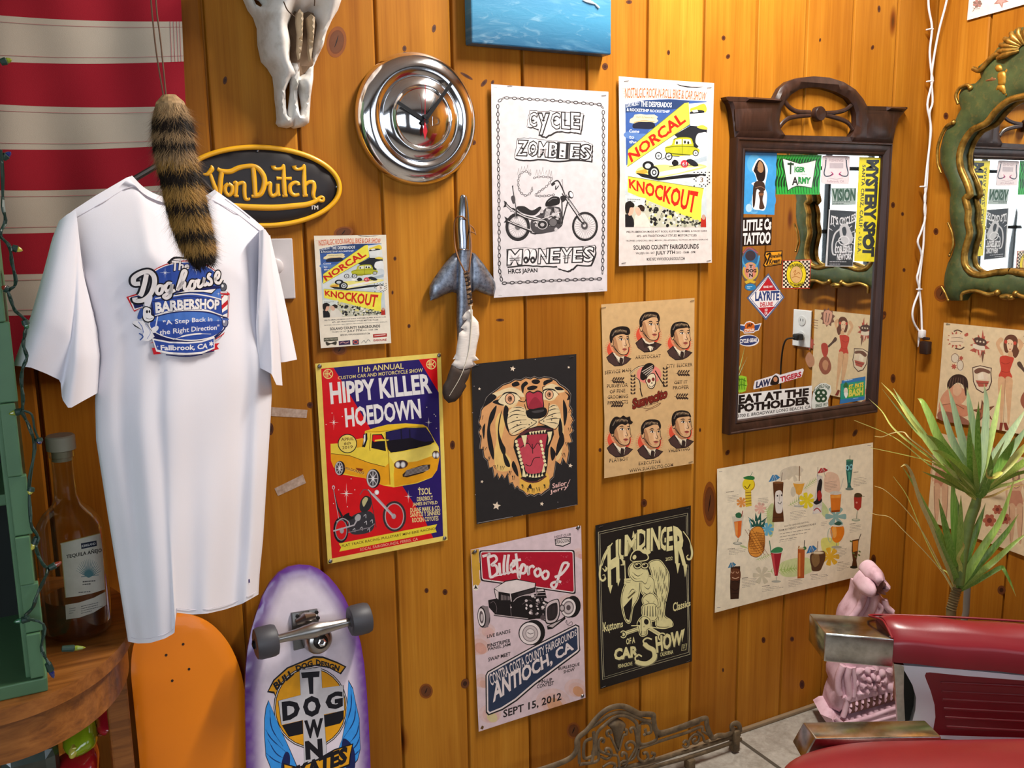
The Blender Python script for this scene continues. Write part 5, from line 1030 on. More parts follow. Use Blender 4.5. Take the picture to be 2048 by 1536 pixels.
# ---------------- blue canvas
P_ = BACK(.035)
def cv(u,v): return P_.hit(u,v)
bl,br = cv(944,82),cv(1223,113)
t = thing('canvas_painting','blue abstract canvas cut off by the top edge of the frame','painting',Matrix.Translation((bl+br)/2+Vector((0,.018,.2))))
w = br.x-bl.x; zc = (bl.z+br.z)/2; h = .42
N = NT('blue_paint'); v = N.coord('Object')
n1 = N.noise(N.n('Mapping',{0: v,2: (0,.25,0),3: (4,1,16)}).outputs[0],1,6,.6,1.2); n2 = N.noise(N.n('Mapping',{0: v,3: (18,1,60)}).outputs[0],1,4,.6,.8); gz = N.n('SeparateXYZ',{0: v}).outputs[2]
base = N.ramp(N.n('MapRange',{0: gz,1: -.2,2: .0}).outputs[0],[(0,'1d5478'),(.35,'3f86aa'),(.75,'4f8cb6'),(1,'6294c0')])
c = N.mix(N.ramp(n1,[(.5,'000'),(.68,'888')]),base,lin('8fc0d4')); c = N.mix(N.ramp(n2,[(.56,'000'),(.7,'777')]),c,lin('c8e2ea')); N.set(Base_Color=c,Roughness=.35,Specular_IOR_Level=.5); N.bump(n2,.3,.002)
bm = bmesh.new(); box(bm,((bl.x+br.x)/2,-.0175,zc+h/2),(w,.033,h),bev=.003); obj('canvas',bm,[N.m],t)
bm = bmesh.new()
for P in ([(1165,0),(1185,4),(1196,14)],[(1168,2),(1190,8),(1198,16)]): tube(bm,[BACK(.0355).hit(*q) for q in spl(P,4)],[.0006,.0016,.0022,.002,.0012]*2,6)
obj('brush_stroke',bm,mat('white_paint','e8f0f4',.4),t)['label'] = 'thick white brush stroke'
# ---------------- oval sign
SG = BACK(.004)
def sg(x,y): return SG.loc(400+x*.14648,280+y*.14648)
Lp = [sg(-330,560),sg(770,75),sg(1915,640),sg(860,1200)]
ex0,ex1 = sg(1915,650),sg(-330,625); cx = (ex0+ex1)/2; ra = (ex0-ex1).length/2
tp,bt = sg(740,72),sg(900,1198); rb = (tp.y-bt.y)/2; cy = (tp.y+bt.y)/2
t = thing('oval_sign','black oval sign with raised yellow script and a yellow rim','sign',Matrix.Translation((cx.x,0,cy)))
bm = bmesh.new(); puff(bm,SG,[(cx.x+ra*cos(a*pi/40),cy+rb*sin(a*pi/40)) for a in range(80)],.008,.012,back=.0035,step=.02); obj('board',bm,mat('black_sign_paint','221c1e',.45,vary=.15,scale=80),t,sm=50)
YS = mat('yellow_sign_paint','f6b41c',.35,vary=.06,scale=40,coat=.2)
bm = bmesh.new(); tube(bm,[SG.O+SG.A*(cx.x+(ra-.004)*cos(a*pi/48))+SG.B*(cy+(rb-.004)*sin(a*pi/48))+SG.N*.008 for a in range(96)],.005,10,closed=True); obj('rim',bm,YS,t,sm=60)
def stroke3(bm,P,w,off=.0085,k=6):
    S = spl([Vector((x,y)) for x,y in P],k); n = len(S); ws = w if isinstance(w,list) else [w]
    W_ = [ws[min(len(ws)-1,int(i/(n-1)*len(ws)))] if len(ws) > 1 else ws[0] for i in range(n)]
    if len(ws) > 1: W_ = [ws[0] if n < 2 else (lambda f: ws[int(f)]+(ws[min(len(ws)-1,int(f)+1)]-ws[int(f)])*(f-int(f)))(i/(n-1)*(len(ws)-1)) for i in range(n)]
    q = [sg(p.x,p.y) for p in S]
    tube(bm,[SG.O+SG.A*p.x+SG.B*p.y+SG.N*off for p in q],[x*.14648/1000*1.0/2 for x in W_],10,flat=.55,ref=SG.N)
bm = bmesh.new(); m = 1.02
for P,w in (([(30,470),(90,470),(150,400),(140,350)],[20,46,62,20]),([(130,470),(170,590),(210,700),(230,790)],[40,50,56,60]),([(225,395),(290,430),(400,435),(500,390),(600,365),(720,362),(800,410),(860,510),(862,620),(820,730),(760,765),(690,770)],[40,58,62,60,56,56,62,66,66,64,56,36]),([(285,440),(268,560),(262,680),(250,780)],[60,62,60,56]),
             ([(712,380),(728,560),(740,765)],[60,62,58]),([(375,600),(335,640),(335,710),(380,760),(425,710),(425,640),(375,600)],[46,48,48,44,50,50,46]),([(440,590),(480,590),(478,690),(470,770)],[30,52,52,48]),([(455,768),(515,770)],[30,30]),([(485,620),(540,590),(590,600),(592,700),(605,800),(650,812),(650,790)],[40,44,50,52,46,36,36]),
             ([(890,610),(925,595),(945,600),(940,690),(960,755),(1000,760),(1040,720),(1045,600)],[40,44,50,52,48,46,50,48]),([(1045,600),(1050,720),(1068,765)],[48,50,40]),([(985,355),(990,385),(1040,400),(1100,390),(1130,350),(1128,500),(1135,650),(1145,760)],[64,44,36,40,30,58,60,54]),([(1030,527),(1130,527),(1235,530)],[44,30,44]),([(1110,765),(1180,762)],[36,36]),
             ([(1330,620),(1320,590),(1270,585),(1215,630),(1220,710),(1270,755),(1340,745)],[50,44,44,50,52,48,38]),([(1268,355),(1275,385),(1320,405),(1380,390),(1410,350),(1405,500),(1408,650),(1415,755)],[64,44,36,40,30,58,60,54]),([(1385,762),(1455,758)],[36,36]),([(1420,620),(1470,580),(1530,585),(1542,650),(1530,740),(1550,800),(1620,830),(1665,830),(1670,790),(1630,780),(1570,830),(1450,880),(1250,905),(1000,925),(700,920),(400,900)],[40,46,54,58,56,40,40,36,32,34,56,66,72,74,74,70])):
    stroke3(bm,P,[x*1.05*1000/ (FPX) * 1.86 for x in w])
obj('lettering',bm,YS,t,sm=60)
A = Art(SG.at(SG.O+SG.N*.0085),(400,280),.14648); A.text('TM',(1508,892),(1615,892),(1615,948),(1508,948),'e8e0d8',.03)
o = bpy.data.objects.new('trademark_letters',A.mesh('trademark_letters')); o.data.materials.append(INK); link(o,t); o.matrix_parent_inverse = t.matrix_world.inverted(); o.matrix_world = A.pl.M
for x,y in ((778,155),(1848,643)):
    bm = bmesh.new(); p = sg(x,y); lathe(bm,[(.002,.007),(.002,.0092),(.0001,.0098)],SG.O+SG.A*p.x+SG.B*p.y,SG.N,10); obj('screw',bm,STEEL,t)
# ---------------- dimmer plate half behind the shirt
bm = bmesh.new(); q = [BACK(.006).hit(*p) for p in ((535,476),(582,478),(589,600),(541,597))]
x0 = q[1].x-.075; x1 = q[1].x+.003; z0 = (q[2].z+q[3].z)/2; z1 = (q[0].z+q[1].z)/2; WP = mat('white_plastic','d9d3d6',.35)
t = thing('dimmer_switch','white wall dimmer plate peeking out behind the t-shirt','switch',Matrix.Translation(((x0+x1)/2,0,(z0+z1)/2)))
box(bm,((x0+x1)/2,-.003,(z0+z1)/2),(x1-x0,.006,z1-z0),bev=.002); obj('plate',bm,WP,t)
bm = bmesh.new(); lathe(bm,[(.016,0),(.0155,.012),(.013,.014),(.0001,.0142)],((x0+x1)/2,-.006,(z0+z1)/2+.006),(0,-1,0),28); obj('knob',bm,WP,t,sm=40)
# ---------------- strips of old tape
N = NT('yellowed_tape'); f = N.noise(N.coord('Object'),90,3); t_ = N.n('BsdfTransparent'); mx = N.n('MixShader',{0: N.n('MapRange',{0: f,1: .3,2: .7,3: .3,4: .75}).outputs[0],1: t_.outputs[0],2: N.b.outputs[0]}); N.set(Base_Color=lin('d8bfae'),Roughness=.3); N.t.links.new(mx.outputs[0],N.o.inputs[0]); TAPE = N.m
for lab,P in (('upper strip of clear tape stuck on the boards beside the t-shirt',[(541,814),(615,820),(613,836),(541,832)]),('lower tilted strip of clear tape left of the red and purple poster',[(549,977),(606,949),(612,966),(556,992)])):
    bm = bmesh.new(); plate(bm,[BACK(.0006).hit(*p) for p in P],(0,-1,0),.0004)
    c = BACK(0).hit(sum(p[0] for p in P)/4,sum(p[1] for p in P)/4); tag(obj('tape_strip',bm,TAPE,M=Matrix.Translation(c)),lab,'tape','tape strips')
# ================================================================ things on the left of the wall
def w2px(p):
    p = Vector(p)-EYE; d = p.dot(FW); return (1024+FPX*p.dot(RT)/d,768-FPX*p.dot(UP)/d)
def pl_line(P):   # piecewise linear y -> x
    def f(y):
        if y <= P[0][0]: a,b = P[0],P[1]
        else:
            a,b = P[-2],P[-1]
            for i in range(len(P)-1):
                if P[i][0] <= y <= P[i+1][0]: a,b = P[i],P[i+1]; break
        return a[1]+(b[1]-a[1])*(y-a[0])/(b[0]-a[0])
    return f
def along(P,t):
    P = [Vector(p) for p in P]; L = [(b-a).length for a,b in zip(P,P[1:])]; d = t*sum(L)
    for a,b,l in zip(P,P[1:],L):
        if d <= l+1e-9: return a.lerp(b,d/max(l,1e-9))
        d -= l
    return P[-1]
def coons(top,bot,lef,rig,nu,nv):
    R = []
    T = [along(top,i/nu) for i in range(nu+1)]; B = [along(bot,i/nu) for i in range(nu+1)]; L = [along(lef,j/nv) for j in range(nv+1)]; Rr = [along(rig,j/nv) for j in range(nv+1)]
    for j in range(nv+1):
        v = j/nv; row = []
        for i in range(nu+1):
            u = i/nu
            row.append(T[i]*(1-v)+B[i]*v+L[j]*(1-u)+Rr[j]*u-(T[0]*(1-u)*(1-v)+T[-1]*u*(1-v)+B[0]*(1-u)*v+B[-1]*u*v))
        R.append(row)
    return R
# ---------------- flag
bnd_l = [-330,-245,-150,-62,25,120,205,297,380,468,550,633,735]; bnd_r = [-280,-200,-120,-40,43,123,212,289,367,447,528,608,700]
FP = BACK(.03); bm = bmesh.new(); rows = []; sub = 4
def fl_pt(i,f,s):
    yl = bnd_l[i]+(bnd_l[i+1]-bnd_l[i])*f; yr = bnd_r[i]+(bnd_r[i+1]-bnd_r[i])*f; y = yl+(yr-yl)*s+6*sin(s*pi)
    xr = 362+(y/200)*9; x = -70+(xr+70)*s
    q = FP.hit(x,y,.009*sin(s*7+y*.004)+.003*sin(s*17-y*.006)+.003*sin(y*.02+s*4)); return q
nc = 40
for i in range(12):
    for k in range(sub): rows.append([fl_pt(i,k/sub,c/nc) for c in range(nc+1)])
rows.append([fl_pt(11,1,c/nc) for c in range(nc+1)])
grid(bm,rows); bm.faces.ensure_lookup_table()
for j in range(12*sub):
    for c in range(nc): bm.faces[j*nc+c].material_index = 1-(j//sub) % 2
def cloth(name,col,sc=900,v=.1,bump=.25,rough=.85,tr=0):
    N = NT(name); v_ = N.coord('Object'); f = N.noise(v_,sc,2); g = N.noise(v_,9,4); c = lin(col)
    N.set(Base_Color=N.mix(N.mix(.5,f,g),tuple(x*(1-v*2) for x in c[:3])+(1,),c),Roughness=rough,Specular_IOR_Level=.2,Sheen_Weight=.15); N.bump(f,bump,.0006); return N.m
FR,FWt = cloth('flag_red','9c1026'),cloth('flag_white','bdb2a4')
fo = tag(obj('striped_flag',bm,[FR,FWt],M=Matrix.Translation(at(150,300,.03)),sm=60),'red and white striped flag hanging on the wall behind the t-shirt','flag')
bm = bmesh.new()
for i in range(1,12):
    for off in (-.14,):
        pts = [fl_pt(i-1 if i % 2 else i,(1+off) if i % 2 else -off,c/40)+Vector((0,-.0006,0)) for c in range(41)]; tube(bm,pts,.00025,4)
for s in (.945,.96,.975,.988):
    for i in range(0,12,2): tube(bm,[fl_pt(i,k/4,s)+Vector((0,-.0008,0)) for k in range(5)],.00035,4)
obj('stitching',bm,mat('flag_thread','b8485a',.8),fo)
# ---------------- t-shirt
_l,_q = at(150,640,.385),at(545,640,.25); SH = Plane(_l,Vector((_q.x-_l.x,_q.y-_l.y,0)),(0,0,1))
TOP = [(118,442),(150,418),(190,392),(255,354),(264,352),(285,374),(312,390),(345,398),(385,398),(412,392),(430,380),(470,408),(510,440),(528,456)]
LEF = [(118,442),(146,480),(165,545),(188,640),(199,720),(190,800),(192,880),(214,1020),(240,1180),(256,1283)]
RIG = [(528,456),(523,520),(526,600),(536,700),(544,780),(541,840),(534,950),(526,1080),(519,1150),(517,1189)]
BOT = [(256,1283),(275,1287),(300,1286),(330,1277),(349,1266),(352,1225),(385,1229),(415,1227),(450,1219),(485,1207),(517,1189)]
NU,NV = 60,72; SG_ = coons(TOP,BOT,LEF,RIG,NU,NV)
g_ = lambda x,c,w: exp(-((x-c)/w)**2)
def shd(s,t):
    d = .050*(max(0,sin(pi*s)))**.7*(min(1,t*5+.12))
    k = max(0,(t-.42)/.58); k = k*k*(3-2*k)
    d += .013*k*(1/(1+exp((s-.405)*50)))*(1-.5*g_(s,0,.08))+.006*k*g_(s,.31,.07)
    m = min(1,max(0,t-.12)*3)
    d += m*(-.006*g_(s,.84,.045)+.007*g_(s,.92,.04)-.004*g_(s,.70,.06)*t+.005*g_(s,.62,.07)*t-.004*g_(s,.16,.06)+.003*g_(s,.10,.04))
    d += .006*sin(s*26+t*3)*t*m+.003*sin(t*20+s*7)*(1-t)
    d -= .02*g_(t,0,.03)*g_(s,.52,.15)
    return d
TS = cloth('white_tee_cotton','e6e4ec',1400,.03,.15,.9)
c0 = SH.hit(350,800,-.02)
ts = thing('t_shirt','white t-shirt printed with a blue barbershop badge, hung back outwards at left','t-shirt',Matrix.Translation(c0))
def loft(name,px,dfun,backd,m,par,edge=.0):
    nu,nv = len(px[0])-1,len(px)-1; bm = bmesh.new()
    F = [[SH.hit(p.x,p.y,dfun(i/nu,j/nv)) for i,p in enumerate(r)] for j,r in enumerate(px)]
    V = grid(bm,F)
    if backd:
        B = [[bm.verts.new(SH.hit(p.x,p.y,dfun(i/nu,j/nv)*0-backd(i/nu,j/nv))) if 0 < i < nu else V[j][i] for i,p in enumerate(r)] for j,r in enumerate(px)]
        for j in range(nv):
            for i in range(nu): bm.faces.new((B[j][i],B[j+1][i],B[j+1][i+1],B[j][i+1]))
    return obj(name,bm,m,par,sm=70),F
loft('body',SG_,shd,lambda s,t: .05*sin(pi*s)**.6*(min(1,t*5+.1))-.0,TS,ts)
sl = coons([(118,442),(135,428),(152,420),(166,545)],[(26,731),(62,735),(92,747),(121,761),(124,798),(138,818),(166,802),(197,785)],[(118,442),(104,478),(88,540),(62,630),(26,731)],[(166,545),(180,600),(192,650),(200,710),(197,785)],26,26)
loft('sleeve',sl,lambda s,t: .012+.05*sin(pi*s)**.7*min(1,.3+t)+.012*sin(s*9+1)*t-.014*g_(s,.55,.1)*t,lambda s,t: .04*sin(pi*s)**.7,TS,ts)
sr2 = coons([(522,480),(540,470)],[(540,727),(570,724),(594,719)],[(522,480),(530,600),(540,727)],[(540,470),(556,540),(577,635),(594,719)],12,22)
loft('sleeve_back_layer',sr2,lambda s,t: -.03+.02*sin(pi*s),None,TS,ts)
sr = coons([(518,462),(530,458),(538,470)],[(516,734),(530,741),(543,748),(553,770),(565,771)],[(518,462),(516,560),(512,650),(516,734)],[(538,470),(547,560),(556,650),(565,771)],16,24)
loft('sleeve',sr,lambda s,t: .026+.022*sin(pi*s)**.7+.010*sin(s*7+t*4)*t-.02*s,lambda s,t: .02*sin(pi*s),TS,ts)
# seams, collar rib
bm = bmesh.new()
import numpy as np
_gx = np.array([p.x for r in SG_ for p in r]); _gy = np.array([p.y for r in SG_ for p in r])
def onshirt(u,v,lift=.0012):
    k = int(np.argmin((_gx-u)**2+(_gy-v)**2)); best = (0,k % (NU+1),k//(NU+1))
    return SH.hit(u,v,shd(best[1]/NU,best[2]/NV)+lift)
for P in ([(129,448),(200,408),(262,374),(300,392)],[(152,462),(168,545),(190,640),(199,700)],[(424,400),(470,425),(520,462)],[(450,398),(480,420),(500,436)]): bm = bmesh.new(); tube(bm,[onshirt(p.x,p.y) for p in spl(P,6)],.0007,5); obj('seam',bm,mat('tee_thread','d2cdd8',.9),ts)
bm = bmesh.new(); ro = [(258,356),(283,384),(312,400),(345,408),(385,408),(414,401),(434,386)]; ri = [(264,351),(287,374),(314,389),(345,397),(384,397),(410,391),(430,379)]
grid(bm,[[SH.hit(p.x,p.y,shd(.25+.5*i/36,.01)+.003) for i,p in enumerate(spl(ri,6))],[SH.hit(p.x,p.y,shd(.25+.5*i/36,.02)+.004) for i,p in enumerate(spl(ro,6))]]); obj('collar',bm,TS,ts,sm=60)
bm = bmesh.new(); tube(bm,[SH.hit(p.x,p.y-9,shd(.02+.94*i/60,.99)+.0012) for i,p in enumerate([along(BOT,.02+.96*k/60) for k in range(61)]) if not (348 < p.x < 354)],.0005,4); obj('hem_stitching',bm,mat('tee_thread','d2cdd8',.9),ts)
bm = bmesh.new(); box(bm,SH.hit(498,1162,shd(.93,.96)+.002),(.003,.001,.006)); o = obj('hem_tag',bm,mat('tag_purple','5a4a78',.7),ts)
# printed badge
SHB = SH.at(SH.O+SH.N*.053); A = Art(SHB,(239,480),.15625,dl=8e-6); Bl = '2f4fa6'; Nv = '17205a'; Wh = 'f6f2f2'; Rd = 'c8202c'; Lb = '4a78cc'; K = '14141f'
E_ = lambda cx,cy,rx,ry,a0,a1,n=24: [(cx+rx*cos(radians(a0+(a1-a0)*i/n)),cy+ry*sin(radians(a0+(a1-a0)*i/n))) for i in range(n+1)]
A.poly([(160,735),(290,680),(330,860),(245,925)],Rd); A.poly([(185,740),(300,700),(330,860),(245,905)],Wh); A.poly([(205,738),(300,705),(340,850),(250,885)],Nv)
A.poly(E_(850,680,560,420,-140,-35)+[(1340,700),(430,700)],Rd); A.poly(E_(850,690,560,415,-140,-35)+[(1340,700),(430,700)],Wh); A.poly(E_(850,700,555,412,-141,-34)+[(1360,720),(420,720)],Bl)
A.poly([(420,640),(900,560),(1370,600),(1400,760),(1400,1150),(1240,1270),(1230,1430),(840,1480),(500,1430),(450,1250),(430,900)],Nv)
A.poly([(420,700),(1350,640),(1350,960),(900,910),(470,980)],Bl); A.poly([(1180,640),(1345,620),(1345,760),(1200,730)],Lb)
A.crv([(470,750),(620,725),(880,690),(1130,715),(1345,765)],16,Wh); A.crv([(440,790),(640,755),(900,725),(1340,785)],8,Nv)
A.poly(E_(900,1080,500,210,0,360,40),Wh); A.poly(E_(900,1080,486,196,0,360,40),Bl); A.poly(E_(900,1040,440,120,180,360,30),Lb); A.crv([(470,980),(680,925),(900,908),(1150,925),(1360,985)],20,Nv); A.crv([(470,968),(680,913),(900,897),(1150,913),(1360,972)],14,Wh)
A.poly([(410,1330),(470,1300),(500,1380),(430,1385),(480,1400),(440,1390),(460,1470),(540,1460),(500,1300)],Rd); A.poly([(1230,1330),(1310,1320),(1270,1360),(1300,1400),(1150,1430),(1230,1400)],Rd)
A.poly([(440,1260),(640,1300),(850,1305),(1050,1290),(1235,1235),(1235,1390),(1050,1455),(840,1470),(640,1460),(490,1430)],Wh); A.poly([(460,1285),(640,1320),(850,1325),(1050,1310),(1222,1262),(1222,1375),(1045,1430),(840,1445),(640,1435),(500,1405)],Bl); A.crv([(600,1470),(840,1488),(1060,1462)],14,Nv)
A.poly([(1250,1270),(1400,1180),(1380,1210),(1260,1275)],Rd); A.crv([(1230,1240),(1390,1140)],12,Nv)
for x,y,r in ((585,420,75),(978,380,70),(1290,1030,36),(1300,690,40),(505,1365,26)): A.spark(x,y,r*.9,r,'dfe4f2')
A.star(1185,1330,40,Wh,6,.45); 
def script(t,tl,tr,br,bl,off=.03,o=K,ow=.05): A.text(t,tl,tr,br,bl,'ece6e8',off,out=o,outw=ow,sh=(-10,6,K))
A.crv([(620,300),(680,240),(740,232),(840,245)],40,K); A.crv([(650,290),(690,255),(760,245),(835,255)],18,'ece6e8'); script('The',(660,262),(890,285),(880,372),(650,400),.03)
D = [[(370,440),(350,560),(320,680),(300,720)],[(300,560),(240,560),(235,490),(300,430),(390,405),(450,460),(460,560),(420,690),(340,770),(260,780),(248,740)]]
for P,w in ((D[0],60),(D[1],62)): A.crv(P,w+40,K)
L_ = [[(560,590),(510,590),(485,650),(505,690),(545,670),(560,600)],[(560,610),(590,580)],[(660,560),(620,555),(590,610),(605,655),(650,630),(665,565),(650,660),(640,720),(600,745),(570,720),(610,690),(700,640)],[(760,620),(800,520),(840,410),(800,400),(770,500),(730,640),(780,560),(820,545),(815,620),(850,630),(880,590)],[(955,530),(910,530),(885,590),(905,630),(950,605),(960,540),(1000,520)],[(1020,500),(1000,580),(1030,600),(1075,560),(1095,480),(1080,560),(1110,575),(1140,540)],[(1190,450),(1165,440),(1150,480),(1190,510),(1195,560),(1150,570),(1140,545)],[(1240,510),(1300,480),(1320,430),(1285,415),(1255,470),(1265,540),(1320,550),(1365,500)]]
for P in L_: A.crv(P,74,K,5)
for P in D: A.crv(P,54,'f0eaea')
for P in L_: A.crv(P,40,'f0eaea',5)
A.poly([(700,690),(880,640),(1100,640),(1280,625),(1200,695),(1080,670),(880,670),(705,705)],K); A.poly([(705,682),(880,640),(1100,642),(1260,628),(1195,680),(1080,662),(880,662)],Wh)
A.text('BARBERSHOP',(468,800),(1318,765),(1310,900),(478,945),Wh,.045,bend=30,out=Nv,outw=.03)
A.text('"A Step Back in',(560,1030),(1210,985),(1200,1060),(575,1110),'eceaf4',.02,bend=12); A.text('the Right Direction"',(520,1150),(1310,1085),(1300,1170),(525,1240),'eceaf4',.02,bend=12); A.crv([(680,1275),(820,1225),(1000,1200),(1185,1205)],[6,20,6],Wh)
A.text('Fallbrook, CA',(535,1345),(1140,1320),(1130,1400),(540,1425),Wh,.03,bend=-8)
# barber pole
A.ell(1385,605,54,58,K); A.ell(1385,605,44,48,'5a5c66'); A.ell(1370,590,18,20,'e8eaf0'); A.poly([(1325,665),(1450,665),(1480,700),(1450,720),(1330,690)],Rd); A.poly([(1335,660),(1440,660),(1445,685),(1335,682)],'d8d4da')
A.poly([(1340,695),(1460,710),(1445,1000),(1350,985)],K); A.poly([(1347,702),(1452,716),(1438,992),(1357,978)],Wh); A.poly([(1350,840),(1448,770),(1446,830),(1352,895)],Rd); A.poly([(1353,935),(1442,890),(1440,940),(1356,970)],'3a55a0'); A.poly([(1348,720),(1400,706),(1350,760)],Rd)
A.crv([(1455,700),(1480,700),(1460,860),(1450,1000)],8,Rd); A.ell(1400,1020,60,24,Nv); A.ell(1400,1060,54,66,Nv); A.ell(1400,1058,42,52,'8a8ca0'); A.ell(1385,1045,16,22,'eef'); A.poly([(1345,1005),(1450,1010),(1450,1035),(1350,1030)],'4a66b0')
# plain cartoon dog with a tuft of hair, holding a comb
A.blob([(385,720),(420,700),(440,740),(410,850),(375,870),(350,820),(360,760)],'e8e6ee'); A.blob([(330,880),(370,850),(430,880),(440,960),(470,980),(450,1040),(380,1060),(330,1010)],K); A.blob([(340,890),(372,862),(420,890),(428,960),(460,985),(440,1026),(384,1045),(342,1004)],'f4f2f4'); A.blob([(310,880),(335,900),(330,990),(290,1020),(280,980)],'3a58a0'); A.ell(380,920,12,20,K); A.ell(408,918,10,18,K); A.ell(448,962,14,10,K); A.crv([(370,1000),(410,1015),(445,1000)],6,K)
A.poly([(240,1040),(340,1040),(440,1180),(470,1240),(400,1300),(320,1290),(350,1180),(230,1080)],'f2f0f4'); A.poly([(225,1070),(300,1130),(330,1160),(250,1110)],K); A.crv([(290,1050),(330,1120),(345,1190)],8,'6a7ab8'); A.crv([(360,1080),(420,1180),(385,1270)],6,'8a96c8'); A.line([(500,980),(480,1120)],14,'eef'); A.blob([(440,1130),(500,1100),(510,1140),(470,1190),(440,1180)],'f2f0f4'); A.crv([(300,1200),(340,1240),(310,1290)],14,'3a58a0')
_b0,_b1 = A.m((160,225)),A.m((1480,1480))
def _shd_at(u,v): k = int(np.argmin((_gx-u)**2+(_gy-v)**2)); return shd((k % (NU+1))/NU,(k//(NU+1))/NV)
_wx = [_shd_at(230+(160+1320*i/60)*.15625,600) for i in range(61)]
me = A.mesh('badge_print',warp=(lambda q: _wx[int(round(q*60))],lambda q: 0),strips=30,lift=.0035-.053)
_off = SH.N*0
for v in me.vertices: v.co = SH.O+SH.N*.053+SH.A*v.co.x+SH.B*v.co.y+SH.N*v.co.z-c0
me.materials.append(ink_mat('screen_print',.6,.05,.2)); o = bpy.data.objects.new('badge_print',me); link(o,ts); o['label'] = 'blue, white and red badge print with a barber pole'
# hanger
bm = bmesh.new(); hp = SH.hit(345,330,-.01); tube(bm,[SH.hit(*p,-.008) for p in ((150,440),(262,362),(330,322),(352,318),(395,352),(432,392),(518,458))],.0045,8); tube(bm,[SH.hit(*p,-.008) for p in spl([(350,320),(350,290),(352,262),(366,246),(352,232),(338,240)],5)],.0022,8)
tag(obj('coat_hanger',bm,mat('black_hanger','141316',.4),M=Matrix.Translation(hp)),'black coat hanger inside the white t-shirt, its arms peeking out at the collar','hanger')
# ---------------- raccoon tail
TL = BACK(.52); ax = spl([(338,190),(343,230),(348,290),(362,360),(378,430),(391,475),(400,502)],8); n = len(ax)
wd = pl_line([(190,16),(205,34),(230,41),(300,42),(360,43),(420,43),(470,34),(492,20),(502,8)])
px = (TL.hit(300,300)-TL.hit(301,300)).length
t = thing('raccoon_tail','striped raccoon tail hung on a cord over the white t-shirt','fur tail',Matrix.Translation(TL.hit(338,188)))
R = random.Random(4); bm = bmesh.new(); L = bm.loops.layers.float_color.new('ink')
def tcol(y,r=0):
    y += r
    dark = any(a < y < b for a,b in ((234,258),(276,297),(334,368),(401,425),(455,477),(498,540)))
    c = lin('2c2018') if dark else lin('b89468' if y < 320 else 'c0924c'); k = R.uniform(.7,1.35); return (c[0]*k,c[1]*k,c[2]*k,1)
cen = [TL.hit(p.x,p.y) for p in ax]; rad = [wd(p.y)*px*.86 for p in ax]
rings = tube(bm,cen,rad,24,ref=TL.N)
for f in bm.faces:
    c = tcol(w2px(f.calc_center_median())[1])
    for l in f.loops: l[L] = c
for k in range(15000):
    i = R.uniform(0,n-1.01); j = int(i); f = i-j; p = cen[j].lerp(cen[j+1],f); d = (cen[j+1]-cen[j]).normalized(); r = rad[j]+(rad[j+1]-rad[j])*f
    x = TL.N; y = d.cross(x); a = R.uniform(-2.2,2.2); o = (x*cos(a)+y*sin(a)); root = p+o*r*.96
    ln = R.uniform(.014,.034); tip = root+d*ln+o*R.uniform(.002,.012)+y*R.gauss(0,.006); mid = root+d*ln*.5+o*.004; s = d.cross(o).normalized()*.00045
    c = tcol(w2px(root+d*ln*.5)[1],R.gauss(0,4))
    vs = [bm.verts.new(q) for q in (root-s,root+s,mid+s*.8,tip,mid-s*.8)]; fc = bm.faces.new(vs)
    for l in fc.loops: l[L] = c
FUR = ink_mat('banded_fur',.65,.1,.25); obj('fur',bm,FUR,t)
bm = bmesh.new()
for P in ([(318,-60),(312,0),(322,90),(332,190)],[(300,-60),(302,0),(312,100),(327,192)]): tube(bm,[TL.hit(p.x,p.y) for p in spl(P,6)],.0011,6)
obj('cord',bm,mat('tan_cord','6a4a34',.8),t)
# ---------------- cattle skull
SK = BACK(.035); S_ = lambda P: [tuple(SK.loc(400+x*.2832,y*.2832).xy) for x,y in P]
sil = [(250,-330),(262,-150),(330,-20),(360,50),(400,105),(425,180),(430,300),(455,420),(500,468),(537,530),(547,610),(552,690),(560,750),(566,830),(560,862),(580,886),(640,896),(655,892),(663,862),(672,892),(690,898),(740,890),(770,866),(776,780),(782,680),(800,560),(802,470),(832,400),(872,320),(892,230),(932,140),(975,70),(1000,-20),(1060,-150),(1070,-330),(660,-420)]
cav = [(645,112),(668,78),(700,118),(722,108),(760,82),(800,92),(824,180),(800,280),(788,420),(770,470),(742,520),(690,545),(652,470),(632,430),(638,300),(612,205)]
s1 = [(604,640),(622,590),(640,560),(640,650),(630,740),(618,812),(608,760)]; s2 = [(684,598),(698,640),(712,700),(722,760),(706,815),(694,730)]; eye = [(372,-20),(420,0),(445,30),(425,52),(395,30)]
t = thing('cattle_skull','bleached cattle skull hung nose down between the flag and the hubcap clock','skull',Matrix.Translation(SK.hit(595,60)))
N = NT('bone'); v = N.coord('Object'); N.set(Base_Color=N.mix(.75,lin('e6e2de'),N.ramp(N.noise(v,22,5,.6),[(.3,'b8ac9c'),(.5,'e4dfd8'),(.7,'efece8')])),Roughness=.62,Specular_IOR_Level=.3); N.bump(N.noise(v,60,5,.7),.35,.0015); BONE = N.m
zc = SK.loc(595,60).y
bm = bmesh.new(); puff(bm,SK,S_(sil),.062,.055,back=.03,step=.005,hback=.008,sm=4,holes=[S_(cav),S_(s1),S_(s2),S_(eye)],fn=lambda x,y,h: h*(1+.35*max(-.8,min(1,(y-SK.loc(595,130).y)/.12)))); obj('cranium',bm,BONE,t,sm=50)
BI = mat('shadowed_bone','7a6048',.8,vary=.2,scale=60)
bm = bmesh.new(); puff(bm,SK,S_([(630,100),(700,60),(810,90),(835,190),(800,460),(690,560),(625,440),(605,200)]),.006,.01,back=.01,step=.012); obj('nasal_cavity',bm,BI,t)
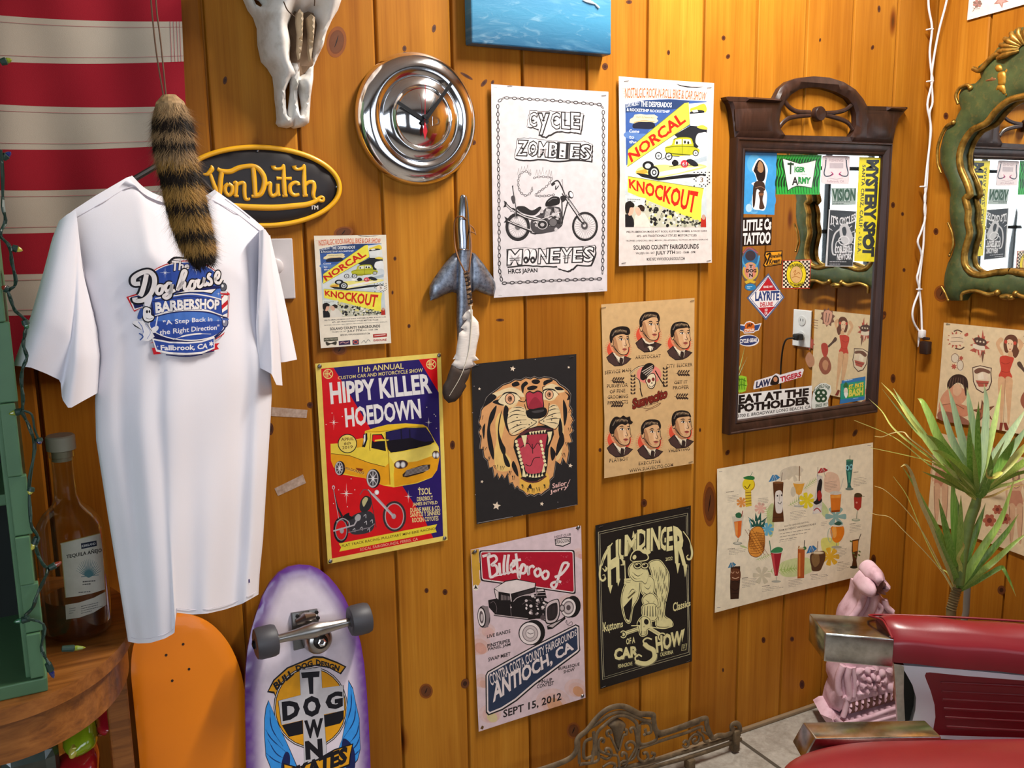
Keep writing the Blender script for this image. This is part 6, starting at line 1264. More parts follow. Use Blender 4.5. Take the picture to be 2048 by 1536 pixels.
for P in ([(652,120),(668,92),(692,128),(690,220),(686,330),(668,440),(656,380),(660,260),(650,180)],[(722,150),(745,128),(775,150),(768,250),(758,360),(745,450),(732,380),(735,260)]):
    bm = bmesh.new(); puff(bm,SK.at(SK.O+SK.N*.038),S_(P),.014,.006,back=.016,step=.005); obj('nasal_bone',bm,mat('tan_bone','c8b294',.6,vary=.15,scale=80),t,sm=50)
bm = bmesh.new(); puff(bm,SK.at(SK.O+SK.N*.012),S_([(640,450),(690,450),(692,560),(680,620),(668,720),(655,720),(648,620),(636,560)]),.012,.006,back=.006,step=.006); obj('palate_bone',bm,BONE,t,sm=50)
for P in ([(722,-60),(720,0),(724,60),(722,108)],[(512,80),(540,140),(590,185)]):
    bm = bmesh.new(); q = [SK.loc(400+p.x*.2832,p.y*.2832) for p in spl(P,6)]; tube(bm,[SK.O+SK.A*p.x+SK.B*p.y+SK.N*.0835 for p in q],.0013,5); obj('suture',bm,mat('dark_crack','4a3626',.9),t)
# ---------------- hubcap clock
CL = BACK(0); cc = CL.hit(831,240); T_ = (0,-1,0)
CHR = NT('chrome'); f = CHR.noise(CHR.coord('Object'),25,4); CHR.set(Base_Color=(.86,.86,.88,1),Metallic=1.0,Roughness=CHR.n('MapRange',{0: f,3: .06,4: .16}).outputs[0]); CHR.bump(CHR.noise(CHR.coord('Object'),9,2),.04,.004); CHROME = CHR.m
t = thing('hubcap_clock','round chrome hubcap clock with black hands and red second hand','clock',Matrix.Translation(cc))
bm = bmesh.new(); lathe(bm,[(.120,.002),(.131,.003),(.1335,.008),(.1325,.013),(.128,.021),(.120,.028),(.110,.0325),(.100,.034),(.092,.0325),(.087,.029),(.0855,.0285),(.0845,.031),(.0835,.0325),(.082,.031),(.078,.0335),(.072,.0365),(.066,.038),(.0645,.037),(.063,.0385),(.061,.041),(.059,.0425),(.057,.0415),(.050,.0455),(.036,.0508),(.02,.0538),(.006,.0548),(.0001,.055)],cc,T_,96); obj('dish',bm,CHROME,t,sm=35)
g = glyphs('FORD',.02); me = bmesh.new(); xs = [v[0] for v in g[0]]
V0 = [((x-min(xs))/(max(xs)-min(xs))-.5,y) for x,y in g[0]]
V1 = [me.verts.new(cc+Vector((x*.066,-.0525+abs(x)*.006,y*.026-.016))) for x,y in V0]
for p in g[1]:
    try: me.faces.new([V1[i] for i in p])
    except ValueError: pass
ex = bmesh.ops.extrude_face_region(me,geom=me.faces[:]); bmesh.ops.translate(me,verts=[v for v in ex['geom'] if isinstance(v,bmesh.types.BMVert)],vec=(0,-.0035,0)); obj('embossed_letters',me,CHROME,t)
def hand(name,tip,w,h,col,tail=0,tw=None):
    bm = bmesh.new(); C = BACK(h); a = C.hit(850,241); b = C.hit(*tip); d = (b-a); e = a-d.normalized()*tail; s = Vector((d.z,0,-d.x)).normalized()*w/2
    plate(bm,[e-s*(tw or 1),e+s*(tw or 1),b+s*.8,b-s*.8],T_,.0012); obj(name,bm,mat(name+'_paint',col,.35),t)
hand('hour_hand',(795,204),.0085,.0595,'141416',.008); hand('minute_hand',(903,166),.0082,.062,'141416',.010); hand('second_hand',(851,160),.0011,.0645,'c01828',.0,None)
bm = bmesh.new(); C = BACK(.0645); plate(bm,[C.hit(*p) for p in ((850,243),(846,262),(850,280),(855,262))],T_,.001); obj('second_hand_tail',bm,mat('second_hand_paint','c01828',.35),t)
bm = bmesh.new(); lathe(bm,[(.005,.054),(.005,.066),(.0001,.0665)],BACK(0).hit(850,241)+Vector((-.0245,0,0)),T_,16); obj('arbor',bm,mat('hour_hand_paint','141416',.35),t)
# ---------------- rocket ornament
RK = BACK(.012); r_ = lambda x,y,off=0: RK.hit(840+x*.2931,370+y*.2931,off); rl = lambda P: [tuple(RK.loc(840+x*.2931,370+y*.2931).xy) for x,y in P]
N = NT('cast_aluminium'); f = N.noise(N.coord('Object'),140,4,.7); N.set(Base_Color=N.ramp(f,[(.3,'5e6470'),(.5,'8b93a2'),(.72,'a2a9b6')]),Metallic=.85,Roughness=.38); N.bump(f,.2,.001); ALU = N.m
t = thing('rocket_ornament','silver winged rocket hood ornament mounted nose up beside the chain bordered poster','ornament',Matrix.Translation(r_(295,500)))
mid = [(297,66,4),(296,74,18),(296,100,26),(294,180,37),(293,280,44),(299,380,44),(300,438,42)]
k_ = (RK.hit(900,500)-RK.hit(901,500)).length*.2931
bm = bmesh.new(); S = spl([Vector(m) for m in mid],5); tube(bm,[r_(m.x,m.y,.014) for m in S],[max(.0006,m.z*k_) for m in S],20,flat=.8,ref=RK.N); obj('nose_cone',bm,mat('polished_alloy','b4bac6',.18,1,vary=.1),t,sm=50)
bm = bmesh.new(); S = [Vector(m) for m in ((302,440,40),(302,560,48),(300,720,50),(298,800,46),(292,930,42),(290,1075,34),(290,1085,20))]; tube(bm,[r_(m.x,m.y,.012) for m in S],[m.z*k_ for m in S],20,flat=.75,ref=RK.N); obj('fuselage',bm,ALU,t,sm=50)
for P in ([(262,452),(225,470),(160,545),(92,640),(66,690),(62,740),(68,788),(110,775),(160,748),(215,728),(258,742),(275,640)],[(340,455),(372,468),(430,540),(490,628),(508,668),(512,700),(500,756),(470,754),(420,735),(380,715),(345,735),(330,640)]):
    bm = bmesh.new(); puff(bm,RK,rl(P),.010,.02,back=.004,step=.008,base=.004); obj('wing',bm,ALU,t,sm=50)
bm = bmesh.new(); tube(bm,[r_(268+i*9,440,.046-abs(i-3.5)**2*.0012) for i in range(8)],.0012,6); obj('seam_ring',bm,mat('polished_alloy','b4bac6'),t)
# ---------------- feather pendant
t = thing('feather_pendant','white feather with brown tip tied by a leather cord over the rocket ornament','feather',Matrix.Translation(r_(330,590,.05)))
LEA = mat('leather_cord','8a5a30',.7,vary=.2)
bm = bmesh.new(); tube(bm,[r_(p.x,p.y,p.z) for p in spl([Vector(q) for q in ((330,250,.01),(285,215,.05),(240,235,.036),(233,320,.03),(240,420,.034),(262,500,.05),(290,560,.052),(312,598,.052),(332,590,.052),(342,520,.052),(350,430,.04),(345,350,.03),(340,270,.02))],6)],.0017,7)
tube(bm,[r_(p.x,p.y,p.z) for p in spl([Vector(q) for q in ((338,270,.02),(360,290,.025),(372,310,.025),(380,340,.03))],5)],.0014,6); tube(bm,[r_(p.x,p.y,p.z) for p in spl([Vector(q) for q in ((338,320,.02),(355,322,.03),(378,330,.03))],5)],.0014,6); obj('cord',bm,LEA,t)
bm = bmesh.new(); Q = [r_(p.x,p.y,.05) for p in spl([Vector((312,592)),Vector((325,660)),Vector((335,740)),Vector((345,825))],8)]; tube(bm,Q,[.0045,.005]*0+[.0048]*len(Q),10)
obj('quill_wrap',bm,mat('wrap_hide','c09a74',.75,vary=.3,scale=150),t)
bm = bmesh.new()
for i in range(1,len(Q)-1,3): lathe(bm,[(.0052,-.0022),(.0056,0),(.0052,.0022)],Q[i],Q[i+1]-Q[i-1]+Vector((.004,0,0)),10)
for i in range(0,len(Q)-1,4): box(bm,Q[i]+Vector((.0015,-.005,-.003)),(.006,.002,.006),bev=.0008)
obj('wrap_lacing',bm,mat('dark_lacing','2c1a12',.7),t)
FT = lambda P: rl(P); FPn = RK.at(RK.O+RK.N*.05)
def fl(P): return [tuple(FPn.loc(840+x*.2931,370+y*.2931).xy) for x,y in P]
N = NT('feather_white'); v = N.coord('Object'); f = N.noise(N.n('Mapping',{0: v,2: (0,.6,0),3: (60,60,700)}).outputs[0],1,3); N.set(Base_Color=N.mix(f,lin('c8bcb2'),lin('efe8e2')),Roughness=.7); N.bump(f,.3,.001); FWm = N.m
bm = bmesh.new(); puff(bm,FPn,fl([(340,845),(312,868),(286,905),(300,925),(325,915),(290,960),(280,975),(300,985),(268,1010),(252,1100),(246,1150),(225,1190),(245,1185),(215,1228),(250,1262),(300,1262),(352,1245),(385,1225),(362,1205),(402,1192),(378,1165),(388,1100),(405,1020),(402,960),(398,935),(380,912),(360,890),(358,850)]),.006,.012,back=.001,step=.006); obj('vane',bm,FWm,t,sm=60)
bm = bmesh.new(); puff(bm,FPn,fl([(217,1224),(205,1260),(190,1300),(182,1330),(158,1370),(154,1420),(165,1458),(195,1488),(240,1478),(275,1445),(300,1400),(318,1372),(308,1355),(330,1320),(340,1280),(352,1244),(300,1256)]),.006,.012,back=.001,step=.006); obj('vane_tip',bm,mat('feather_brown','3a2a20',.7,vary=.3,scale=90),t,sm=60)['label'] = 'dark brown feather tip'
bm = bmesh.new(); Q = spl([Vector((346,820)),Vector((352,900)),Vector((348,1000)),Vector((330,1150)),Vector((280,1300)),Vector((200,1440))],6); tube(bm,[r_(p.x,p.y,.0575) for p in Q],[.0018-.0014*i/(len(Q)-1) for i in range(len(Q))],7); obj('shaft',bm,mat('quill_cream','e6dcc8',.5),t)
# ================================================================ mirrors
DW = NT('dark_walnut'); f = DW.noise(DW.coord('Object',(60,60,6)),1.0,5,.65); DW.set(Base_Color=DW.ramp(f,[(.25,'1d0f0b'),(.55,'34201a'),(.8,'4a3026')]),Roughness=.38,Specular_IOR_Level=.5); DW.bump(f,.15,.001); DWALNUT = DW.m
GL = NT('mirror_glass'); GL.set(Base_Color=(.86,.88,.86,1),Metallic=1.0,Roughness=.012); MGLASS = GL.m
def framerect(bm,pl,outer,inner,prof,back=0.0):
    """mitred frame: prof = [(t, depth)] from the outer (t=0) to the inner edge (t=1)"""
    O = [Vector(p) for p in outer]; I = [Vector(p) for p in inner]; rings = []
    for t,d in prof: rings.append([bm.verts.new(pl.O+pl.A*p.x+pl.B*p.y+pl.N*d) for p in (o.lerp(i,t) for o,i in zip(O,I))])
    for A_,B_ in zip(rings,rings[1:]):
        for k in range(len(O)): bm.faces.new((A_[k],A_[(k+1) % len(O)],B_[(k+1) % len(O)],B_[k]))
P3 = BACK(.03); z0_ = Vector((0,0))
def m1(x,y,pl=P3): return pl.loc(1430+x*.26042,140+y*.26042)
def m2(x,y,pl=P3): return pl.loc(1430+x*.26042,480+y*.26042)
oTL,oTR,oBR,oBL = m1(186,515),m1(1380,562),m2(1237,1330),m2(98,1500)
xl,xr,zt,zb = (oTL.x+oBL.x)/2,(oTR.x+oBR.x)/2,(oTL.y+oTR.y)/2,(oBR.y+oBL.y)/2
oq = [(xl,zt),(xr,zt),(xr,zb),(xl,zb)]
G1 = BACK(.013); q = [m1(226,634,G1),m1(1282,664,G1),m2(1158,1232,G1),m2(162,1385,G1)]
il,ir,it,ib = (q[0].x+q[3].x)/2,(q[1].x+q[2].x)/2,(q[0].y+q[1].y)/2,(q[2].y+q[3].y)/2
iq = [(il,it),(ir,it),(ir,ib),(il,ib)]
WP0 = BACK(0); t = thing('wooden_wall_mirror','dark wooden wall mirror with arched openwork crest, its glass covered in stickers','mirror',Matrix.Translation(((xl+xr)/2,0,(zt+zb)/2)))
bm = bmesh.new(); framerect(bm,WP0,oq,iq,[(0,.001),(0,.027),(.06,.0305),(.14,.0305),(.2,.027),(.3,.0275),(.72,.021),(.8,.023),(.92,.021),(1,.0125),(1,.006)]); obj('frame',bm,DWALNUT,t,sm=35)
bm = bmesh.new(); box(bm,((il+ir)/2,-.0105,(it+ib)/2),(ir-il+.008,.005,it-ib+.008)); obj('glass',bm,MGLASS,t)
C1 = BACK(.018); c1 = lambda P: [tuple(m1(x,y,C1).xy) for x,y in P]
crest = [(150,520),(138,400),(128,320),(112,262),(92,235),(84,214),(100,203),(300,210),(460,218),(500,140),(560,88),(640,60),(760,48),(880,58),(990,92),(1080,150),(1140,222),(1168,276),(1300,280),(1470,284),(1482,292),(1462,312),(1412,372),(1386,450),(1366,562)]
hole = [(540,500),(505,455),(496,380),(510,300),(545,235),(590,185),(650,148),(735,130),(830,138),(930,168),(1020,215),(1062,270),(1084,340),(1084,420),(1064,480),(1040,512)]
bm = bmesh.new(); puff(bm,C1,c1(crest),.006,.006,back=.016,step=.012,holes=[c1(hole)]); obj('crest',bm,DWALNUT,t,sm=30)
bm = bmesh.new(); sw = (m1(100,300,C1)-m1(101,300,C1)).length
for P,w in (([(545,238),(580,285),(640,318),(740,325)],30),([(1058,268),(1010,305),(940,325),(860,330)],28),([(498,445),(540,395),(600,362),(740,345)],28),([(1066,455),(1030,405),(960,372),(860,345)],30)):
    tube(bm,[C1.O+C1.A*p.x+C1.B*p.y+C1.N*(-.004) for p in (m1(x.x,x.y,C1) for x in spl([Vector(q) for q in P],6))],w*sw/2*1.0,10,flat=.6,ref=C1.N)
hc = m1(805,336,C1); lathe(bm,[(.019,-.012),(.019,.002),(.017,.005),(.0001,.006)],C1.O+C1.A*hc.x+C1.B*hc.y,C1.N,28); obj('openwork_struts',bm,DWALNUT,t,sm=40)
C2 = BACK(.024)
for P in ([(84,206),(300,212),(498,220),(520,236),(498,252),(300,246),(110,240),(92,226)],[(1166,278),(1300,282),(1478,286),(1470,304),(1440,318),(1300,312),(1150,306)]):
    bm = bmesh.new(); puff(bm,C2,[tuple(m1(x,y,C2).xy) for x,y in P],.010,.006,back=.02,step=.008); obj('cornice',bm,DWALNUT,t,sm=40)
for P in ([(150,300),(440,290),(442,470),(165,470)],[(1170,335),(1370,345),(1340,520),(1165,520)]):
    bm = bmesh.new(); puff(bm,C2,[tuple(m1(x,y,C2).xy) for x,y in P],.004,.006,back=.008,step=.015); obj('side_panel',bm,DWALNUT,t,sm=40)
# ---------------- stickers on the glass
def sticker(name,label,org,sc,outline,base,draw,smooth_=False):
    pl = BACK(.0135); P = [pl.hit(org[0]+x*sc,org[1]+y*sc) for x,y in outline]; O = sum(P,Vector())/len(P); A = Art(pl.at(O),org,sc)
    (A.blob if smooth_ else A.poly)(outline,base); draw(A); me = A.mesh(name); me.materials.append(INKG); o = bpy.data.objects.new(name,me); link(o); o.matrix_world = A.pl.M; return tag(o,label,'sticker','stickers on the wooden mirror')
Z1,Z2,ZS = (1430,140),(1430,480),.26042; K = '17151a'; Wh = 'f2eeee'
def rq(q,k=.12):   # rounded quad
    out = []
    for i in range(4):
        p,a,b = Vector(q[i]),Vector(q[i-1]),Vector(q[(i+1) % 4]); out += [p.lerp(a,k),p.lerp(a,k*.3).lerp(p.lerp(b,k*.3),.5)*.9+p*.1,p.lerp(b,k)]
    return out
def d(A):
    for x,y,r,c in ((300,720,90,'5ab0e4'),(420,1000,80,'3f9ade'),(300,1050,70,'6ab8ea'),(260,1060,40,'b8dcf4'),(420,760,50,'46a2e2')): A.ell(x,y,r*.6,r*.8,c)
    F = lambda P,c: A.blob(P,c,4)
    F([(330,680),(375,700),(405,760),(395,830),(385,900),(400,960),(385,1070),(340,1075),(290,1060),(285,980),(300,900),(280,870),(320,850),(300,790),(285,760)],'eef2f6')
    F([(335,692),(372,715),(388,780),(375,850),(330,850),(312,800),(300,760)],K); F([(340,700),(365,720),(372,770),(350,790),(325,760)],'a8805c'); F([(300,870),(370,860),(385,920),(350,930),(320,920),(305,1040),(290,1040)],'3a2c28'); F([(335,940),(375,930),(365,1000),(380,1060),(340,1065),(345,1000)],'4a342c'); A.ell(355,955,20,10,'8a5a3c'); A.crv([(320,800),(300,770),(330,750)],8,K); A.crv([(310,905),(350,895),(380,910)],5,'8a6a58'); A.greek(285,1080,100,1,8,'2a6ab0',0,5)
sticker('pinup_sticker','blue sticker with a seated pin-up figure, top left of the wooden mirror',Z1,ZS,[(228,632),(476,640),(456,1112),(212,1105)],'3f9fe0',d)
def d(A):
    R = random.Random(6)
    for i in range(16):
        x = 480+i*21; A.crv([(x+20,655),(x-5,720),(x+8,790),(x-12,860),(x-6,950)],[3,13,8,14,4],'0d3a1c')
    A.poly([(516,676),(575,692),(650,716),(720,704),(780,688),(765,800),(746,910),(690,900),(632,894),(590,910),(558,930),(535,800)],'2a4a30'); A.poly([(522,682),(578,700),(650,722),(718,710),(773,694),(758,800),(741,903),(690,893),(630,887),(590,902),(562,922),(541,800)],'f0f2ee')
    A.text('T',(556,712),(606,716),(600,800),(560,800),'1c3a24',.03); A.poly([(582,706),(572,716),(592,716)],'1c3a24'); A.text('IGER',(612,742),(692,748),(690,784),(610,786),'2aa04c',.03,out='1c3a24',outw=.03); A.text('A',(590,820),(640,820),(640,885),(590,885),'1c1c1e',.03); A.text('RMY',(640,822),(735,826),(728,872),(640,874),'2aa04c',.03,out='1c3a24',outw=.03); A.greek(665,798,75,1,8,'8a8a88',2,4)
sticker('green_band_sticker','green tiger striped sticker with a white plaque at the top of the wooden mirror',Z1,ZS,[(478,650),(820,652),(802,956),(468,955)],'2fae46',d)
def d(A):
    A.text('FISHING',(875,680),(985,682),(985,706),(875,704),'c8b4bc',.03); A.rect((880,715),(985,715),(985,755),(880,755),'c4b8c0')
    for s in (1,-1):
        f = lambda P: [(930+s*(x-930),y) for x,y in P]
        A.crv(f([(852,690),(848,740),(838,790),(850,815),(885,812),(905,795)]),9,'2c3a4c'); A.crv(f([(890,782),(908,800),(890,812)]),6,'c02a74'); A.ring(f([(852,684)])[0][0],684,8,10,3,'2c3a4c')
    A.text('Fallbrook, CA',(862,845),(992,846),(990,868),(862,866),'b89aa8',.01); A.crv([(870,830),(930,838),(985,830)],3,'b89aa8')
sticker('fish_hook_sticker','pale pink sticker with two crossed fish hooks, top centre of the wooden mirror',Z1,ZS,rq([(826,656),(1036,660),(1030,880),(818,874)],.1),'ecdfe4',d)
def d(A):
    A.text('MYSTERY SPOT',(1262,690),(1222,1436),(1128,1432),(1162,690),'15130f',.055,sp=.95); A.ell(1178,1320,46,58,'15130f'); A.ell(1176,1322,17,25,'f6e51e'); A.text('SANTA CRUZ, CALIF. - U.S.A.',(1158,728),(1120,1410),(1088,1410),(1128,728),'15130f',.03,sp=1.15)
sticker('bumper_sticker','tall yellow bumper sticker lettered down the right of the wooden mirror',Z1,ZS,[(1110,668),(1280,675),(1222,1472),(1070,1470)],'f6e51e',d)
def d(A): A.text('LITTLE Cs',(218,1152),(436,1138),(430,1228),(216,1238),Wh,.045); A.text('TATTOO',(216,1252),(430,1240),(424,1336),(212,1344),Wh,.045)
sticker('tattoo_shop_sticker','square black sticker with two lines of white lettering below the pin-up sticker',Z1,ZS,[(214,1133),(438,1130),(432,1345),(209,1356)],'131114',d)
def d(A):
    A.greek(905,1010,170,2,14,'2a4038',0,5); A.text('VISION',(898,912),(1082,908),(1076,1005),(902,1010),'184a2c',.05)
sticker('skate_brand_sticker','grey-green sticker with dark green lettering below the fish hook sticker',Z1,ZS,[(895,905),(1086,905),(1082,1036),(900,1040)],'a9b8b4',d)
def d(A):
    A.rect((884,1076),(1082,1086),(1056,1504),(862,1502),'17161a'); A.text("JT'S CYCLES",(888,1110),(1080,1095),(1080,1180),(886,1190),'e6e6ea',.03,bend=-26)
    R = random.Random(3)
    for a in range(-150,100,22): t = radians(a); A.line([(968+75*cos(t),1280+95*sin(t)),(968+108*cos(t),1280+130*sin(t))],[3,8],'d8d8dc')
    A.blob([(960,1200),(1010,1180),(1040,1230),(1060,1300),(1030,1340),(980,1330),(960,1270)],'c8c8cc'); A.blob([(975,1220),(1000,1205),(1010,1250),(990,1280)],'17161a'); A.crv([(960,1220),(920,1260),(900,1340),(905,1410),(930,1420)],12,'d0d0d4'); A.crv([(1000,1330),(960,1310),(930,1330),(925,1400)],7,'d0d0d4'); A.ring(990,1310,44,38,8,'e4e4e8')
    A.text('COBLESKILL',(920,1352),(1056,1345),(1054,1402),(918,1410),'e6e6ea',.04); A.text('NEWYORK',(938,1412),(1052,1406),(1048,1456),(936,1462),'e6e6ea',.04); A.greek(880,1470,165,2,18,'c8c8cc',0,5)
sticker('motorcycle_shop_sticker','upright black and white motorcycle sticker beside the tall yellow bumper sticker',Z1,ZS,[(876,1070),(1086,1084),(1058,1510),(846,1508)],'d8dade',d)
def d(A):
    A.ell(272,190,66,116,'2a6a9c'); A.ell(272,120,40,40,'3a3640'); A.ell(272,240,60,70,'d0b04a'); A.ell(272,235,46,62,'d88a72'); A.poly([(258,180),(290,180),(288,300),(258,300)],'c8a8a0'); A.text('DOG',(240,222),(318,222),(318,250),(240,250),K,.05); A.text('T',(262,190),(290,190),(290,216),(262,216),K,.04); A.text('N',(262,256),(290,256),(290,284),(262,284),K,.04)
    A.crv([(205,120),(215,170),(235,210)],12,'4aa0d0'); A.crv([(340,120),(330,170),(312,210)],12,'4aa0d0'); A.crv([(215,100),(260,60),(330,100)],9,'a8586a'); A.poly([(225,320),(270,300),(315,320),(300,335),(270,325),(240,338)],'d8b43a'); A.ell(272,362,42,26,'2a80b8'); A.greek(245,355,52,2,12,'bfe0f0',0,5)
sticker('skate_cross_sticker','oval blue and gold skateboard sticker with a small cross badge, below the black tattoo sticker',Z2,ZS,[(272,58),(312,75),(342,130),(350,200),(335,270),(312,320),(316,370),(272,392),(228,370),(232,320),(208,270),(196,200),(204,130),(232,75)],'6a5a50',d,True)
def d(A):
    A.poly([(392,96),(512,88),(506,118),(512,145),(505,182),(390,202),(378,190),(402,150),(388,120)],'e8a02a'); A.crv([(395,115),(425,102),(410,150),(395,190)],12,K); A.text('drenalin',(424,112),(508,100),(506,132),(424,142),K,.04); A.text('Kream',(420,148),(505,138),(500,172),(416,186),K,.05); A.line([(400,195),(500,178)],5,K)
sticker('script_sticker','small black and amber script sticker above the checkered square one',Z2,ZS,[(385,88),(518,80),(518,150),(510,190),(385,210),(370,195),(392,150),(378,118)],K,d)
def d(A):
    A.rect((524,160),(732,156),(722,366),(519,368),'f0e2c8')
    for i in range(14):
        for j in range(14):
            if (i+j) % 2 == 0 and (i < 3 or i > 10 or j < 2 or j > 11 or (abs(i-6.5)+abs(j-6.5) > 8)): x = 522+i*14.8; y = 160+j*14.8; A.rect((x,y),(x+14.8,y),(x+14.8,y+14.8),(x,y+14.8),'2a1512')
    A.ell(624,264,78,104,K); A.ell(624,264,74,100,'f2da2c'); A.ell(624,266,48,68,K); A.ell(624,266,45,65,'e4b878'); A.text('FOR BARBERS',(568,200),(682,200),(668,222),(582,222),K,.04,bend=22); A.text('BY BARBERS',(574,318),(678,318),(672,340),(582,340),K,.04,bend=-18)
    A.crv([(600,250),(620,232),(610,270),(640,250),(655,262)],5,'b87838'); A.crv([(590,290),(620,280),(655,292)],5,'b87838')
sticker('checkered_sticker','square red checkered sticker with a yellow barber medallion',Z2,ZS,[(518,154),(740,150),(728,373),(513,375)],'b8402a',d)
def d(A):
    f = lambda k: [(392+(x-392)*k,436+(y-436)*k) for x,y in [(410,260),(530,440),(390,612),(248,446)]]
    A.poly(f(.93),Wh); A.poly(f(.88),'2c4a8c'); A.poly(f(.84),Wh); q = f(.84); A.poly([q[0],(478,396),(332,396)],'c02430'); A.poly([q[2],(330,520),(462,512)],'c02430')
    A.rect((306,392),(500,384),(496,466),(306,474),Wh); A.text('LAYRITE',(308,396),(496,388),(492,462),(308,470),'24407c',.045); A.text('DELUXE',(346,480),(446,474),(444,508),(346,514),'c02430',.04); A.text('SINCE 1999',(372,352),(442,350),(442,368),(372,370),Wh,.03); A.text('SO',(382,528),(404,526),(404,546),(382,548),Wh,.03); A.text('CAL',(380,552),(406,550),(404,572),(380,574),Wh,.03)
sticker('diamond_sticker','red, white and blue diamond shaped sticker on the wooden mirror',Z2,ZS,[(410,256),(534,440),(390,617),(244,446)],'56688e',d)
def d(A):
    A.poly([(180,654),(230,660),(240,636),(268,630),(292,640),(300,656),(350,646),(330,690),(300,698),(296,708),(226,712),(222,700),(196,690)],'2c4a80'); A.ell(266,662,38,30,'d86a24'); A.text('J&P',(244,642),(290,640),(288,672),(244,674),K,.04); A.rect((222,682),(306,676),(302,702),(224,710),'d86a24'); A.text('CYCLES',(226,684),(302,679),(298,700),(228,706),'f4ead8',.05)
sticker('winged_sticker','small winged blue and orange sticker above the oval one',Z2,ZS,[(174,646),(225,650),(240,628),(268,622),(296,632),(306,648),(358,638),(336,694),(304,704),(300,714),(222,718),(218,704),(190,696)],Wh,d)
def d(A): A.ell(256,771,74,38,'2a3a6c',-4); A.text('CYCLE GEAR',(188,762),(326,752),(322,782),(190,794),Wh,.045)
sticker('oval_sticker','small dark blue oval sticker with white lettering below the winged one',Z2,ZS,[(256+82*cos(k*pi/16),772+45*sin(k*pi/16)) for k in range(32)],Wh,d)
def d(A):
    A.text('LAW',(318,1088),(428,1060),(424,1118),(312,1138),'2a3358',.06); A.blob([(440,1060),(465,1038),(490,1060),(485,1105),(425,1112)],K); A.ell(464,1070,16,20,'c88a68'); A.text('TIGERS',(498,1052),(664,1008),(664,1050),(502,1092),'b8243a',.05); A.greek(530,1085,120,1,8,'b8243a',-28,7)
sticker('law_firm_sticker','slanted white sticker with navy and red lettering above the black lettered one',Z2,ZS,[(306,1082),(440,1042),(470,1024),(500,1036),(676,986),(682,1000),(664,1052),(490,1104),(430,1118),(296,1148),(294,1130)],'ece6ea',d)
def d(A): A.text('EAT AT THE',(182,1192),(722,1135),(720,1198),(180,1262),K,.06,sp=1.05); A.text('POTHOLDER',(178,1262),(732,1200),(730,1262),(176,1330),K,.06); A.text('3700 E. BROADWAY LONG BEACH, CA',(174,1340),(736,1268),(734,1296),(172,1370),K,.015)
sticker('diner_sticker','large white sticker with bold black lettering at the bottom of the wooden mirror',Z2,ZS,[(162,1186),(746,1118),(739,1302),(162,1386)],'efeeec',d)
def d(A):
    A.text('CANFIELD FAIR',(756,1160),(888,1128),(876,1158),(768,1186),'1f4a34',.03,bend=36)
    for a in (45,135,225,315): t = radians(a); A.ell(814+27*cos(t),1196+34*sin(t),25,30,'1f4a34',a); A.ell(814+27*cos(t),1196+34*sin(t),9,12,'dfe8dc',a)
    A.line([(814,1200),(826,1245)],5,'1f4a34'); A.text('SINCE 1917',(772,1262),(866,1248),(862,1274),(770,1288),'1f4a34',.03)
sticker('fair_sticker','white and green four-leaf clover sticker at the bottom of the wooden mirror',Z2,ZS,[(752,1180),(770,1130),(810,1100),(850,1098),(888,1118),(894,1160),(868,1230),(870,1278),(800,1296),(744,1294),(742,1250)],'e2e8e2',d)
def d(A):
    A.rect((968,1104),(1152,1078),(1148,1200),(962,1226),'1f9a86'); A.rect((1010,1130),(1150,1112),(1148,1196),(1006,1216),'3aa850'); A.text('ST. PATS',(1028,1112),(1142,1090),(1140,1130),(1026,1148),'f0d23a',.05); A.text('BASH',(1030,1150),(1140,1132),(1136,1190),(1026,1206),'e0d65a',.05); A.ell(1005,1160,16,26,'e8d8c8'); A.blob([(985,1130),(1005,1090),(1025,1128)],'2a6a3a'); A.blob([(990,1175),(1006,1215),(1022,1176)],'f0f0ec'); A.greek(990,1078,130,1,8,'cfe4f4',-20,6); A.greek(1060,1215,80,1,8,'8ac0e0',-10,6)
sticker('party_sticker','blue and green sticker with yellow lettering, low on the right of the wooden mirror',Z2,ZS,[(976,1080),(1156,1048),(1150,1226),(958,1260)],'2a78b8',d)
def d(A):
    for k in range(5): A.crv([(172+k*14,1060),(180+k*12,1100),(172+k*14,1150)],5,'2a6a1c'); 
    A.crv([(168,1080),(205,1070),(240,1085)],6,'2a6a1c'); A.crv([(168,1120),(205,1112),(242,1120)],6,'2a6a1c')
sticker('scribble_sticker','small lime green scribbled sticker at the left edge of the wooden mirror',Z2,ZS,[(164,1050),(200,1040),(242,1050),(248,1110),(236,1160),(200,1172),(164,1165)],'9ad03a',d)
# ---------------- green gilt mirror on the side wall
GM = RIGHT(.03); AC = .303
def ga(x,y): p = GM.loc(1810+x*.26042,y*.26042); return (p.x,p.y)
def gb(x,y): p = GM.loc(1800+x*.2605,380+y*.2605); return (p.x,p.y)
def sym(P): return list(P)+[(2*AC-x,y) for x,y in reversed(P)]
Lo = [ga(*p) for p in ((852,220),(790,290),(735,340),(690,395),(640,450),(560,512),(575,560),(585,595),(540,640),(490,648),(440,668),(414,725),(414,790),(432,835),(405,880),(385,925),(330,965),(292,1050),(270,1150),(272,1250),(302,1330),(335,1400),(352,1500))]+[gb(*p) for p in ((385,60),(380,160),(388,250),(412,330),(424,420),(398,500),(368,560),(345,640),(336,720),(350,790),(388,850),(470,850),(500,800),(600,775),(740,812),(840,835))]
Li = [ga(*p) for p in ((905,742),(800,772),(705,850),(640,935),(590,965),(520,1000),(458,1085),(424,1190),(434,1300),(478,1400),(505,1500))]+[gb(*p) for p in ((505,60),(530,160),(524,240),(540,330),(512,430),(497,520),(512,590),(565,640),(640,655),(740,632),(850,625))]
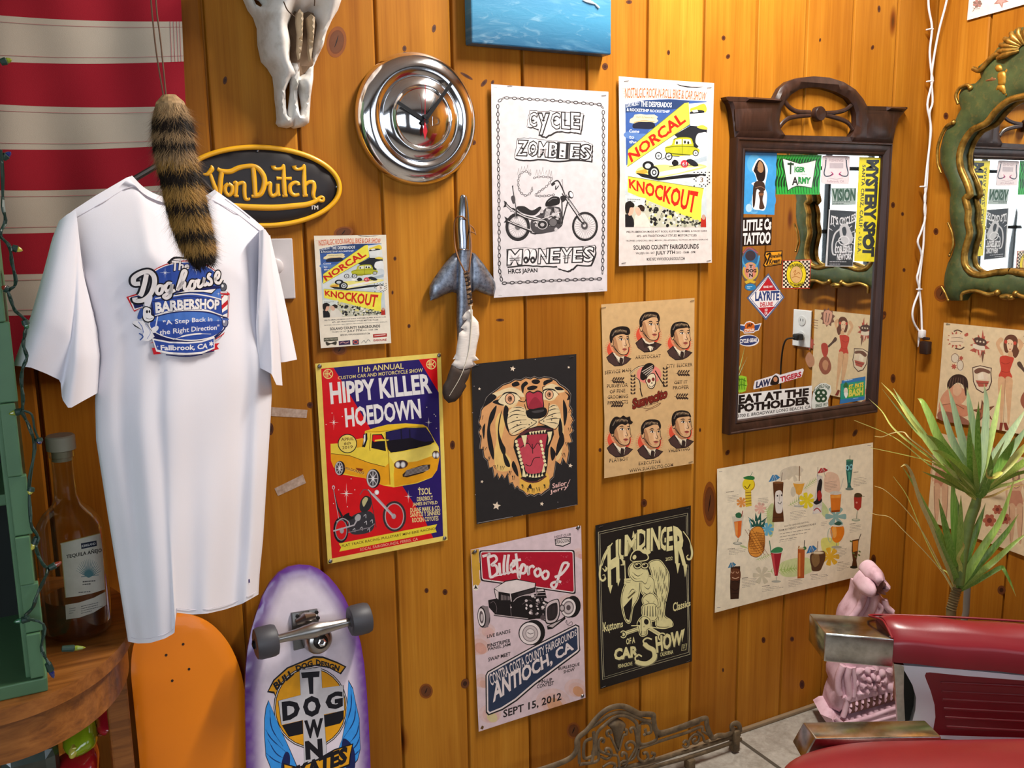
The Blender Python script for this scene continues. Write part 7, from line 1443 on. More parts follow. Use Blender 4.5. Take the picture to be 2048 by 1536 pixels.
t = thing('ornate_wall_mirror','green and gilt carved wall mirror with gold cupids hanging on the side wall','mirror',Matrix.Translation((XR,-AC,1.55)))
GN = NT('aged_green_paint'); v = GN.coord('Object'); n1 = GN.noise(v,14,5,.6); n2 = GN.noise(v,70,4,.7)
c = GN.ramp(n1,[(.3,'2e381e'),(.5,'404c2a'),(.7,'4e5a32')]); c = GN.mix(GN.ramp(n2,[(.52,'000'),(.66,'777')]),c,lin('8a6a30')); GN.set(Base_Color=c,Roughness=.5); GN.bump(n2,.25,.002); GREEN = GN.m
AUR = NT('antique_gilding'); f = AUR.noise(AUR.coord('Object'),45,4,.6); AUR.set(Base_Color=AUR.ramp(f,[(.3,'5a4418'),(.5,'9a7430'),(.72,'c49a48')]),Metallic=.7,Roughness=.36); GILT = AUR.m
so,si = sym(Lo),sym(Li)
bm = bmesh.new(); puff(bm,GM,so,.012,.03,back=.028,step=.016,holes=[si]); obj('frame',bm,GREEN,t,sm=45)
bm = bmesh.new(); GP = RIGHT(.022); p3 = lambda p,d: GM.O+GM.A*p[0]+GM.B*p[1]+GM.N*d
cxm = sum(p[0] for p in si)/len(si); czm = sum(p[1] for p in si)/len(si)
puff(bm,RIGHT(.012),[(cxm+(p[0]-cxm)*1.04,czm+(p[1]-czm)*1.04) for p in si],.0,.01,back=.004,step=.05); obj('glass',bm,MGLASS,t)
bm = bmesh.new(); tube(bm,[p3(p,.002) for p in spl([Vector(q) for q in si],3,True)],.0095,10,closed=True); obj('inner_moulding',bm,GILT,t,sm=60)
def gt(name,P,w,dpt=.012,conv=ga):
    for s in (0,1):
        q = [conv(*p) for p in P]; q = [(2*AC-x,y) if s else (x,y) for x,y in q]; S = spl([Vector(x) for x in q],5); n = len(S); bm = bmesh.new(); ww = w if isinstance(w,list) else [w,w]
        tube(bm,[p3(p,dpt) for p in S],[ww[0]+(ww[1]-ww[0])*i/(n-1) for i in range(n)],10); 
        lathe(bm,[(.0001,-ww[1]*1.3),(ww[1]*1.1,-ww[1]*.8),(ww[1]*1.5,0),(ww[1]*1.1,ww[1]*.9),(.0001,ww[1]*1.3)],p3(S[-1],dpt),GM.N,12); obj(name,bm,GILT,t,sm=60)
gt('gilt_scroll',[(548,528),(600,545),(650,490),(720,425),(800,420)],[.006,.008],.014)
gt('gilt_scroll',[(430,800),(412,740),(440,680),(500,655),(525,675)],[.004,.005]); gt('gilt_scroll',[(300,1330),(272,1250),(275,1120),(330,985),(395,940)],[.003,.005])
gt('gilt_scroll',[(385,250),(418,330),(425,420),(398,500)],[.003,.003],.010,gb); gt('gilt_scroll',[(492,845),(505,790),(600,772),(700,800),(770,785)],[.004,.006],.012,gb); gt('gilt_scroll',[(335,740),(360,780),(388,845)],[.003,.003],.010,gb)
bm = bmesh.new()
for i in range(-6,7):
    t_ = radians(90+i*17); p0 = Vector((AC,ga(880,390)[1])); r1 = .075; a = p0+Vector((cos(t_)*.018,sin(t_)*.012)); b = p0+Vector((cos(t_)*r1,sin(t_)*r1*.72)); tube(bm,[p3(a,.012),p3(a.lerp(b,.6),.022),p3(b,.014)],[.004,.0085,.006],10)
obj('shell',bm,GILT,t,sm=60)
for s in (0,1):
    bm = bmesh.new(); fm = lambda P: [((2*AC-x,y) if s else (x,y)) for x,y in (ga(*p) for p in P)]; GP2 = RIGHT(.040)
    for P in ([(710,520),(730,495),(765,500),(775,540),(745,560),(715,545)],[(735,560),(790,545),(805,600),(790,660),(745,670),(730,620)],[(735,650),(790,650),(800,715),(795,735),(765,720),(735,700),(705,740),(690,760),(680,745),(712,690)],[(780,560),(815,510),(830,495),(825,520),(800,580)]):
        puff(bm,GP2,[tuple(p) for p in spl([Vector(x) for x in fm(P)],4,True)],.006,.008,back=.004,step=.006)
    obj('cupid',bm,mat('gold_leaf','b8862c',.4,.5,vary=.2,scale=90),t,sm=60)
    bm = bmesh.new(); puff(bm,GP2,[tuple(p) for p in spl([Vector(x) for x in fm([(625,625),(680,590),(720,590),(725,620),(680,635)])],4,True)],.004,.008,back=.004,step=.006); obj('wing',bm,mat('bronze_leaf','8a5a34',.5,.3,vary=.2,scale=90),t,sm=60)
bm = bmesh.new(); puff(bm,RIGHT(.040),[tuple(p) for p in (Vector((AC+.022*cos(k*pi/12),gb(900,825)[1]+.009*sin(k*pi/12))) for k in range(24))],.008,.008,back=.004,step=.005); obj('gilt_boss',bm,GILT,t,sm=60)
# outlet on the side wall, seen only in the wooden mirror
bm = bmesh.new(); box(bm,(XR-.003,-.475,1.44-.367),(.006,.082,.125),bev=.002); t = thing('wall_outlet','white wall outlet with a black plug, mirrored in the sticker covered glass','outlet',Matrix.Translation((XR,-.475,1.073))); obj('plate',bm,mat('outlet_white','e2e4e6',.35),t)
for dz in (.026,-.026):
    bm = bmesh.new(); lathe(bm,[(.0165,.004),(.0165,.0078),(.0001,.008)],(XR,-.475,1.073+dz),(-1,0,0),24)
    s_ = obj('socket',bm,mat('outlet_grey','cfd2d4',.4),t)
    bm = bmesh.new()
    for dy in (.006,-.006): box(bm,(XR-.0082,-.475+dy,1.076+dz),(.0008,.002,.008))
    o = obj('slot',bm,mat('slot_dark','1a1a1a',.6),None); o.parent = s_; o.matrix_parent_inverse = t.matrix_world.inverted()
bm = bmesh.new(); box(bm,(XR-.022,-.475,1.045),(.028,.026,.022),bev=.005); tube(bm,spl([Vector(p) for p in ((XR-.035,-.478,1.043),(XR-.055,-.50,1.03),(XR-.04,-.53,.95),(XR-.03,-.54,.80),(XR-.05,-.54,.5),(XR-.03,-.55,.02))],6),.003,8)
tag(obj('power_plug',bm,mat('black_plug','141414',.5),M=Matrix.Translation((XR-.03,-.475,1.045))),'black plug and cord in the lower socket of the wall outlet','plug')
# ---------------- white extension cords in the corner
class CBc:
    def hit(s,u,v):
        p = BACK(.025).hit(u,v); return p if p.x < XR-.022 else RIGHT(.022).hit(u,v)
CB = CBc(); ca = lambda x,y: (1810+x*.26042,y*.26042); cb = lambda x,y: (1800+x*.2605,380+y*.2605)
t = thing('extension_cord','white twisted extension cord hanging down the corner beside the green mirror','cord',Matrix.Translation(CB.hit(1862,300)))
WC = mat('white_cord','e4e2e4',.4)
C_1 = [ca(178,-120),ca(182,60),ca(207,215),ca(190,400),ca(203,560),ca(210,625),ca(172,800),ca(195,950),ca(190,1100),ca(168,1290),ca(155,1430),cb(195,60),cb(187,150),cb(192,225),cb(162,320),cb(136,400),cb(165,500),cb(143,620),cb(130,680),cb(146,770),cb(108,880),cb(95,960),cb(112,1030),cb(155,1095)]
C_2 = [ca(345,-120),ca(312,40),ca(262,230),ca(222,440),ca(203,600),ca(212,780),ca(188,870),ca(200,1000),ca(180,1200),ca(166,1430),cb(188,60),cb(196,150),cb(186,270),cb(180,420),cb(160,600),cb(150,700),cb(150,770),cb(162,900),cb(168,1060),cb(172,1085)]
for P in (C_1,C_2):
    bm = bmesh.new(); tube(bm,[CB.hit(p.x,p.y) for p in spl([Vector(q) for q in P],5)],.0031,8); obj('cable',bm,WC,t,sm=80)
bm = bmesh.new(); h = CB.hit(*cb(148,762)); box(bm,h,(.016,.010,.004),bev=.001); obj('cable_tie',bm,WC,t)
bm = bmesh.new()
for p in (ca(205,222),ca(206,622),ca(155,1432)): box(bm,CB.hit(*p)+Vector((0,.006,0)),(.012,.018,.004),bev=.0015)
for part in [bm]: pass
obj('cord_clip',bm,WC,t)
bm = bmesh.new(); a = CB.hit(*cb(150,1075)); b = CB.hit(*cb(190,1135)); box(bm,(a+b)/2,(.018,.016,.024),bev=.004); tube(bm,[CB.hit(*cb(150,1090)),CB.hit(*cb(145,1150)),CB.hit(*cb(138,1205))],[.004,.0035,.001],8); obj('plug',bm,WC,t,sm=40)
bm = bmesh.new(); a = CB.hit(*cb(196,1210)); box(bm,a,(.022,.026,.037),bev=.003); box(bm,CB.hit(*cb(200,1140)),(.008,.022,.008),bev=.002); obj('socket_block',bm,mat('dark_socket','2a1c1a',.45),t,sm=40)['label'] = 'dark brown socket block'
# ================================================================ floor and furniture
# ---------------- plant
PZ = lambda x,y: (1690+x*.31236,750+y*.31236)
LF = NT('strap_leaf'); a_ = LF.n('Attribute',attribute_name='ink').outputs[0]; LF.set(Base_Color=LF.mix(.25,a_,LF.ramp(LF.noise(LF.coord('Object',(300,300,12)),1,3),[(.3,'2c4a10'),(.7,'c8d67a')])),Roughness=.42,Specular_IOR_Level=.4); LEAF = LF.m
def leaf(bm,L,P,w,y0,y1,col,tip='c8a868',fold=.25,tw=0):
    """P: pixel path in the plant zoom; y0, y1: distance in front of the wall at base and tip"""
    S = spl([Vector(p) for p in P],5); n = len(S); rows = []
    pts = [BACK(y0+(y1-y0)*i/(n-1)).hit(*PZ(p.x,p.y)) for i,p in enumerate(S)]
    px = .31236*.00078*(1.85 if w > 16 else 1.35)
    for p in pts: p.x = min(p.x,2.27-.004*(p.y < -.6))
    c0,c1 = lin(col),lin(tip)
    for i,p in enumerate(pts):
        t = i/(n-1); d = (pts[min(n-1,i+1)]-pts[max(0,i-1)]).normalized(); s = d.cross(EYE-p).normalized(); nn = s.cross(d).normalized()
        if tw: s = (s*cos(tw)+nn*sin(tw)); nn = s.cross(d)
        h = w*px*.5*(min(1,.45+t*3))*max(0.04,(1-t**3))
        if w < 14: h = w*px*.5*max(.25,1-t*.7)
        rows.append([bm.verts.new(q) for q in (p-s*h+nn*h*fold,p-nn*h*fold*.6,p+s*h+nn*h*fold)])
    for i in range(n-1):
        t = i/(n-1); k = max(0,(t-.78)/.22); k *= k
        for j in (0,1):
            f = bm.faces.new((rows[i][j],rows[i][j+1],rows[i+1][j+1],rows[i+1][j])); f.smooth = True
            for l in f.loops: l[L] = tuple(a+(b-a)*k for a,b in zip(c0,c1))
G1_,G2_,G3_,YG,DR = '96b850','6c9c38','bcd47c','d6d66e','d4b87a'
tp = thing('spiky_plant','tall two-headed plant with spiky green and yellow-edged leaves in the corner behind the red chair','plant',Matrix.Translation((onz(1900,1500,0).x*0+1.945,-.45,0)))
bm = bmesh.new(); L = bm.loops.layers.float_color.new('ink')
UP_ = [([(835,760),(720,640),(560,540),(400,420),(300,330),(235,230),(150,150)],16,.30,YG),([(830,740),(640,560),(500,380),(400,230),(310,85)],40,.36,G3_),([(828,730),(620,520),(430,300),(330,150),(232,48)],20,.33,YG),([(830,750),(660,590),(540,440),(430,330),(238,90)],22,.36,G3_),
 ([(832,765),(650,650),(520,560),(400,460),(280,380),(60,290)],13,.32,YG),([(835,770),(690,660),(560,520),(420,410),(375,365),(300,372),(240,395),(190,392)],13,.34,DR),([(835,775),(700,640),(560,560),(420,520),(165,465)],13,.36,YG),([(832,720),(700,540),(600,400),(540,260),(495,170),(465,150)],46,.38,G1_),
 ([(838,715),(760,560),(690,420),(640,270),(604,150)],40,.42,'a9bf9a'),([(842,710),(780,520),(735,360),(695,200),(660,75)],42,.43,'a4bb98'),([(846,700),(840,520),(820,330),(795,180),(780,80)],40,.44,'9ab68c'),([(850,715),(852,520),(850,330),(856,170)],34,.50,G2_),
 ([(855,700),(880,520),(900,330),(905,170),(890,55)],42,.45,'a4bb98'),([(858,705),(900,540),(940,380),(975,220),(1002,60)],36,.46,G3_),([(862,730),(940,560),(1010,450),(1080,340),(1170,200)],54,.50,'a9bf9a'),([(864,740),(960,590),(1060,480),(1120,400),(1190,300)],48,.52,'9ab68c'),
 ([(864,745),(940,640),(1020,530),(1060,460),(1090,395)],50,.54,G2_),([(866,750),(960,650),(1060,560),(1150,460),(1230,390)],46,.52,YG),([(866,755),(980,660),(1080,600),(1180,540),(1260,470)],46,.50,G1_),([(866,765),(980,690),(1080,640),(1180,610),(1250,570)],24,.5,G2_),
 ([(864,775),(960,720),(1080,690),(1200,640)],20,.46,G3_),([(862,790),(950,770),(1060,720),(1170,700)],16,.44,DR),([(850,760),(815,620),(800,470),(796,300)],44,.53,G2_),([(848,780),(760,660),(660,520),(590,430),(520,380)],50,.52,G2_),([(852,770),(800,640),(700,560),(620,500),(560,480)],40,.54,G1_),
 ([(862,770),(900,690),(960,640),(1000,625),(960,655),(915,655),(905,620),(915,585)],18,.56,YG),([(858,790),(900,720),(930,600),(935,500)],40,.55,G2_),([(840,790),(740,700),(640,600),(560,570)],26,.55,G1_),([(838,800),(770,740),(680,640),(590,560),(560,545)],18,.5,YG)]
for P,w,y1,c in UP_: leaf(bm,L,P,w,.47,y1,c)
R = random.Random(9)
for k in range(10):
    a = radians(R.uniform(200,340)); r = R.uniform(250,420); leaf(bm,L,[(848,770),(848+r*.5*cos(a),760+r*.5*sin(a)),(848+r*cos(a),750+r*sin(a))],R.uniform(22,40),.47,R.uniform(.25,.6),R.choice([G1_,G2_,G3_]))
obj('leaf_crown',bm,LEAF,tp)
bm = bmesh.new(); L = bm.loops.layers.float_color.new('ink')
LO_ = [([(715,1370),(690,1200),(600,1000),(520,850),(440,700),(360,575)],26,.42,G1_),([(712,1375),(640,1190),(560,980),(480,800),(430,640),(390,575),(355,590)],24,.44,DR),([(710,1385),(660,1270),(600,1220),(500,1020),(400,780),(310,650)],12,.36,YG),([(705,1390),(620,1240),(500,1010),(380,850),(260,740),(190,710)],10,.34,DR),([(700,1395),(620,1260),(500,1120),(380,1000),(290,912),(210,895),(150,880)],8,.32,DR),
 ([(718,1360),(690,1180),(640,960),(600,790)],44,.46,G2_),([(722,1350),(712,1100),(696,850),(688,590)],46,.44,G2_),([(728,1350),(735,1150),(740,950),(742,770)],40,.50,G1_),([(732,1355),(780,1180),(850,980),(900,820)],38,.46,G2_),([(735,1360),(800,1240),(900,1080),(1000,920),(1090,650)],46,.52,G1_),
 ([(738,1365),(840,1230),(940,1120),(1040,1000),(1110,890)],40,.52,G2_),([(738,1372),(860,1270),(980,1170),(1080,1080),(1180,1000)],34,.5,G1_),([(736,1385),(830,1330),(930,1270),(1000,1232),(1020,1250),(1060,1330),(1095,1418)],26,.52,G2_),([(730,1360),(740,1230),(725,1170),(760,1100),(750,1068)],20,.54,YG),([(726,1365),(700,1260),(640,1130),(560,960)],30,.5,G2_),([(734,1362),(770,1200),(800,1060),(880,860)],30,.42,G2_),([(730,1360),(700,1100),(730,900),(690,700)],30,.40,'4a6a28')]
for P,w,y1,c in LO_: leaf(bm,L,P,w,.45,y1,c)
obj('leaf_crown',bm,LEAF,tp)
bm = bmesh.new(); Q = [BACK(.46).hit(*PZ(*p)) for p in ((845,770),(835,830),(800,930),(770,1060),(745,1200),(728,1340))]; tube(bm,spl(Q,5),[.011]*5+[.012]*21,12); obj('stem',bm,mat('green_cane','6f8440',.6,vary=.2,scale=60),tp,sm=60)
b0 = BACK(.45).hit(*PZ(715,1370)); b1 = BACK(.45).hit(*PZ(680,1500)); bm = bmesh.new(); SS = [b0,b0.lerp(b1,.5),b1,Vector((1.94,-.45,.32)),Vector((1.945,-.45,.22))]; tube(bm,SS,[.009,.0105,.0115,.013,.014],12)
for k in range(9): p = b0.lerp(b1,k/8); lathe(bm,[(.010,-.003),(.0128,0),(.0105,.003)],p,b1-b0,12)
obj('trunk',bm,mat('ringed_bark','8a7a52',.7,vary=.25,scale=70),tp,sm=50)
bm = bmesh.new(); c0_ = BACK(.42).hit(1936,1150); tube(bm,[c0_,BACK(.42).hit(1932,1225),Vector((1.975,-.42,.22))],.008,10); obj('pale_cane',bm,mat('pale_cane','9a9a92',.7),tp,sm=60)
bm = bmesh.new(); lathe(bm,[(.0001,.002),(.09,.002),(.12,.22),(.128,.225),(.128,.25),(.112,.25),(.108,.222),(.0001,.22)],(1.955,-.44,0),(0,0,1),40); obj('pot',bm,mat('terracotta','8a4a30',.8),tp,sm=40)
# ---------------- barber chair
HZ = 1.44-.85; EX = Vector((.757,-.653,0)).normalized(); CX = Vector((-EX.y*0-.653,-.757,0)).normalized()
RED = NT('red_leather'); v = RED.coord('Object'); f = RED.noise(v,9,3); RED.set(Base_Color=RED.mix(f,lin('6e0a17'),lin('86101f')),Roughness=.34,Specular_IOR_Level=.5,Coat_Weight=.25,Coat_Roughness=.25); RED.bump(RED.noise(v,420,3),.12,.0006); REDL = RED.m
PCH = NT('worn_chrome'); f = PCH.noise(PCH.coord('Object'),30,5,.65); PCH.set(Base_Color=PCH.ramp(f,[(.3,'9a9890'),(.7,'cfcdc8')]),Metallic=1,Roughness=PCH.n('MapRange',{0: f,3: .1,4: .28}).outputs[0]); WCH = PCH.m
A0 = onz(1618.5,1226.5,HZ); B0 = onz(1650.4,1266.7,HZ); O_ = B0.copy()
tc = thing('barber_chair','red leather barber chair with chrome arm ends and white side panels at lower right','chair',Matrix.Translation((O_.x+.25,O_.y-.35,0)))
pt = lambda s,q,z: O_+EX*s+CX*q+Vector((0,0,z))
wA = (A0-B0).dot(CX); sA = (A0-B0).dot(EX)
def prism(bm,top,dz,bev=.004,dvec=None):
    T = [bm.verts.new(p) for p in top]; Bv = [bm.verts.new(Vector(p)+(dvec[i] if dvec else Vector((0,0,-dz)))) for i,p in enumerate(top)]; n = len(top)
    bm.faces.new(T); bm.faces.new(Bv[::-1])
    for i in range(n): bm.faces.new((T[i],Bv[i],Bv[(i+1) % n],T[(i+1) % n]))
    if bev: bmesh.ops.bevel(bm,geom=list({e for v in T+Bv for e in v.link_edges}),offset=bev,segments=3,affect='EDGES',profile=.5)
TH = .063
C0,D0 = onz(1785,1277.8,HZ),onz(1747.5,1233.4,HZ)
bm = bmesh.new(); prism(bm,[A0,B0,C0+EX*.004,D0+EX*.004],TH,.003); obj('arm_tip',bm,WCH,tc,sm=30)
def pad(name,p0,wd,ln,z0,z1,puffh,skew,par=tc):
    """upholstered bar along EX starting at p0 (near top edge), width towards the wall"""
    bm = bmesh.new(); rows = []; n = 40
    prof = [(0,z0),(0,z1-.014),(.004,z1-.004),(.014,z1+.003)]+[(wd*(.1+.8*k/8),z1+.004+.010*k/8+puffh*sin(pi*k/8)) for k in range(1,8)]+[(wd-.012,z1+.013),(wd-.003,z1+.006),(wd,z1-.004),(wd,z0)]
    for i in range(n+1):
        s = ln*(i/n)**1.3; k = min(1,s/.05); k = sqrt(1-(1-k)**2); row = []
        for q,z in prof:
            zz = z0+(z-z0)*(.90+.10*k); qq = wd/2+(q-wd/2)*(.95+.05*k); row.append(p0+EX*(s+skew*(q/wd))-CX*qq+Vector((0,0,zz+.0015*sin(s*40+q*60)*k)))
        rows.append(row)
    V = grid(bm,rows); bm.faces.new(V[0]); bm.faces.new(V[-1][::-1]); return obj(name,bm,REDL,par,sm=50)
pad('arm_pad',C0+EX*.002,abs(wA),1.0,-TH+.011,.002,.016,(D0-C0).dot(EX))
# piping round the pad's front edge
bm = bmesh.new(); tube(bm,spl([C0+Vector((0,0,.001)),C0.lerp(D0,.5)+Vector((0,0,.015)),D0+Vector((0,0,.004)),D0+EX*.2+Vector((0,0,.014)),D0+EX*.5+Vector((0,0,.016)),D0+EX*.9+Vector((0,0,.016))],5),.0025,8); obj('piping',bm,REDL,tc,sm=60)
# side panel below the far arm: plane through the near edge of the arm
SP = Plane(B0-CX*.012,EX,(0,0,1)); CH = lambda x,y: (1570+x*.2774,1110+y*.2774)
cp = lambda P: [tuple(SP.loc(*CH(x,y)).xy) for x,y in P]
ext = lambda P,dx: P
bm = bmesh.new(); outw = [(835,795),(870,850),(920,940),(945,1030),(940,1120),(915,1210),(905,1255),(930,1290),(965,1312),(1200,1330),(1723,1365),(2600,1420),(2600,900),(1723,870),(1200,820)]
inn = [(1008,870),(1018,848),(1045,846),(1300,872),(1723,905),(2500,960),(2500,1345),(1723,1318),(1300,1305),(1085,1298),(1068,1285),(1070,1250),(1084,1170),(1078,1080),(1050,980),(1020,905)]
puff(bm,SP,cp(outw),.010,.012,back=.03,step=.03,holes=[cp(inn)]); ENA = mat('white_enamel','e6e9f2',.25,coat=.5,vary=.02); obj('side_frame',bm,ENA,tc,sm=50)
bm = bmesh.new(); puff(bm,Plane(SP.O,SP.A,SP.B),cp(inn),.002,.01,back=.02,step=.03); obj('side_panel',bm,REDL,tc,sm=50)
for i,y in enumerate((915,980,1040,1105,1168,1235)):
    bm = bmesh.new(); q = [SP.loc(*CH(x,yy)) for x,yy in ((1120+i*8,y),(1400,y+14),(1723,y+30),(2450,y+62))]; tube(bm,[SP.O+SP.A*p.x+SP.B*p.y+SP.N*.002 for p in q],.0028,8,flat=.6,ref=SP.N); obj('panel_rib',bm,REDL,tc,sm=60)
bm = bmesh.new(); puff(bm,SP,cp([(785,785),(858,795),(856,1000),(868,1240),(815,1240),(800,1000)]),.006,.008,back=.02,step=.02); obj('arm_post',bm,WCH,tc,sm=50)
bm = bmesh.new(); puff(bm,Plane(SP.O-SP.N*.02,SP.A,SP.B),cp([(840,780),(1100,800),(1100,1320),(860,1290)]),.001,.01,back=.004,step=.05); obj('gap_shade',bm,mat('dark_gap_shade','1c211c',.6),tc)  # dark sheet standing in for the shaded gap between post and side frame
# near arm
EX2 = (onz(2048,1470,HZ)-onz(1631,1477.5,HZ)).normalized(); CX2 = Vector((EX2.y,-EX2.x,0))
T1,T2 = onz(1606,1444,HZ),onz(1631,1477.5,HZ); Bz = HZ-.05; B2,B1 = onz(1604.7,1520.5,Bz),onz(1584,1483,Bz)
bm = bmesh.new(); prism(bm,[T1,T2,T2+EX2*.21,T1+EX2*.21],.05,.003,[B1-T1,B2-T2,Vector((0,0,-.05)),Vector((0,0,-.05))]); obj('arm_tip',bm,WCH,tc,sm=30)
bm = bmesh.new(); rows = []
for i in range(41):
    s = -.085+1.05*(i/40)**1.6; k = sqrt(max(0,1-(1-min(1,(s+.085)/.20))**2)); qf = -.012+.11*(1-k); row = []
    for a in range(25):
        t = .5-.5*cos(pi*a/24); sn = max(0,sin(pi*t)); row.append(T2+EX2*s+CX2*(qf+(.185-qf)*t)+Vector((0,0,.008-.075*(1-sn**.16)+.010*sn*k)))
    rows.append(row)
V = grid(bm,rows); bm.faces.new(V[0]); obj('arm_pad',bm,REDL,tc,sm=60)
# seat, back, footrest and pedestal, mostly outside the picture
bm = bmesh.new(); MS = Matrix(((EX.x,CX.x,0,0),(EX.y,CX.y,0,0),(0,0,1,0),(0,0,0,1))); ctr = pt(.47,.17,0)
box(bm,(0,0,0),(.5,.24,.09),Matrix.Translation((ctr.x,ctr.y,HZ-.27)) @ MS,.03); obj('seat',bm,REDL,tc,sm=50)
bm = bmesh.new(); b_ = pt(.86,.17,0); box(bm,(0,0,0),(.09,.40,.62),Matrix.Translation((b_.x,b_.y,HZ+.18)) @ MS,.03); obj('backrest',bm,REDL,tc,sm=50)
bm = bmesh.new(); lathe(bm,[(.26,0),(.26,.02),(.22,.04),(.07,.06),(.06,.10),(.06,.27),(.10,.272),(.0001,.273)],(ctr.x,ctr.y,.002),(0,0,1),40); obj('pedestal',bm,WCH,tc,sm=40)
# ---------------- pink plaster corbel
a0,a1 = onz(1640,1450,0),onz(1790,1452,0); ST = Plane(a0+Vector((0,0,0)),Vector((a1.x-a0.x,a1.y-a0.y,0)),(0,0,1)); sc_ = lambda P: [tuple(ST.loc(*CH(x,y)).xy) for x,y in P]
t = thing('plaster_corbel','pink carved plaster corbel standing on the floor in the corner behind the chair','sculpture',Matrix.Translation((a0+a1)/2))
N = NT('pink_plaster'); v = N.coord('Object'); ge = N.n('NewGeometry').outputs['Pointiness']; n1 = N.noise(v,18,5,.6)
c = N.mix(.6,lin('e2bcca'),N.ramp(n1,[(.3,'98686e'),(.48,'dab4c2'),(.7,'f0d2de')])); N.set(Base_Color=c,Roughness=.7,Specular_IOR_Level=.25); N.bump(N.noise(v,90,4,.7),.3,.001); PLAS = N.m
UM = mat('umber_wash','7a5048',.8,vary=.25,scale=60)
def sp_(name,P,d,base=0,back=.05,step=.012,r=.02,m=PLAS,clo=True):
    bm = bmesh.new(); Q = sc_([tuple(p) for p in spl([Vector(x) for x in P],3,True)] if clo else P); puff(bm,Plane(ST.O+ST.N*base,ST.A,ST.B),Q,d,r,back=back,step=step); return obj(name,bm,m,t,sm=50)
body = [(530,235),(615,235),(690,235),(690,300),(740,350),(772,385),(790,420),(800,620),(800,1015),(700,1050),(560,1090),(405,1100),(390,1135),(320,1100),(335,1030),(352,985),(362,965),(345,920),(346,870),(362,820),(395,750),(405,600),(425,470),(440,430),(470,390),(515,320)]
sp_('body',body,.03,0,.07,.016,.03,clo=False)
sp_('base',[(248,1132),(290,1105),(330,1100),(390,1140),(560,1090),(810,1010),(830,1060),(830,1240),(640,1245),(420,1235),(310,1212),(280,1180)],.03,.012,.08,.016,.02,clo=False)
sp_('scroll',[(555,130),(575,85),(620,62),(665,78),(688,120),(690,150),(650,150),(620,190),(590,160)],.04,.03,.06,.01,.02); sp_('scroll',[(560,125),(520,165),(502,205),(520,240),(565,246),(608,222),(616,180),(600,140)],.045,.04,.06,.01,.02); sp_('scroll',[(690,150),(722,182),(734,205),(702,240),(680,215)],.03,.03,.05,.01,.015)
for P in ([(640,150),(690,165),(660,200),(690,240),(640,230),(620,200)],): sp_('recess',P,.004,.045,.02,.01,.01,UM)
for P,w in (([(620,250),(614,310),(590,370),(545,440),(500,520),(470,640)],.012),([(545,250),(525,320),(480,390),(440,440),(420,520)],.010),([(640,260),(640,310),(670,350),(650,400),(610,410)],.006),([(690,290),(705,340),(745,380)],.009),([(440,770),(425,850),(440,960),(430,1000)],.010),([(470,770),(480,900),(470,980)],.007),([(395,760),(362,840),(360,930),(372,965)],.010),([(400,980),(420,1010),(410,1080),(395,1125)],.008)):
    bm = bmesh.new(); q = [ST.loc(*CH(p.x,p.y)) for p in spl([Vector(x) for x in P],5)]; tube(bm,[ST.O+ST.A*p.x+ST.B*p.y+ST.N*.03 for p in q],w,10); obj('moulding',bm,PLAS,t,sm=60)
cx,cy = 610,870
for k in range(9): a = k*2*pi/9; sp_('petal',[(cx+25*cos(a),cy+30*sin(a)),(cx+95*cos(a-.35),cy+100*sin(a-.35)),(cx+112*cos(a),cy+118*sin(a)),(cx+95*cos(a+.35),cy+100*sin(a+.35))],.016,.026,.02,.008,.012)
for k in range(6): a = k*2*pi/6+.4; sp_('petal',[(cx+8*cos(a),cy+8*sin(a)),(cx+48*cos(a-.5),cy+52*sin(a-.5)),(cx+60*cos(a),cy+64*sin(a)),(cx+48*cos(a+.5),cy+52*sin(a+.5))],.014,.036,.02,.007,.01)
for P in ([(470,790),(520,770),(560,790),(520,830),(480,840)],[(480,860),(510,850),(520,900),(490,940),(470,900)],[(690,780),(750,780),(760,840),(710,820)],[(700,900),(760,880),(770,950),(720,960)],[(480,950),(540,930),(560,970),(500,990)],[(560,770),(640,765),(660,790),(600,800)]): sp_('leaf',P,.014,.026,.02,.008,.012)
sp_('recess',[(415,1075),(430,1030),(600,985),(790,940),(800,1000),(600,1060),(440,1105)],.003,.031,.02,.014,.01,UM,False)
for k in range(9): x = 445+k*42; y = 1062-k*13; sp_('dart',[(x-12,y+32),(x-6,y-26),(x+12,y-32),(x+16,y-10),(x+4,y+34)],.010,.032,.01,.006,.008)
for P in ([(400,1160),(560,1120),(700,1070),(800,1040)],[(430,1200),(560,1160),(700,1120),(820,1090)],[(330,1120),(390,1165),(470,1200),(520,1225)]):
    bm = bmesh.new(); q = [ST.loc(*CH(p.x,p.y)) for p in spl([Vector(x) for x in P],5)]; tube(bm,[ST.O+ST.A*p.x+ST.B*p.y+ST.N*.040 for p in q],.006,8); obj('moulding',bm,PLAS,t,sm=60)
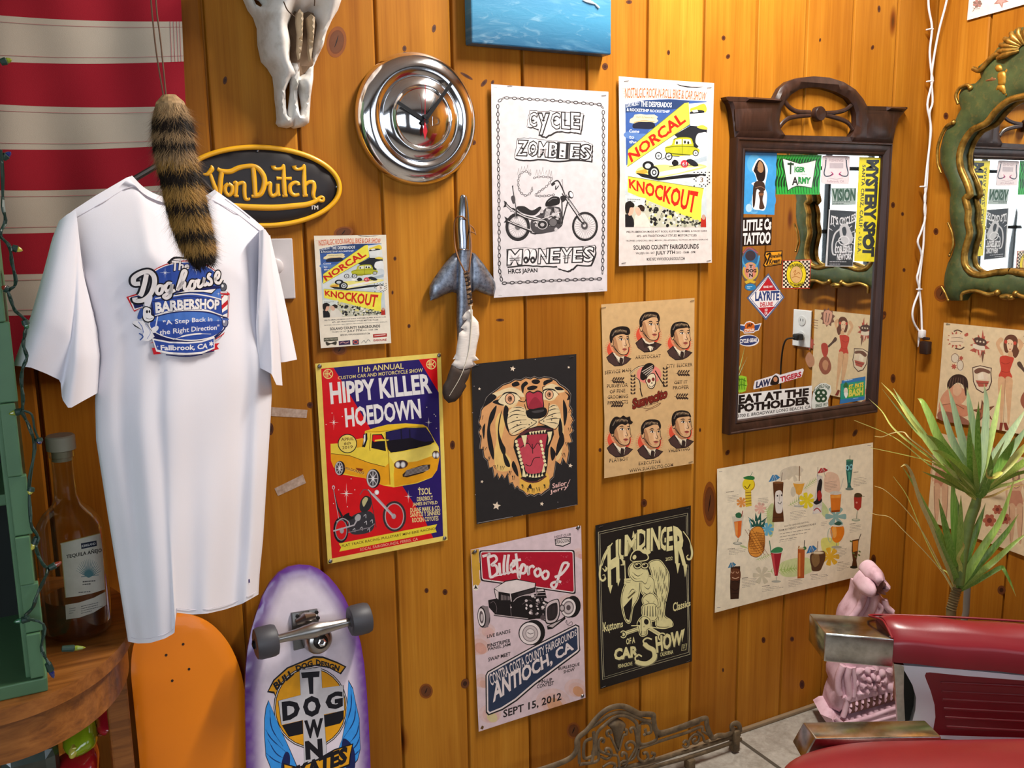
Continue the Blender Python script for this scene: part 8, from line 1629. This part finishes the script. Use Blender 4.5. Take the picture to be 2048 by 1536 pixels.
# ---------------- cast iron scrollwork
IR = BACK(.07); iz = lambda x,y: (1100+x*.27344,1380+y*.27344); i3 = lambda p,d=0: (lambda q: IR.O+IR.A*q.x+IR.B*q.y+IR.N*d)(IR.loc(*iz(p[0],p[1])))
N = NT('dusty_iron'); v = N.coord('Object'); f = N.noise(v,40,5,.65); N.set(Base_Color=N.ramp(f,[(.3,'4a3c2c'),(.55,'6e5c44'),(.75,'857056')]),Metallic=.25,Roughness=.62); N.bump(f,.3,.001); IRON = N.m
t = thing('iron_scrollwork','ornate rusty cast iron bench panel leaning against the wall at floor level','ironwork',Matrix.Translation(i3((640,480))))
ik = (IR.hit(1300,1450)-IR.hit(1301,1450)).length*.27344
def iron(name,L_,w,d=0,fl=.55,tap=None):
    for P in L_:
        bm = bmesh.new(); S = spl([Vector(x) for x in P],6); n = len(S); tube(bm,[i3((p.x,p.y),d) for p in S],[(w+((tap or w)-w)*i/(n-1))*ik/2 for i in range(n)],10,flat=fl,ref=IR.N); obj(name,bm,IRON,t,sm=50)
iron('outer_rim',[[(-320,640),(-120,590),(0,553),(110,510),(165,470),(190,420),(196,350),(262,290),(330,205),(400,143),(470,116),(540,118),(600,146),(650,170),(742,176),(752,215),(762,275),(790,308),(850,298),(950,264),(1050,226),(1130,202),(1140,250),(1160,310),(1185,345),(1220,328),(1280,325),(1325,300),(1322,255),(1350,238),(1376,255),(1382,300)]],34,.004)
iron('arch_band',[[(330,470),(335,320),(400,245),(470,192),(540,182),(605,215),(632,265),(638,420)],[(300,520),(318,400),(312,300)],[(262,285),(340,240),(430,175),(520,155),(610,185),(680,215),(730,225)]],22,.004)
iron('key_band',[[(300,350),(250,380),(245,490),(300,480),(310,440)],[(210,540),(340,515),(350,440)],[(205,360),(210,530)],[(660,240),(720,240),(735,300),(690,320),(680,330)],[(650,250),(655,390),(770,360),(765,290)],[(645,425),(800,370),(1000,305),(1100,265),(1110,300)],[(790,335),(900,300),(1090,235)],[(700,320),(690,280)]],20,.003)
iron('base_rail',[[(-320,760),(560,562),(760,515),(1100,420),(1390,325)],[(560,600),(760,560),(1090,470),(1400,360)]],26,0)
bm = bmesh.new(); puff(bm,IR,[tuple(IR.loc(*iz(p.x,p.y)).xy) for p in spl([Vector(x) for x in [(480,206),(445,232),(428,262),(452,290),(472,350),(486,450),(500,460),(512,380),(530,300),(556,262),(540,232),(515,216)]],4,True)],.009,.010,back=.004,step=.008); obj('plume',bm,IRON,t,sm=50)
iron('scroll',[[(486,440),(440,340),(415,330),(412,300),(435,292),(440,312)],[(500,440),(530,330),(552,320),(556,292),(538,284)],[(500,560),(490,480),(440,470),(360,440),(350,380),(368,350),(388,362),(380,382)],[(500,560),(520,520),(600,500),(632,420),(620,300),(605,272),(582,282),(590,306)],[(365,480),(410,500),(445,470),(435,430),(405,425),(402,448)],[(540,560),(620,420),(590,372),(552,392),(560,425),(585,420)],[(520,540),(555,520),(552,465),(525,455),(522,480)],[(380,560),(430,530),(470,540),(460,575)],[(645,430),(640,490),(680,520),(712,490),(700,455),(675,460)],[(690,510),(740,500),(760,465),(738,456)],[(965,400),(990,415),(1010,390),(985,368),(968,385)],[(1000,405),(1020,350),(1055,320),(1085,330),(1075,375),(1045,385),(1040,360),(1058,352)],[(1070,300),(1110,330),(1125,370),(1150,370)],[(1105,295),(1150,320),(1180,355)]],15,.003,.8,20)
bm = bmesh.new(); pf = i3((1022,500)); box(bm,(pf.x,pf.y,pf.z/2),(.022,.024,pf.z),bev=.003); obj('foot',bm,IRON,t,sm=40); bm = bmesh.new(); pf = i3((1352,300)); box(bm,(pf.x,pf.y,pf.z/2+.005),(.02,.024,pf.z),bev=.003)
obj('foot',bm,IRON,t,sm=40)
# ---------------- skateboards
def deck(name,label,plane,org,sc,outline,fcol,kick=None,rim=.0055):
    pass
LB = Vector((0,.15,.72)).normalized()
O1 = at(600,1130,.035); SK1 = Plane(O1,(1,-.02,0),LB); z1 = (480,1110); s1_ = .27725
dk = lambda P,pl=SK1: [tuple(pl.loc(z1[0]+x*s1_,z1[1]+y*s1_).xy) for x,y in P]
out = [(60,1900),(50,1700),(45,1500),(42,1300),(38,1100),(38,950),(42,820),(55,680),(80,550),(115,430),(160,300),(215,200),(280,125),(350,85),(425,70),(505,75),(570,100),(640,155),(700,225),(750,300),(800,405),(840,520),(872,640),(895,780),(912,960),(925,1150),(935,1350),(942,1550),(945,1750),(940,1900),(900,2050),(800,2180),(600,2260),(400,2270),(220,2220),(110,2080)]
q = dk(out); zlow = min(p[1] for p in q); DK = q
t = thing('skateboard','purple and white skateboard with grey wheels and a gold cross design leaning on the wall','skateboard',Matrix.Translation(SK1.O+SK1.B*zlow+SK1.A*(sum(p[0] for p in q)/len(q))))
bm = bmesh.new(); L = bm.loops.layers.float_color.new('ink'); puff(bm,SK1,q,.004,.006,back=.009,step=.013)
cw,cp_ = lin('efe2ee'),lin('643090')
for f in bm.faces:
    for l in f.loops:
        p = l.vert.co-SK1.O; d = edist((p.dot(SK1.A),p.dot(SK1.B)),q); k = min(1,max(0,(d-.003)/.040)); k = k*k*(3-2*k); l[L] = tuple(a+(b-a)*k for a,b in zip(cp_,cw))
DECK = ink_mat('airbrushed_deck',.22,.02,.5,coat=.5); obj('deck',bm,DECK,t,sm=45)
SKA = SK1.at(SK1.O+SK1.N*.0043); A = Art(SKA,z1,s1_); Y = 'f0a818'; K = '15131c'; Bu = '3a9cf0'; Gr = 'd2cfd4'
E2 = lambda cx,cy,rx,ry,a0,a1,n=20: [(cx+rx*cos(radians(a0+(a1-a0)*i/n)),cy+ry*sin(radians(a0+(a1-a0)*i/n))) for i in range(n+1)]
A.poly([(195,990),(240,900),(340,810),(460,760),(530,728),(600,732),(700,770),(768,805),(728,862),(640,815),(540,800),(440,822),(350,880),(290,950),(258,1030),(245,1000)],K); A.poly([(208,980),(250,905),(345,820),(460,772),(535,742),(600,745),(700,782),(755,808),(722,850),(640,805),(540,790),(435,812),(342,872),(282,942),(256,1010),(248,985)],Y)
A.ell(510,1100,268,296,K); A.ell(510,1100,262,290,'efe8e8'); A.ell(510,1100,258,284,K); A.ell(510,1100,252,278,Y)
for tt,q in (('BULL',[(236,930),(372,818),(392,862),(262,978)]),('DOG',[(398,800),(520,757),(526,796),(410,846)]),('DESIGN',[(548,750),(722,800),(712,842),(548,792)])): A.text(tt,*q,K,.05)
for s_,P in ((0,[(205,1045),(240,1130),(290,1250),(360,1400),(420,1540),(330,1620),(230,1560),(185,1450),(175,1300),(175,1180),(185,1100)]),(1,[(782,900),(815,960),(835,1060),(862,1180),(865,1290),(870,1400),(850,1480),(800,1540),(720,1560),(700,1420),(735,1330),(760,1200),(775,1050)])): A.poly(P,K); c = (sum(p[0] for p in P)/len(P),sum(p[1] for p in P)/len(P)); A.poly([(c[0]+(x-c[0])*.95,c[1]+(y-c[1])*.97) for x,y in P],Bu)
for P in ([(185,1260),(230,1330),(330,1420)],[(190,1430),(250,1480),(340,1520)],[(215,1120),(230,1250),(310,1380)],[(200,1330),(260,1430),(340,1480)],[(835,1070),(820,1200),(740,1330)],[(862,1190),(840,1290),(770,1380)],[(866,1300),(840,1370),(780,1430)],[(868,1400),(830,1440),(790,1470)],[(800,950),(800,1100),(750,1260)]): A.crv(P,[3,8,3],'123a7a')
A.blob([(330,1420),(360,1450),(350,1560),(300,1600),(300,1500)],'16225a'); A.blob([(740,1330),(800,1360),(830,1440),(820,1560),(740,1500)],'16225a')
CR_ = [(430,830),(585,812),(592,960),(742,940),(752,1120),(605,1150),(630,1500),(640,1700),(470,1700),(455,1190),(300,1225),(278,1052),(438,1010)]
A.poly([(510+(x-510)*1.02,1120+(y-1120)*1.006) for x,y in CR_],K); A.poly(CR_,Gr); A.poly([(302,1228),(452,1192),(455,1290),(352,1312)],K); A.poly([(606,1155),(748,1120),(748,1180),(722,1215),(614,1242)],K)
A.text('T',(440,848),(575,838),(560,1000),(470,1005),K,.06); A.text('D',(300,1060),(432,1042),(432,1175),(308,1200),K,.06); A.text('O',(452,1020),(582,1012),(582,1165),(456,1172),K,.06); A.text('G',(614,1000),(742,975),(742,1100),(618,1125),K,.06); A.text('W',(462,1195),(600,1175),(598,1315),(468,1325),K,.05); A.text('N',(468,1345),(592,1322),(600,1460),(474,1480),K,.06)
A.poly([(310,1500),(420,1530),(560,1470),(680,1400),(818,1358),(800,1440),(792,1520),(680,1560),(560,1640),(420,1690),(318,1660)],K); A.poly([(320,1512),(420,1540),(564,1482),(684,1410),(808,1370),(792,1440),(784,1508),(676,1550),(556,1628),(420,1678),(326,1650)],Y); A.text('SKATES',(340,1545),(780,1375),(770,1500),(350,1660),K,.06)
o = bpy.data.objects.new('deck_graphic',A.mesh('deck_graphic')); o.data.materials.append(INKG); link(o,t); o.matrix_parent_inverse = t.matrix_world.inverted(); o.matrix_world = SKA.M; o['label'] = 'gold, black and blue cross design with wings'
S3 = lambda x,y,d: (lambda p: SK1.O+SK1.A*p.x+SK1.B*p.y+SK1.N*d)(SK1.loc(z1[0]+x*s1_,z1[1]+y*s1_,d))
ALT = mat('truck_alloy','aaa6a2',.28,1,vary=.12,scale=60)
def flat3(bm,P,d,th,bev=.0015): plate(bm,[S3(x,y,d) for x,y in P],SK1.N,th,0)
bm = bmesh.new(); flat3(bm,[(372,420),(558,390),(590,640),(392,690)],.011,.007); obj('baseplate',bm,mat('dark_alloy','6e6a66',.4,1),t)
bm = bmesh.new(); flat3(bm,[(378,424),(452,412),(455,500),(385,512)],.0135,.003); flat3(bm,[(500,402),(556,394),(562,462),(505,470)],.0135,.003); tube(bm,[S3(420,480,.014),S3(470,455,.026),S3(530,440,.014)],[.008,.012,.008],12); obj('pivot',bm,ALT,t,sm=50)
for x,y in ((402,432),(408,478),(540,405),(550,445)):
    bm = bmesh.new(); lathe(bm,[(.0038,.010),(.0038,.0165),(.0001,.017)],S3(x,y,0),SK1.N,10); obj('bolt',bm,mat('dark_bolt','2a2624',.4,.8),t)
aL,aR = S3(180,628,.052),S3(870,462,.052); ad = (aR-aL).normalized()
bm = bmesh.new(); tube(bm,[aL,aR],.0042,12); tube(bm,[aL.lerp(aR,k) for k in (.12,.2,.32,.42,.5,.58,.68,.8,.88)],[.0085,.0092,.011,.0145,.0165,.0145,.011,.0092,.0085],18); obj('axle_hanger',bm,ALT,t,sm=50)
bm = bmesh.new(); m = S3(540,590,0); lathe(bm,[(.030,.018),(.029,.030),(.024,.042),(.019,.046),(.0001,.046)],m,SK1.N,28); obj('hanger_ring',bm,ALT,t,sm=50)
bm = bmesh.new(); lathe(bm,[(.0145,.045),(.0145,.052),(.012,.054),(.0001,.0545)],m,SK1.N,24); obj('bushing_washer',bm,mat('dark_bolt','2a2624',.4,.8),t,sm=40)
bm = bmesh.new(); lathe(bm,[(.0085,.053),(.0085,.061),(.006,.062),(.0055,.058),(.0001,.058)],m,SK1.N,6); obj('kingpin_nut',bm,CHROME,t)
WG = mat('grey_urethane','44444a',.5,vary=.06)
for c,s in ((aL,1),(aR,-1)):
    bm = bmesh.new(); lathe(bm,[(.0001,-.022),(.010,-.022),(.012,-.019),(.022,-.0225),(.029,-.020),(.0315,-.013),(.0318,0),(.0315,.013),(.029,.020),(.022,.0225),(.012,.019),(.010,.022),(.0001,.022)],c+ad*s*.002,ad,36); w = obj('wheel',bm,WG,t,sm=45)
    bm = bmesh.new(); lathe(bm,[(.0085,-.0255),(.0085,-.021),(.0001,-.0205)],c+ad*s*.002,ad*s,16); lathe(bm,[(.0045,-.027),(.0045,-.02)],c+ad*s*.002,ad*s,6,True,True); o = obj('bearing',bm,mat('dark_bolt','2a2624',.4,.8),None); o.parent = w; o.matrix_parent_inverse = t.matrix_world.inverted()
# orange deck
O2 = at(350,1230,.03); SK2 = Plane(O2,(1,.04,0),Vector((0,.12,.72)))
out = [(350,1227),(385,1231),(415,1243),(442,1266),(465,1300),(482,1345),(492,1400),(497,1470),(500,1560),(500,1680),(490,1800),(460,1880),(400,1920),(340,1920),(305,1870),(290,1760),(285,1640),(280,1536),(272,1450),(266,1390),(262,1340),(266,1295),(278,1265),(300,1243),(322,1231)]
q = [tuple(SK2.loc(*p).xy) for p in out]; zl = min(p[1] for p in q)
t = thing('skateboard_deck','bare orange skateboard deck standing on end below the t-shirt','skateboard deck',Matrix.Translation(SK2.O+SK2.B*zl+SK2.A*.04))
bm = bmesh.new(); puff(bm,SK2,[tuple(p) for p in spl([Vector(x) for x in q],3,True)],.004,.006,back=.008,step=.016); obj('deck',bm,mat('orange_lacquer','f0860c',.35,vary=.06,scale=6,coat=.2),t,sm=45)
for x,y in ((733*.4533,840+1037*.4533),(808*.4533,840+989*.4533),(760*.4533,840+1150*.4533),(834*.4533,840+1099*.4533)):
    bm = bmesh.new(); p = SK2.loc(x,y,.004); lathe(bm,[(.0026,.0),(.0026,.0046),(.0001,.0047)],SK2.O+SK2.A*p.x+SK2.B*p.y,SK2.N,10); obj('bolt_hole',bm,mat('hole_dark','2a1206',.8),t)
# ---------------- half-round side table
ZT = .81; EC,EL,EA,EB = Vector((-.10,-.25,0)),Vector((-.58,-.25,0)),.197,.264
N = NT('oak_table'); f = N.noise(N.coord('Object',(5,70,70)),1,5,.65,.5); N.set(Base_Color=N.ramp(f,[(.25,'5a3010'),(.5,'8a5220'),(.75,'a86a30')]),Roughness=.38,Coat_Weight=.15); N.bump(f,.1,.0008); OAK = N.m
def halfdisc(bm,ins,z0,z1,bev=0):   # rounded-end top, straight along the wall
    P = [(EC if cos(2*pi*k/96) >= 0 else EL)+Vector(((EA-ins)*cos(2*pi*k/96),(EB-ins)*sin(2*pi*k/96),0)) for k in range(96)]; P = [Vector((p.x,min(p.y,-.015),0)) for p in P]
    Q = []
    for p in P:
        if not Q or (p-Q[-1]).length > 1e-4: Q.append(p)
    T = [bm.verts.new((p.x,p.y,z1)) for p in Q]; B_ = [bm.verts.new((p.x,p.y,z0)) for p in Q]; ft = bm.faces.new(T); fb = bm.faces.new(B_[::-1]); n = len(Q)
    for i in range(n): bm.faces.new((T[i],B_[i],B_[(i+1) % n],T[(i+1) % n]))
    if bev: bmesh.ops.bevel(bm,geom=list(ft.edges)+list(fb.edges),offset=bev,segments=3,affect='EDGES')
t = thing('side_table','round-ended oak side table holding the green cabinet and the bottle','table',Matrix.Translation((-.3,-.25,0)))
bm = bmesh.new(); halfdisc(bm,0,ZT-.022,ZT,.005); obj('table_top',bm,OAK,t,sm=40)
bm = bmesh.new(); halfdisc(bm,.012,ZT-.085,ZT-.022); obj('apron',bm,OAK,t,sm=40)
LPx = [(EC.x+(EA-.035)*cos(a*.01),EC.y+(EB-.035)*sin(a*.01)) for a in range(-120,90)]
lx_,ly_ = min(LPx,key=lambda p: abs(w2px((p[0],p[1],.6))[0]-240)+(0 if p[1] > -.33 else 40))
for x,y in ((lx_,ly_),(-.62,-.06),(-.62,-.44)):
    bm = bmesh.new(); box(bm,(x,y,(ZT-.085)/2),(.034,.034,ZT-.085),bev=.004); obj('leg',bm,OAK,t)
ty = at(180,1575,.2); ZS2 = ty.z
bm = bmesh.new(); halfdisc(bm,.05,ZS2-.02,ZS2); obj('lower_shelf',bm,OAK,t,sm=40)
# glossy toy on the lower shelf
TP = BACK(.22); zz3 = lambda x,y: (x*.4533,840+y*.4533)
t = thing('plastic_toy','glossy red and green plastic toy under the side table','toy',Matrix.Translation(TP.hit(170,1570)))
def toy(name,P,d,col,base=0): bm = bmesh.new(); puff(bm,Plane(TP.O+TP.N*base,TP.A,TP.B),[tuple(TP.loc(*zz3(p.x,p.y)).xy) for p in spl([Vector(x) for x in P],4,True)],d,.02,back=.03,step=.008); return obj(name,bm,mat('toy_'+name,col,.15,vary=.15,scale=30,coat=.6),t,sm=60)
toy('head',[(280,1430),(330,1375),(385,1335),(425,1360),(432,1410),(385,1450),(320,1475),(285,1465)],.035,'8aa81c'); toy('body',[(240,1560),(265,1510),(320,1480),(390,1430),(430,1440),(440,1500),(420,1612),(300,1612),(245,1600)],.04,'b01c24',.01)
toy('arm',[(425,1370),(440,1335),(485,1300),(525,1290),(532,1320),(490,1355),(445,1395)],.03,'a81a2a',.0); toy('muzzle',[(300,1430),(325,1405),(345,1420),(330,1450),(305,1455)],.02,'c8c050',.03)
bm = bmesh.new(); box(bm,TP.hit(*zz3(130,1520))+Vector((0,0,-.04)),(.09,.06,.12),bev=.02); bx_ = obj('glass_jar',bm,mat('murky_jar','3a4a44',.12,vary=.3,coat=.5),M=Matrix.Translation(TP.hit(*zz3(130,1560)))); 
zmin = min((bx_.matrix_world @ Vector(c)).z for c in bx_.bound_box); bx_.location.z += ZS2-zmin; tag(bx_,'dark murky jar left of the red toy under the side table','jar')
# ---------------- bottle
BO = onz(160,1262,ZT); br = .049; t = thing('liquor_bottle','clear tequila bottle with white label standing on the side table','bottle',Matrix.Translation(BO))
def clear(name,tint,rough,f):
    N = NT(name); a = N.n('BsdfTransparent',{0: tint}); g = N.n('BsdfGlossy',{'Roughness': rough}); lw = N.n('LayerWeight',{0: f}); mx = N.n('MixShader',{0: lw.outputs[1],1: a.outputs[0],2: g.outputs[0]}); N.t.links.new(mx.outputs[0],N.o.inputs[0]); return N.m
hs = .315/.315
bm = bmesh.new(); lathe(bm,[(.0001,.004),(br-.006,.002),(br-.001,.008),(br,.02),(br,.165),(br-.003,.18),(.036,.197),(.022,.21),(.0165,.225),(.0155,.26),(.016,.285),(.0185,.287),(.0185,.296),(.014,.297)],BO,(0,0,1),48); obj('glass',bm,clear('bottle_glass',(.86,.84,.78,1),.03,.25),t,sm=40)
bm = bmesh.new(); lathe(bm,[(.0001,.008),(br-.005,.008),(br-.004,.062),(.0001,.062)],BO,(0,0,1),40); obj('liquid',bm,clear('amber_liquid',(.62,.42,.12,1),.02,.2),t,sm=40)
bm = bmesh.new(); lathe(bm,[(.0145,.28),(.0145,.297),(.021,.2975),(.021,.318),(.019,.32),(.0001,.3205)],BO,(0,0,1),28); obj('stopper',bm,mat('pale_stopper','b0a894',.5),t,sm=40)
BP = Plane((0,BO.y,0),(1,0,0),(0,0,1))
def label(name,quad,draw,col,lift,lab=None):
    A = Art(BP,(0,840),.4533); A.poly([p for p in quad],col); draw(A); me = A.mesh(name,warp=(FLAT,FLAT),strips=14); r = br+lift; o = bpy.data.objects.new(name,me)
    for v in me.vertices:
        dx = max(-.98,min(.98,(v.co.x-BO.x)/r)); z = v.co.z; p = Vector((BO.x+(r+z)*dx,BO.y-(r+z)*sqrt(1-dx*dx),v.co.y)); k = (EYE.y-p.y)/(EYE.y-BO.y); p.z = EYE.z+(v.co.y-EYE.z)*k; p.x = EYE.x+(p.x-EYE.x)*1.0; v.co = p-BO
    me.materials.append(INK); link(o,t); return o
def dl(A):
    A.rect((354,545),(422,532),(424,556),(356,570),'1a2238'); A.text('KIRKLAND',(358,552),(418,540),(418,550),(358,563),'d8d8d8',.02); A.text('TEQUILA AÑEJO',(292,592),(446,562),(446,588),(292,616),'2a2624',.03)
    for k in range(17): a = radians(200+k*8.8); A.line([(388,695),(388+58*cos(a),690+75*sin(a))],[5,1],'4f7a82')
    A.line([(355,692),(432,684)],3,'4f7a82'); A.greek(362,712,70,2,12,'444',-6,5); A.greek(345,760,100,1,10,'555',-10,4); A.line([(268,550),(290,785)],3,'b0a060'); A.line([(268,545),(440,500)],3,'b0a060')
label('front_label',[(266,545),(330,528),(390,512),(440,500),(452,600),(460,748),(400,766),(340,778),(288,784)],dl,'cfcbc0',.0006)['label'] = 'white front label reading TEQUILA'
label('lower_label',[(288,816),(350,805),(410,785),(462,758),(466,815),(410,850),(350,872),(292,880)],lambda A: (A.greek(355,822,95,4,10,'666',-22,3),A.greek(305,832,34,3,10,'777',-6,3)),'cbc8be',.0006)
# ---------------- green cabinet with a string of lights
GP_ = mat('green_painted_wood','4f7653',.5,vary=.08,scale=12); CY = .475
xa,xb = at(50,1340,CY).x,at(86,1340,CY).x; zb_ = at(70,1352,CY).z
t = thing('green_cabinet','green painted open cabinet with a stepped edge at the left border of the frame','cabinet',Matrix.Translation((xb-.15,-CY+.12,ZT)))
bm = bmesh.new(); box(bm,((xa+xb)/2,-CY+.008,(zb_+2.0)/2),(xb-xa,.02,2.0-zb_),bev=.002); obj('stile',bm,GP_,t)
bm = bmesh.new()
ys = [1352,1262,1164,1066,946,800,640,480,330]
for i in range(len(ys)-1):
    za,zc_ = at(60,ys[i],CY).z,at(60,ys[i+1],CY).z; k = (i % 2)*.004; box(bm,((xa+xb)/2+.004+k/2,-CY-.006+k,(za+zc_)/2),(xb-xa-.004+k,.012,zc_-za-.001),bev=.0015)
obj('stepped_moulding',bm,GP_,t)
bm = bmesh.new(); box(bm,(xb-.006,-CY+.13,(zb_+2.0)/2),(.012,.23,2.0-zb_)); obj('side_panel',bm,GP_,t)
bm = bmesh.new(); zt_ = at(60,1390,CY).z; box(bm,(xb-.2+.004,-CY+.125,(ZT+zb_)/2),(.4,.275,zb_-ZT),bev=.002); obj('plinth',bm,GP_,t)
bm = bmesh.new(); box(bm,(xb-.2,-CY+.25,(zb_+2.0)/2),(.38,.01,2.0-zb_)); obj('back_panel',bm,mat('dark_interior','0d1512',.8),t)
for y in (1000,640): bm = bmesh.new(); z = at(10,y,CY-.04).z; box(bm,(xb-.2,-CY+.14,z),(.37,.2,.016),bev=.002); obj('shelf',bm,GP_,t)
LP_ = BACK(CY+.022); t = thing('string_lights','dark green wire of unlit Christmas bulbs draped down the cabinet edge','string lights',Matrix.Translation(LP_.hit(70,900)))
GW = mat('green_wire','14342a',.5); lz = lambda P: [(x*.30273,430+y*.30273) for x,y in P]
WIRE = [(2,300),(6,400),(10,440)]+lz([(5,130),(60,210),(85,330),(100,460),(55,510),(95,620),(160,690),(170,780),(150,850),(180,930),(150,1010),(145,1150),(150,1280),(140,1300)])+[zz3(*p) for p in ((135,40),(150,130),(130,300),(135,450),(165,510),(160,560),(190,640),(215,660),(175,740),(150,820),(110,870),(190,900),(185,1000),(215,1080))]
bm = bmesh.new(); tube(bm,[LP_.hit(p.x,p.y,.004*sin(i*1.3)) for i,p in enumerate(spl([Vector(p) for p in WIRE],4))],.0018,6); obj('wire',bm,GW,t)
bm = bmesh.new(); tube(bm,[LP_.hit(p.x+3*sin(i*.9),p.y,.006*cos(i*1.1)) for i,p in enumerate(spl([Vector(p) for p in WIRE],4))],.0016,6); tube(bm,[LP_.hit(p.x,p.y) for p in spl([Vector(p) for p in lz([(150,1290),(210,1320),(230,1420),(265,1500)])],5)],.0016,6); obj('wire',bm,GW,t)
BC = ['7a8a2c','1c2a6a','c8c04a','7a2c1c','2c6a4a']
for i,(a,b) in enumerate([((0,125),(24,119)),((4,318),(22,304)),(lz([(75,215)])[0],lz([(150,235)])[0]),(lz([(60,500)])[0],lz([(10,470)])[0]),(lz([(160,690)])[0],lz([(185,755)])[0]),(lz([(150,1295)])[0],lz([(58,1315)])[0]),(lz([(255,1470)])[0],lz([(265,1515)])[0]),(zz3(165,515),zz3(140,575)),(zz3(215,655),zz3(272,626)),(zz3(135,875),zz3(60,892)),(zz3(270,1010),zz3(378,1004)),(zz3(210,1070),zz3(238,1140)),(zz3(140,295),zz3(130,330))]):
    pa,pb = LP_.hit(*a),LP_.hit(*b); ax = pb-pa; l = ax.length; bm = bmesh.new(); lathe(bm,[(.0001,0),(.0042,.001),(.0048,l*.5),(.0036,l*.55)],pa,ax,12); s = obj('bulb_socket',bm,GW,t)
    bm = bmesh.new(); lathe(bm,[(.0034,l*.5),(.0036,l*.65),(.0022,l*.88),(.0003,l)],pa,ax,12); o = obj('bulb',bm,mat('bulb_%d' % (i % 5),BC[i % 5],.15,coat=.6),None); o.parent = s; o.matrix_parent_inverse = t.matrix_world.inverted()
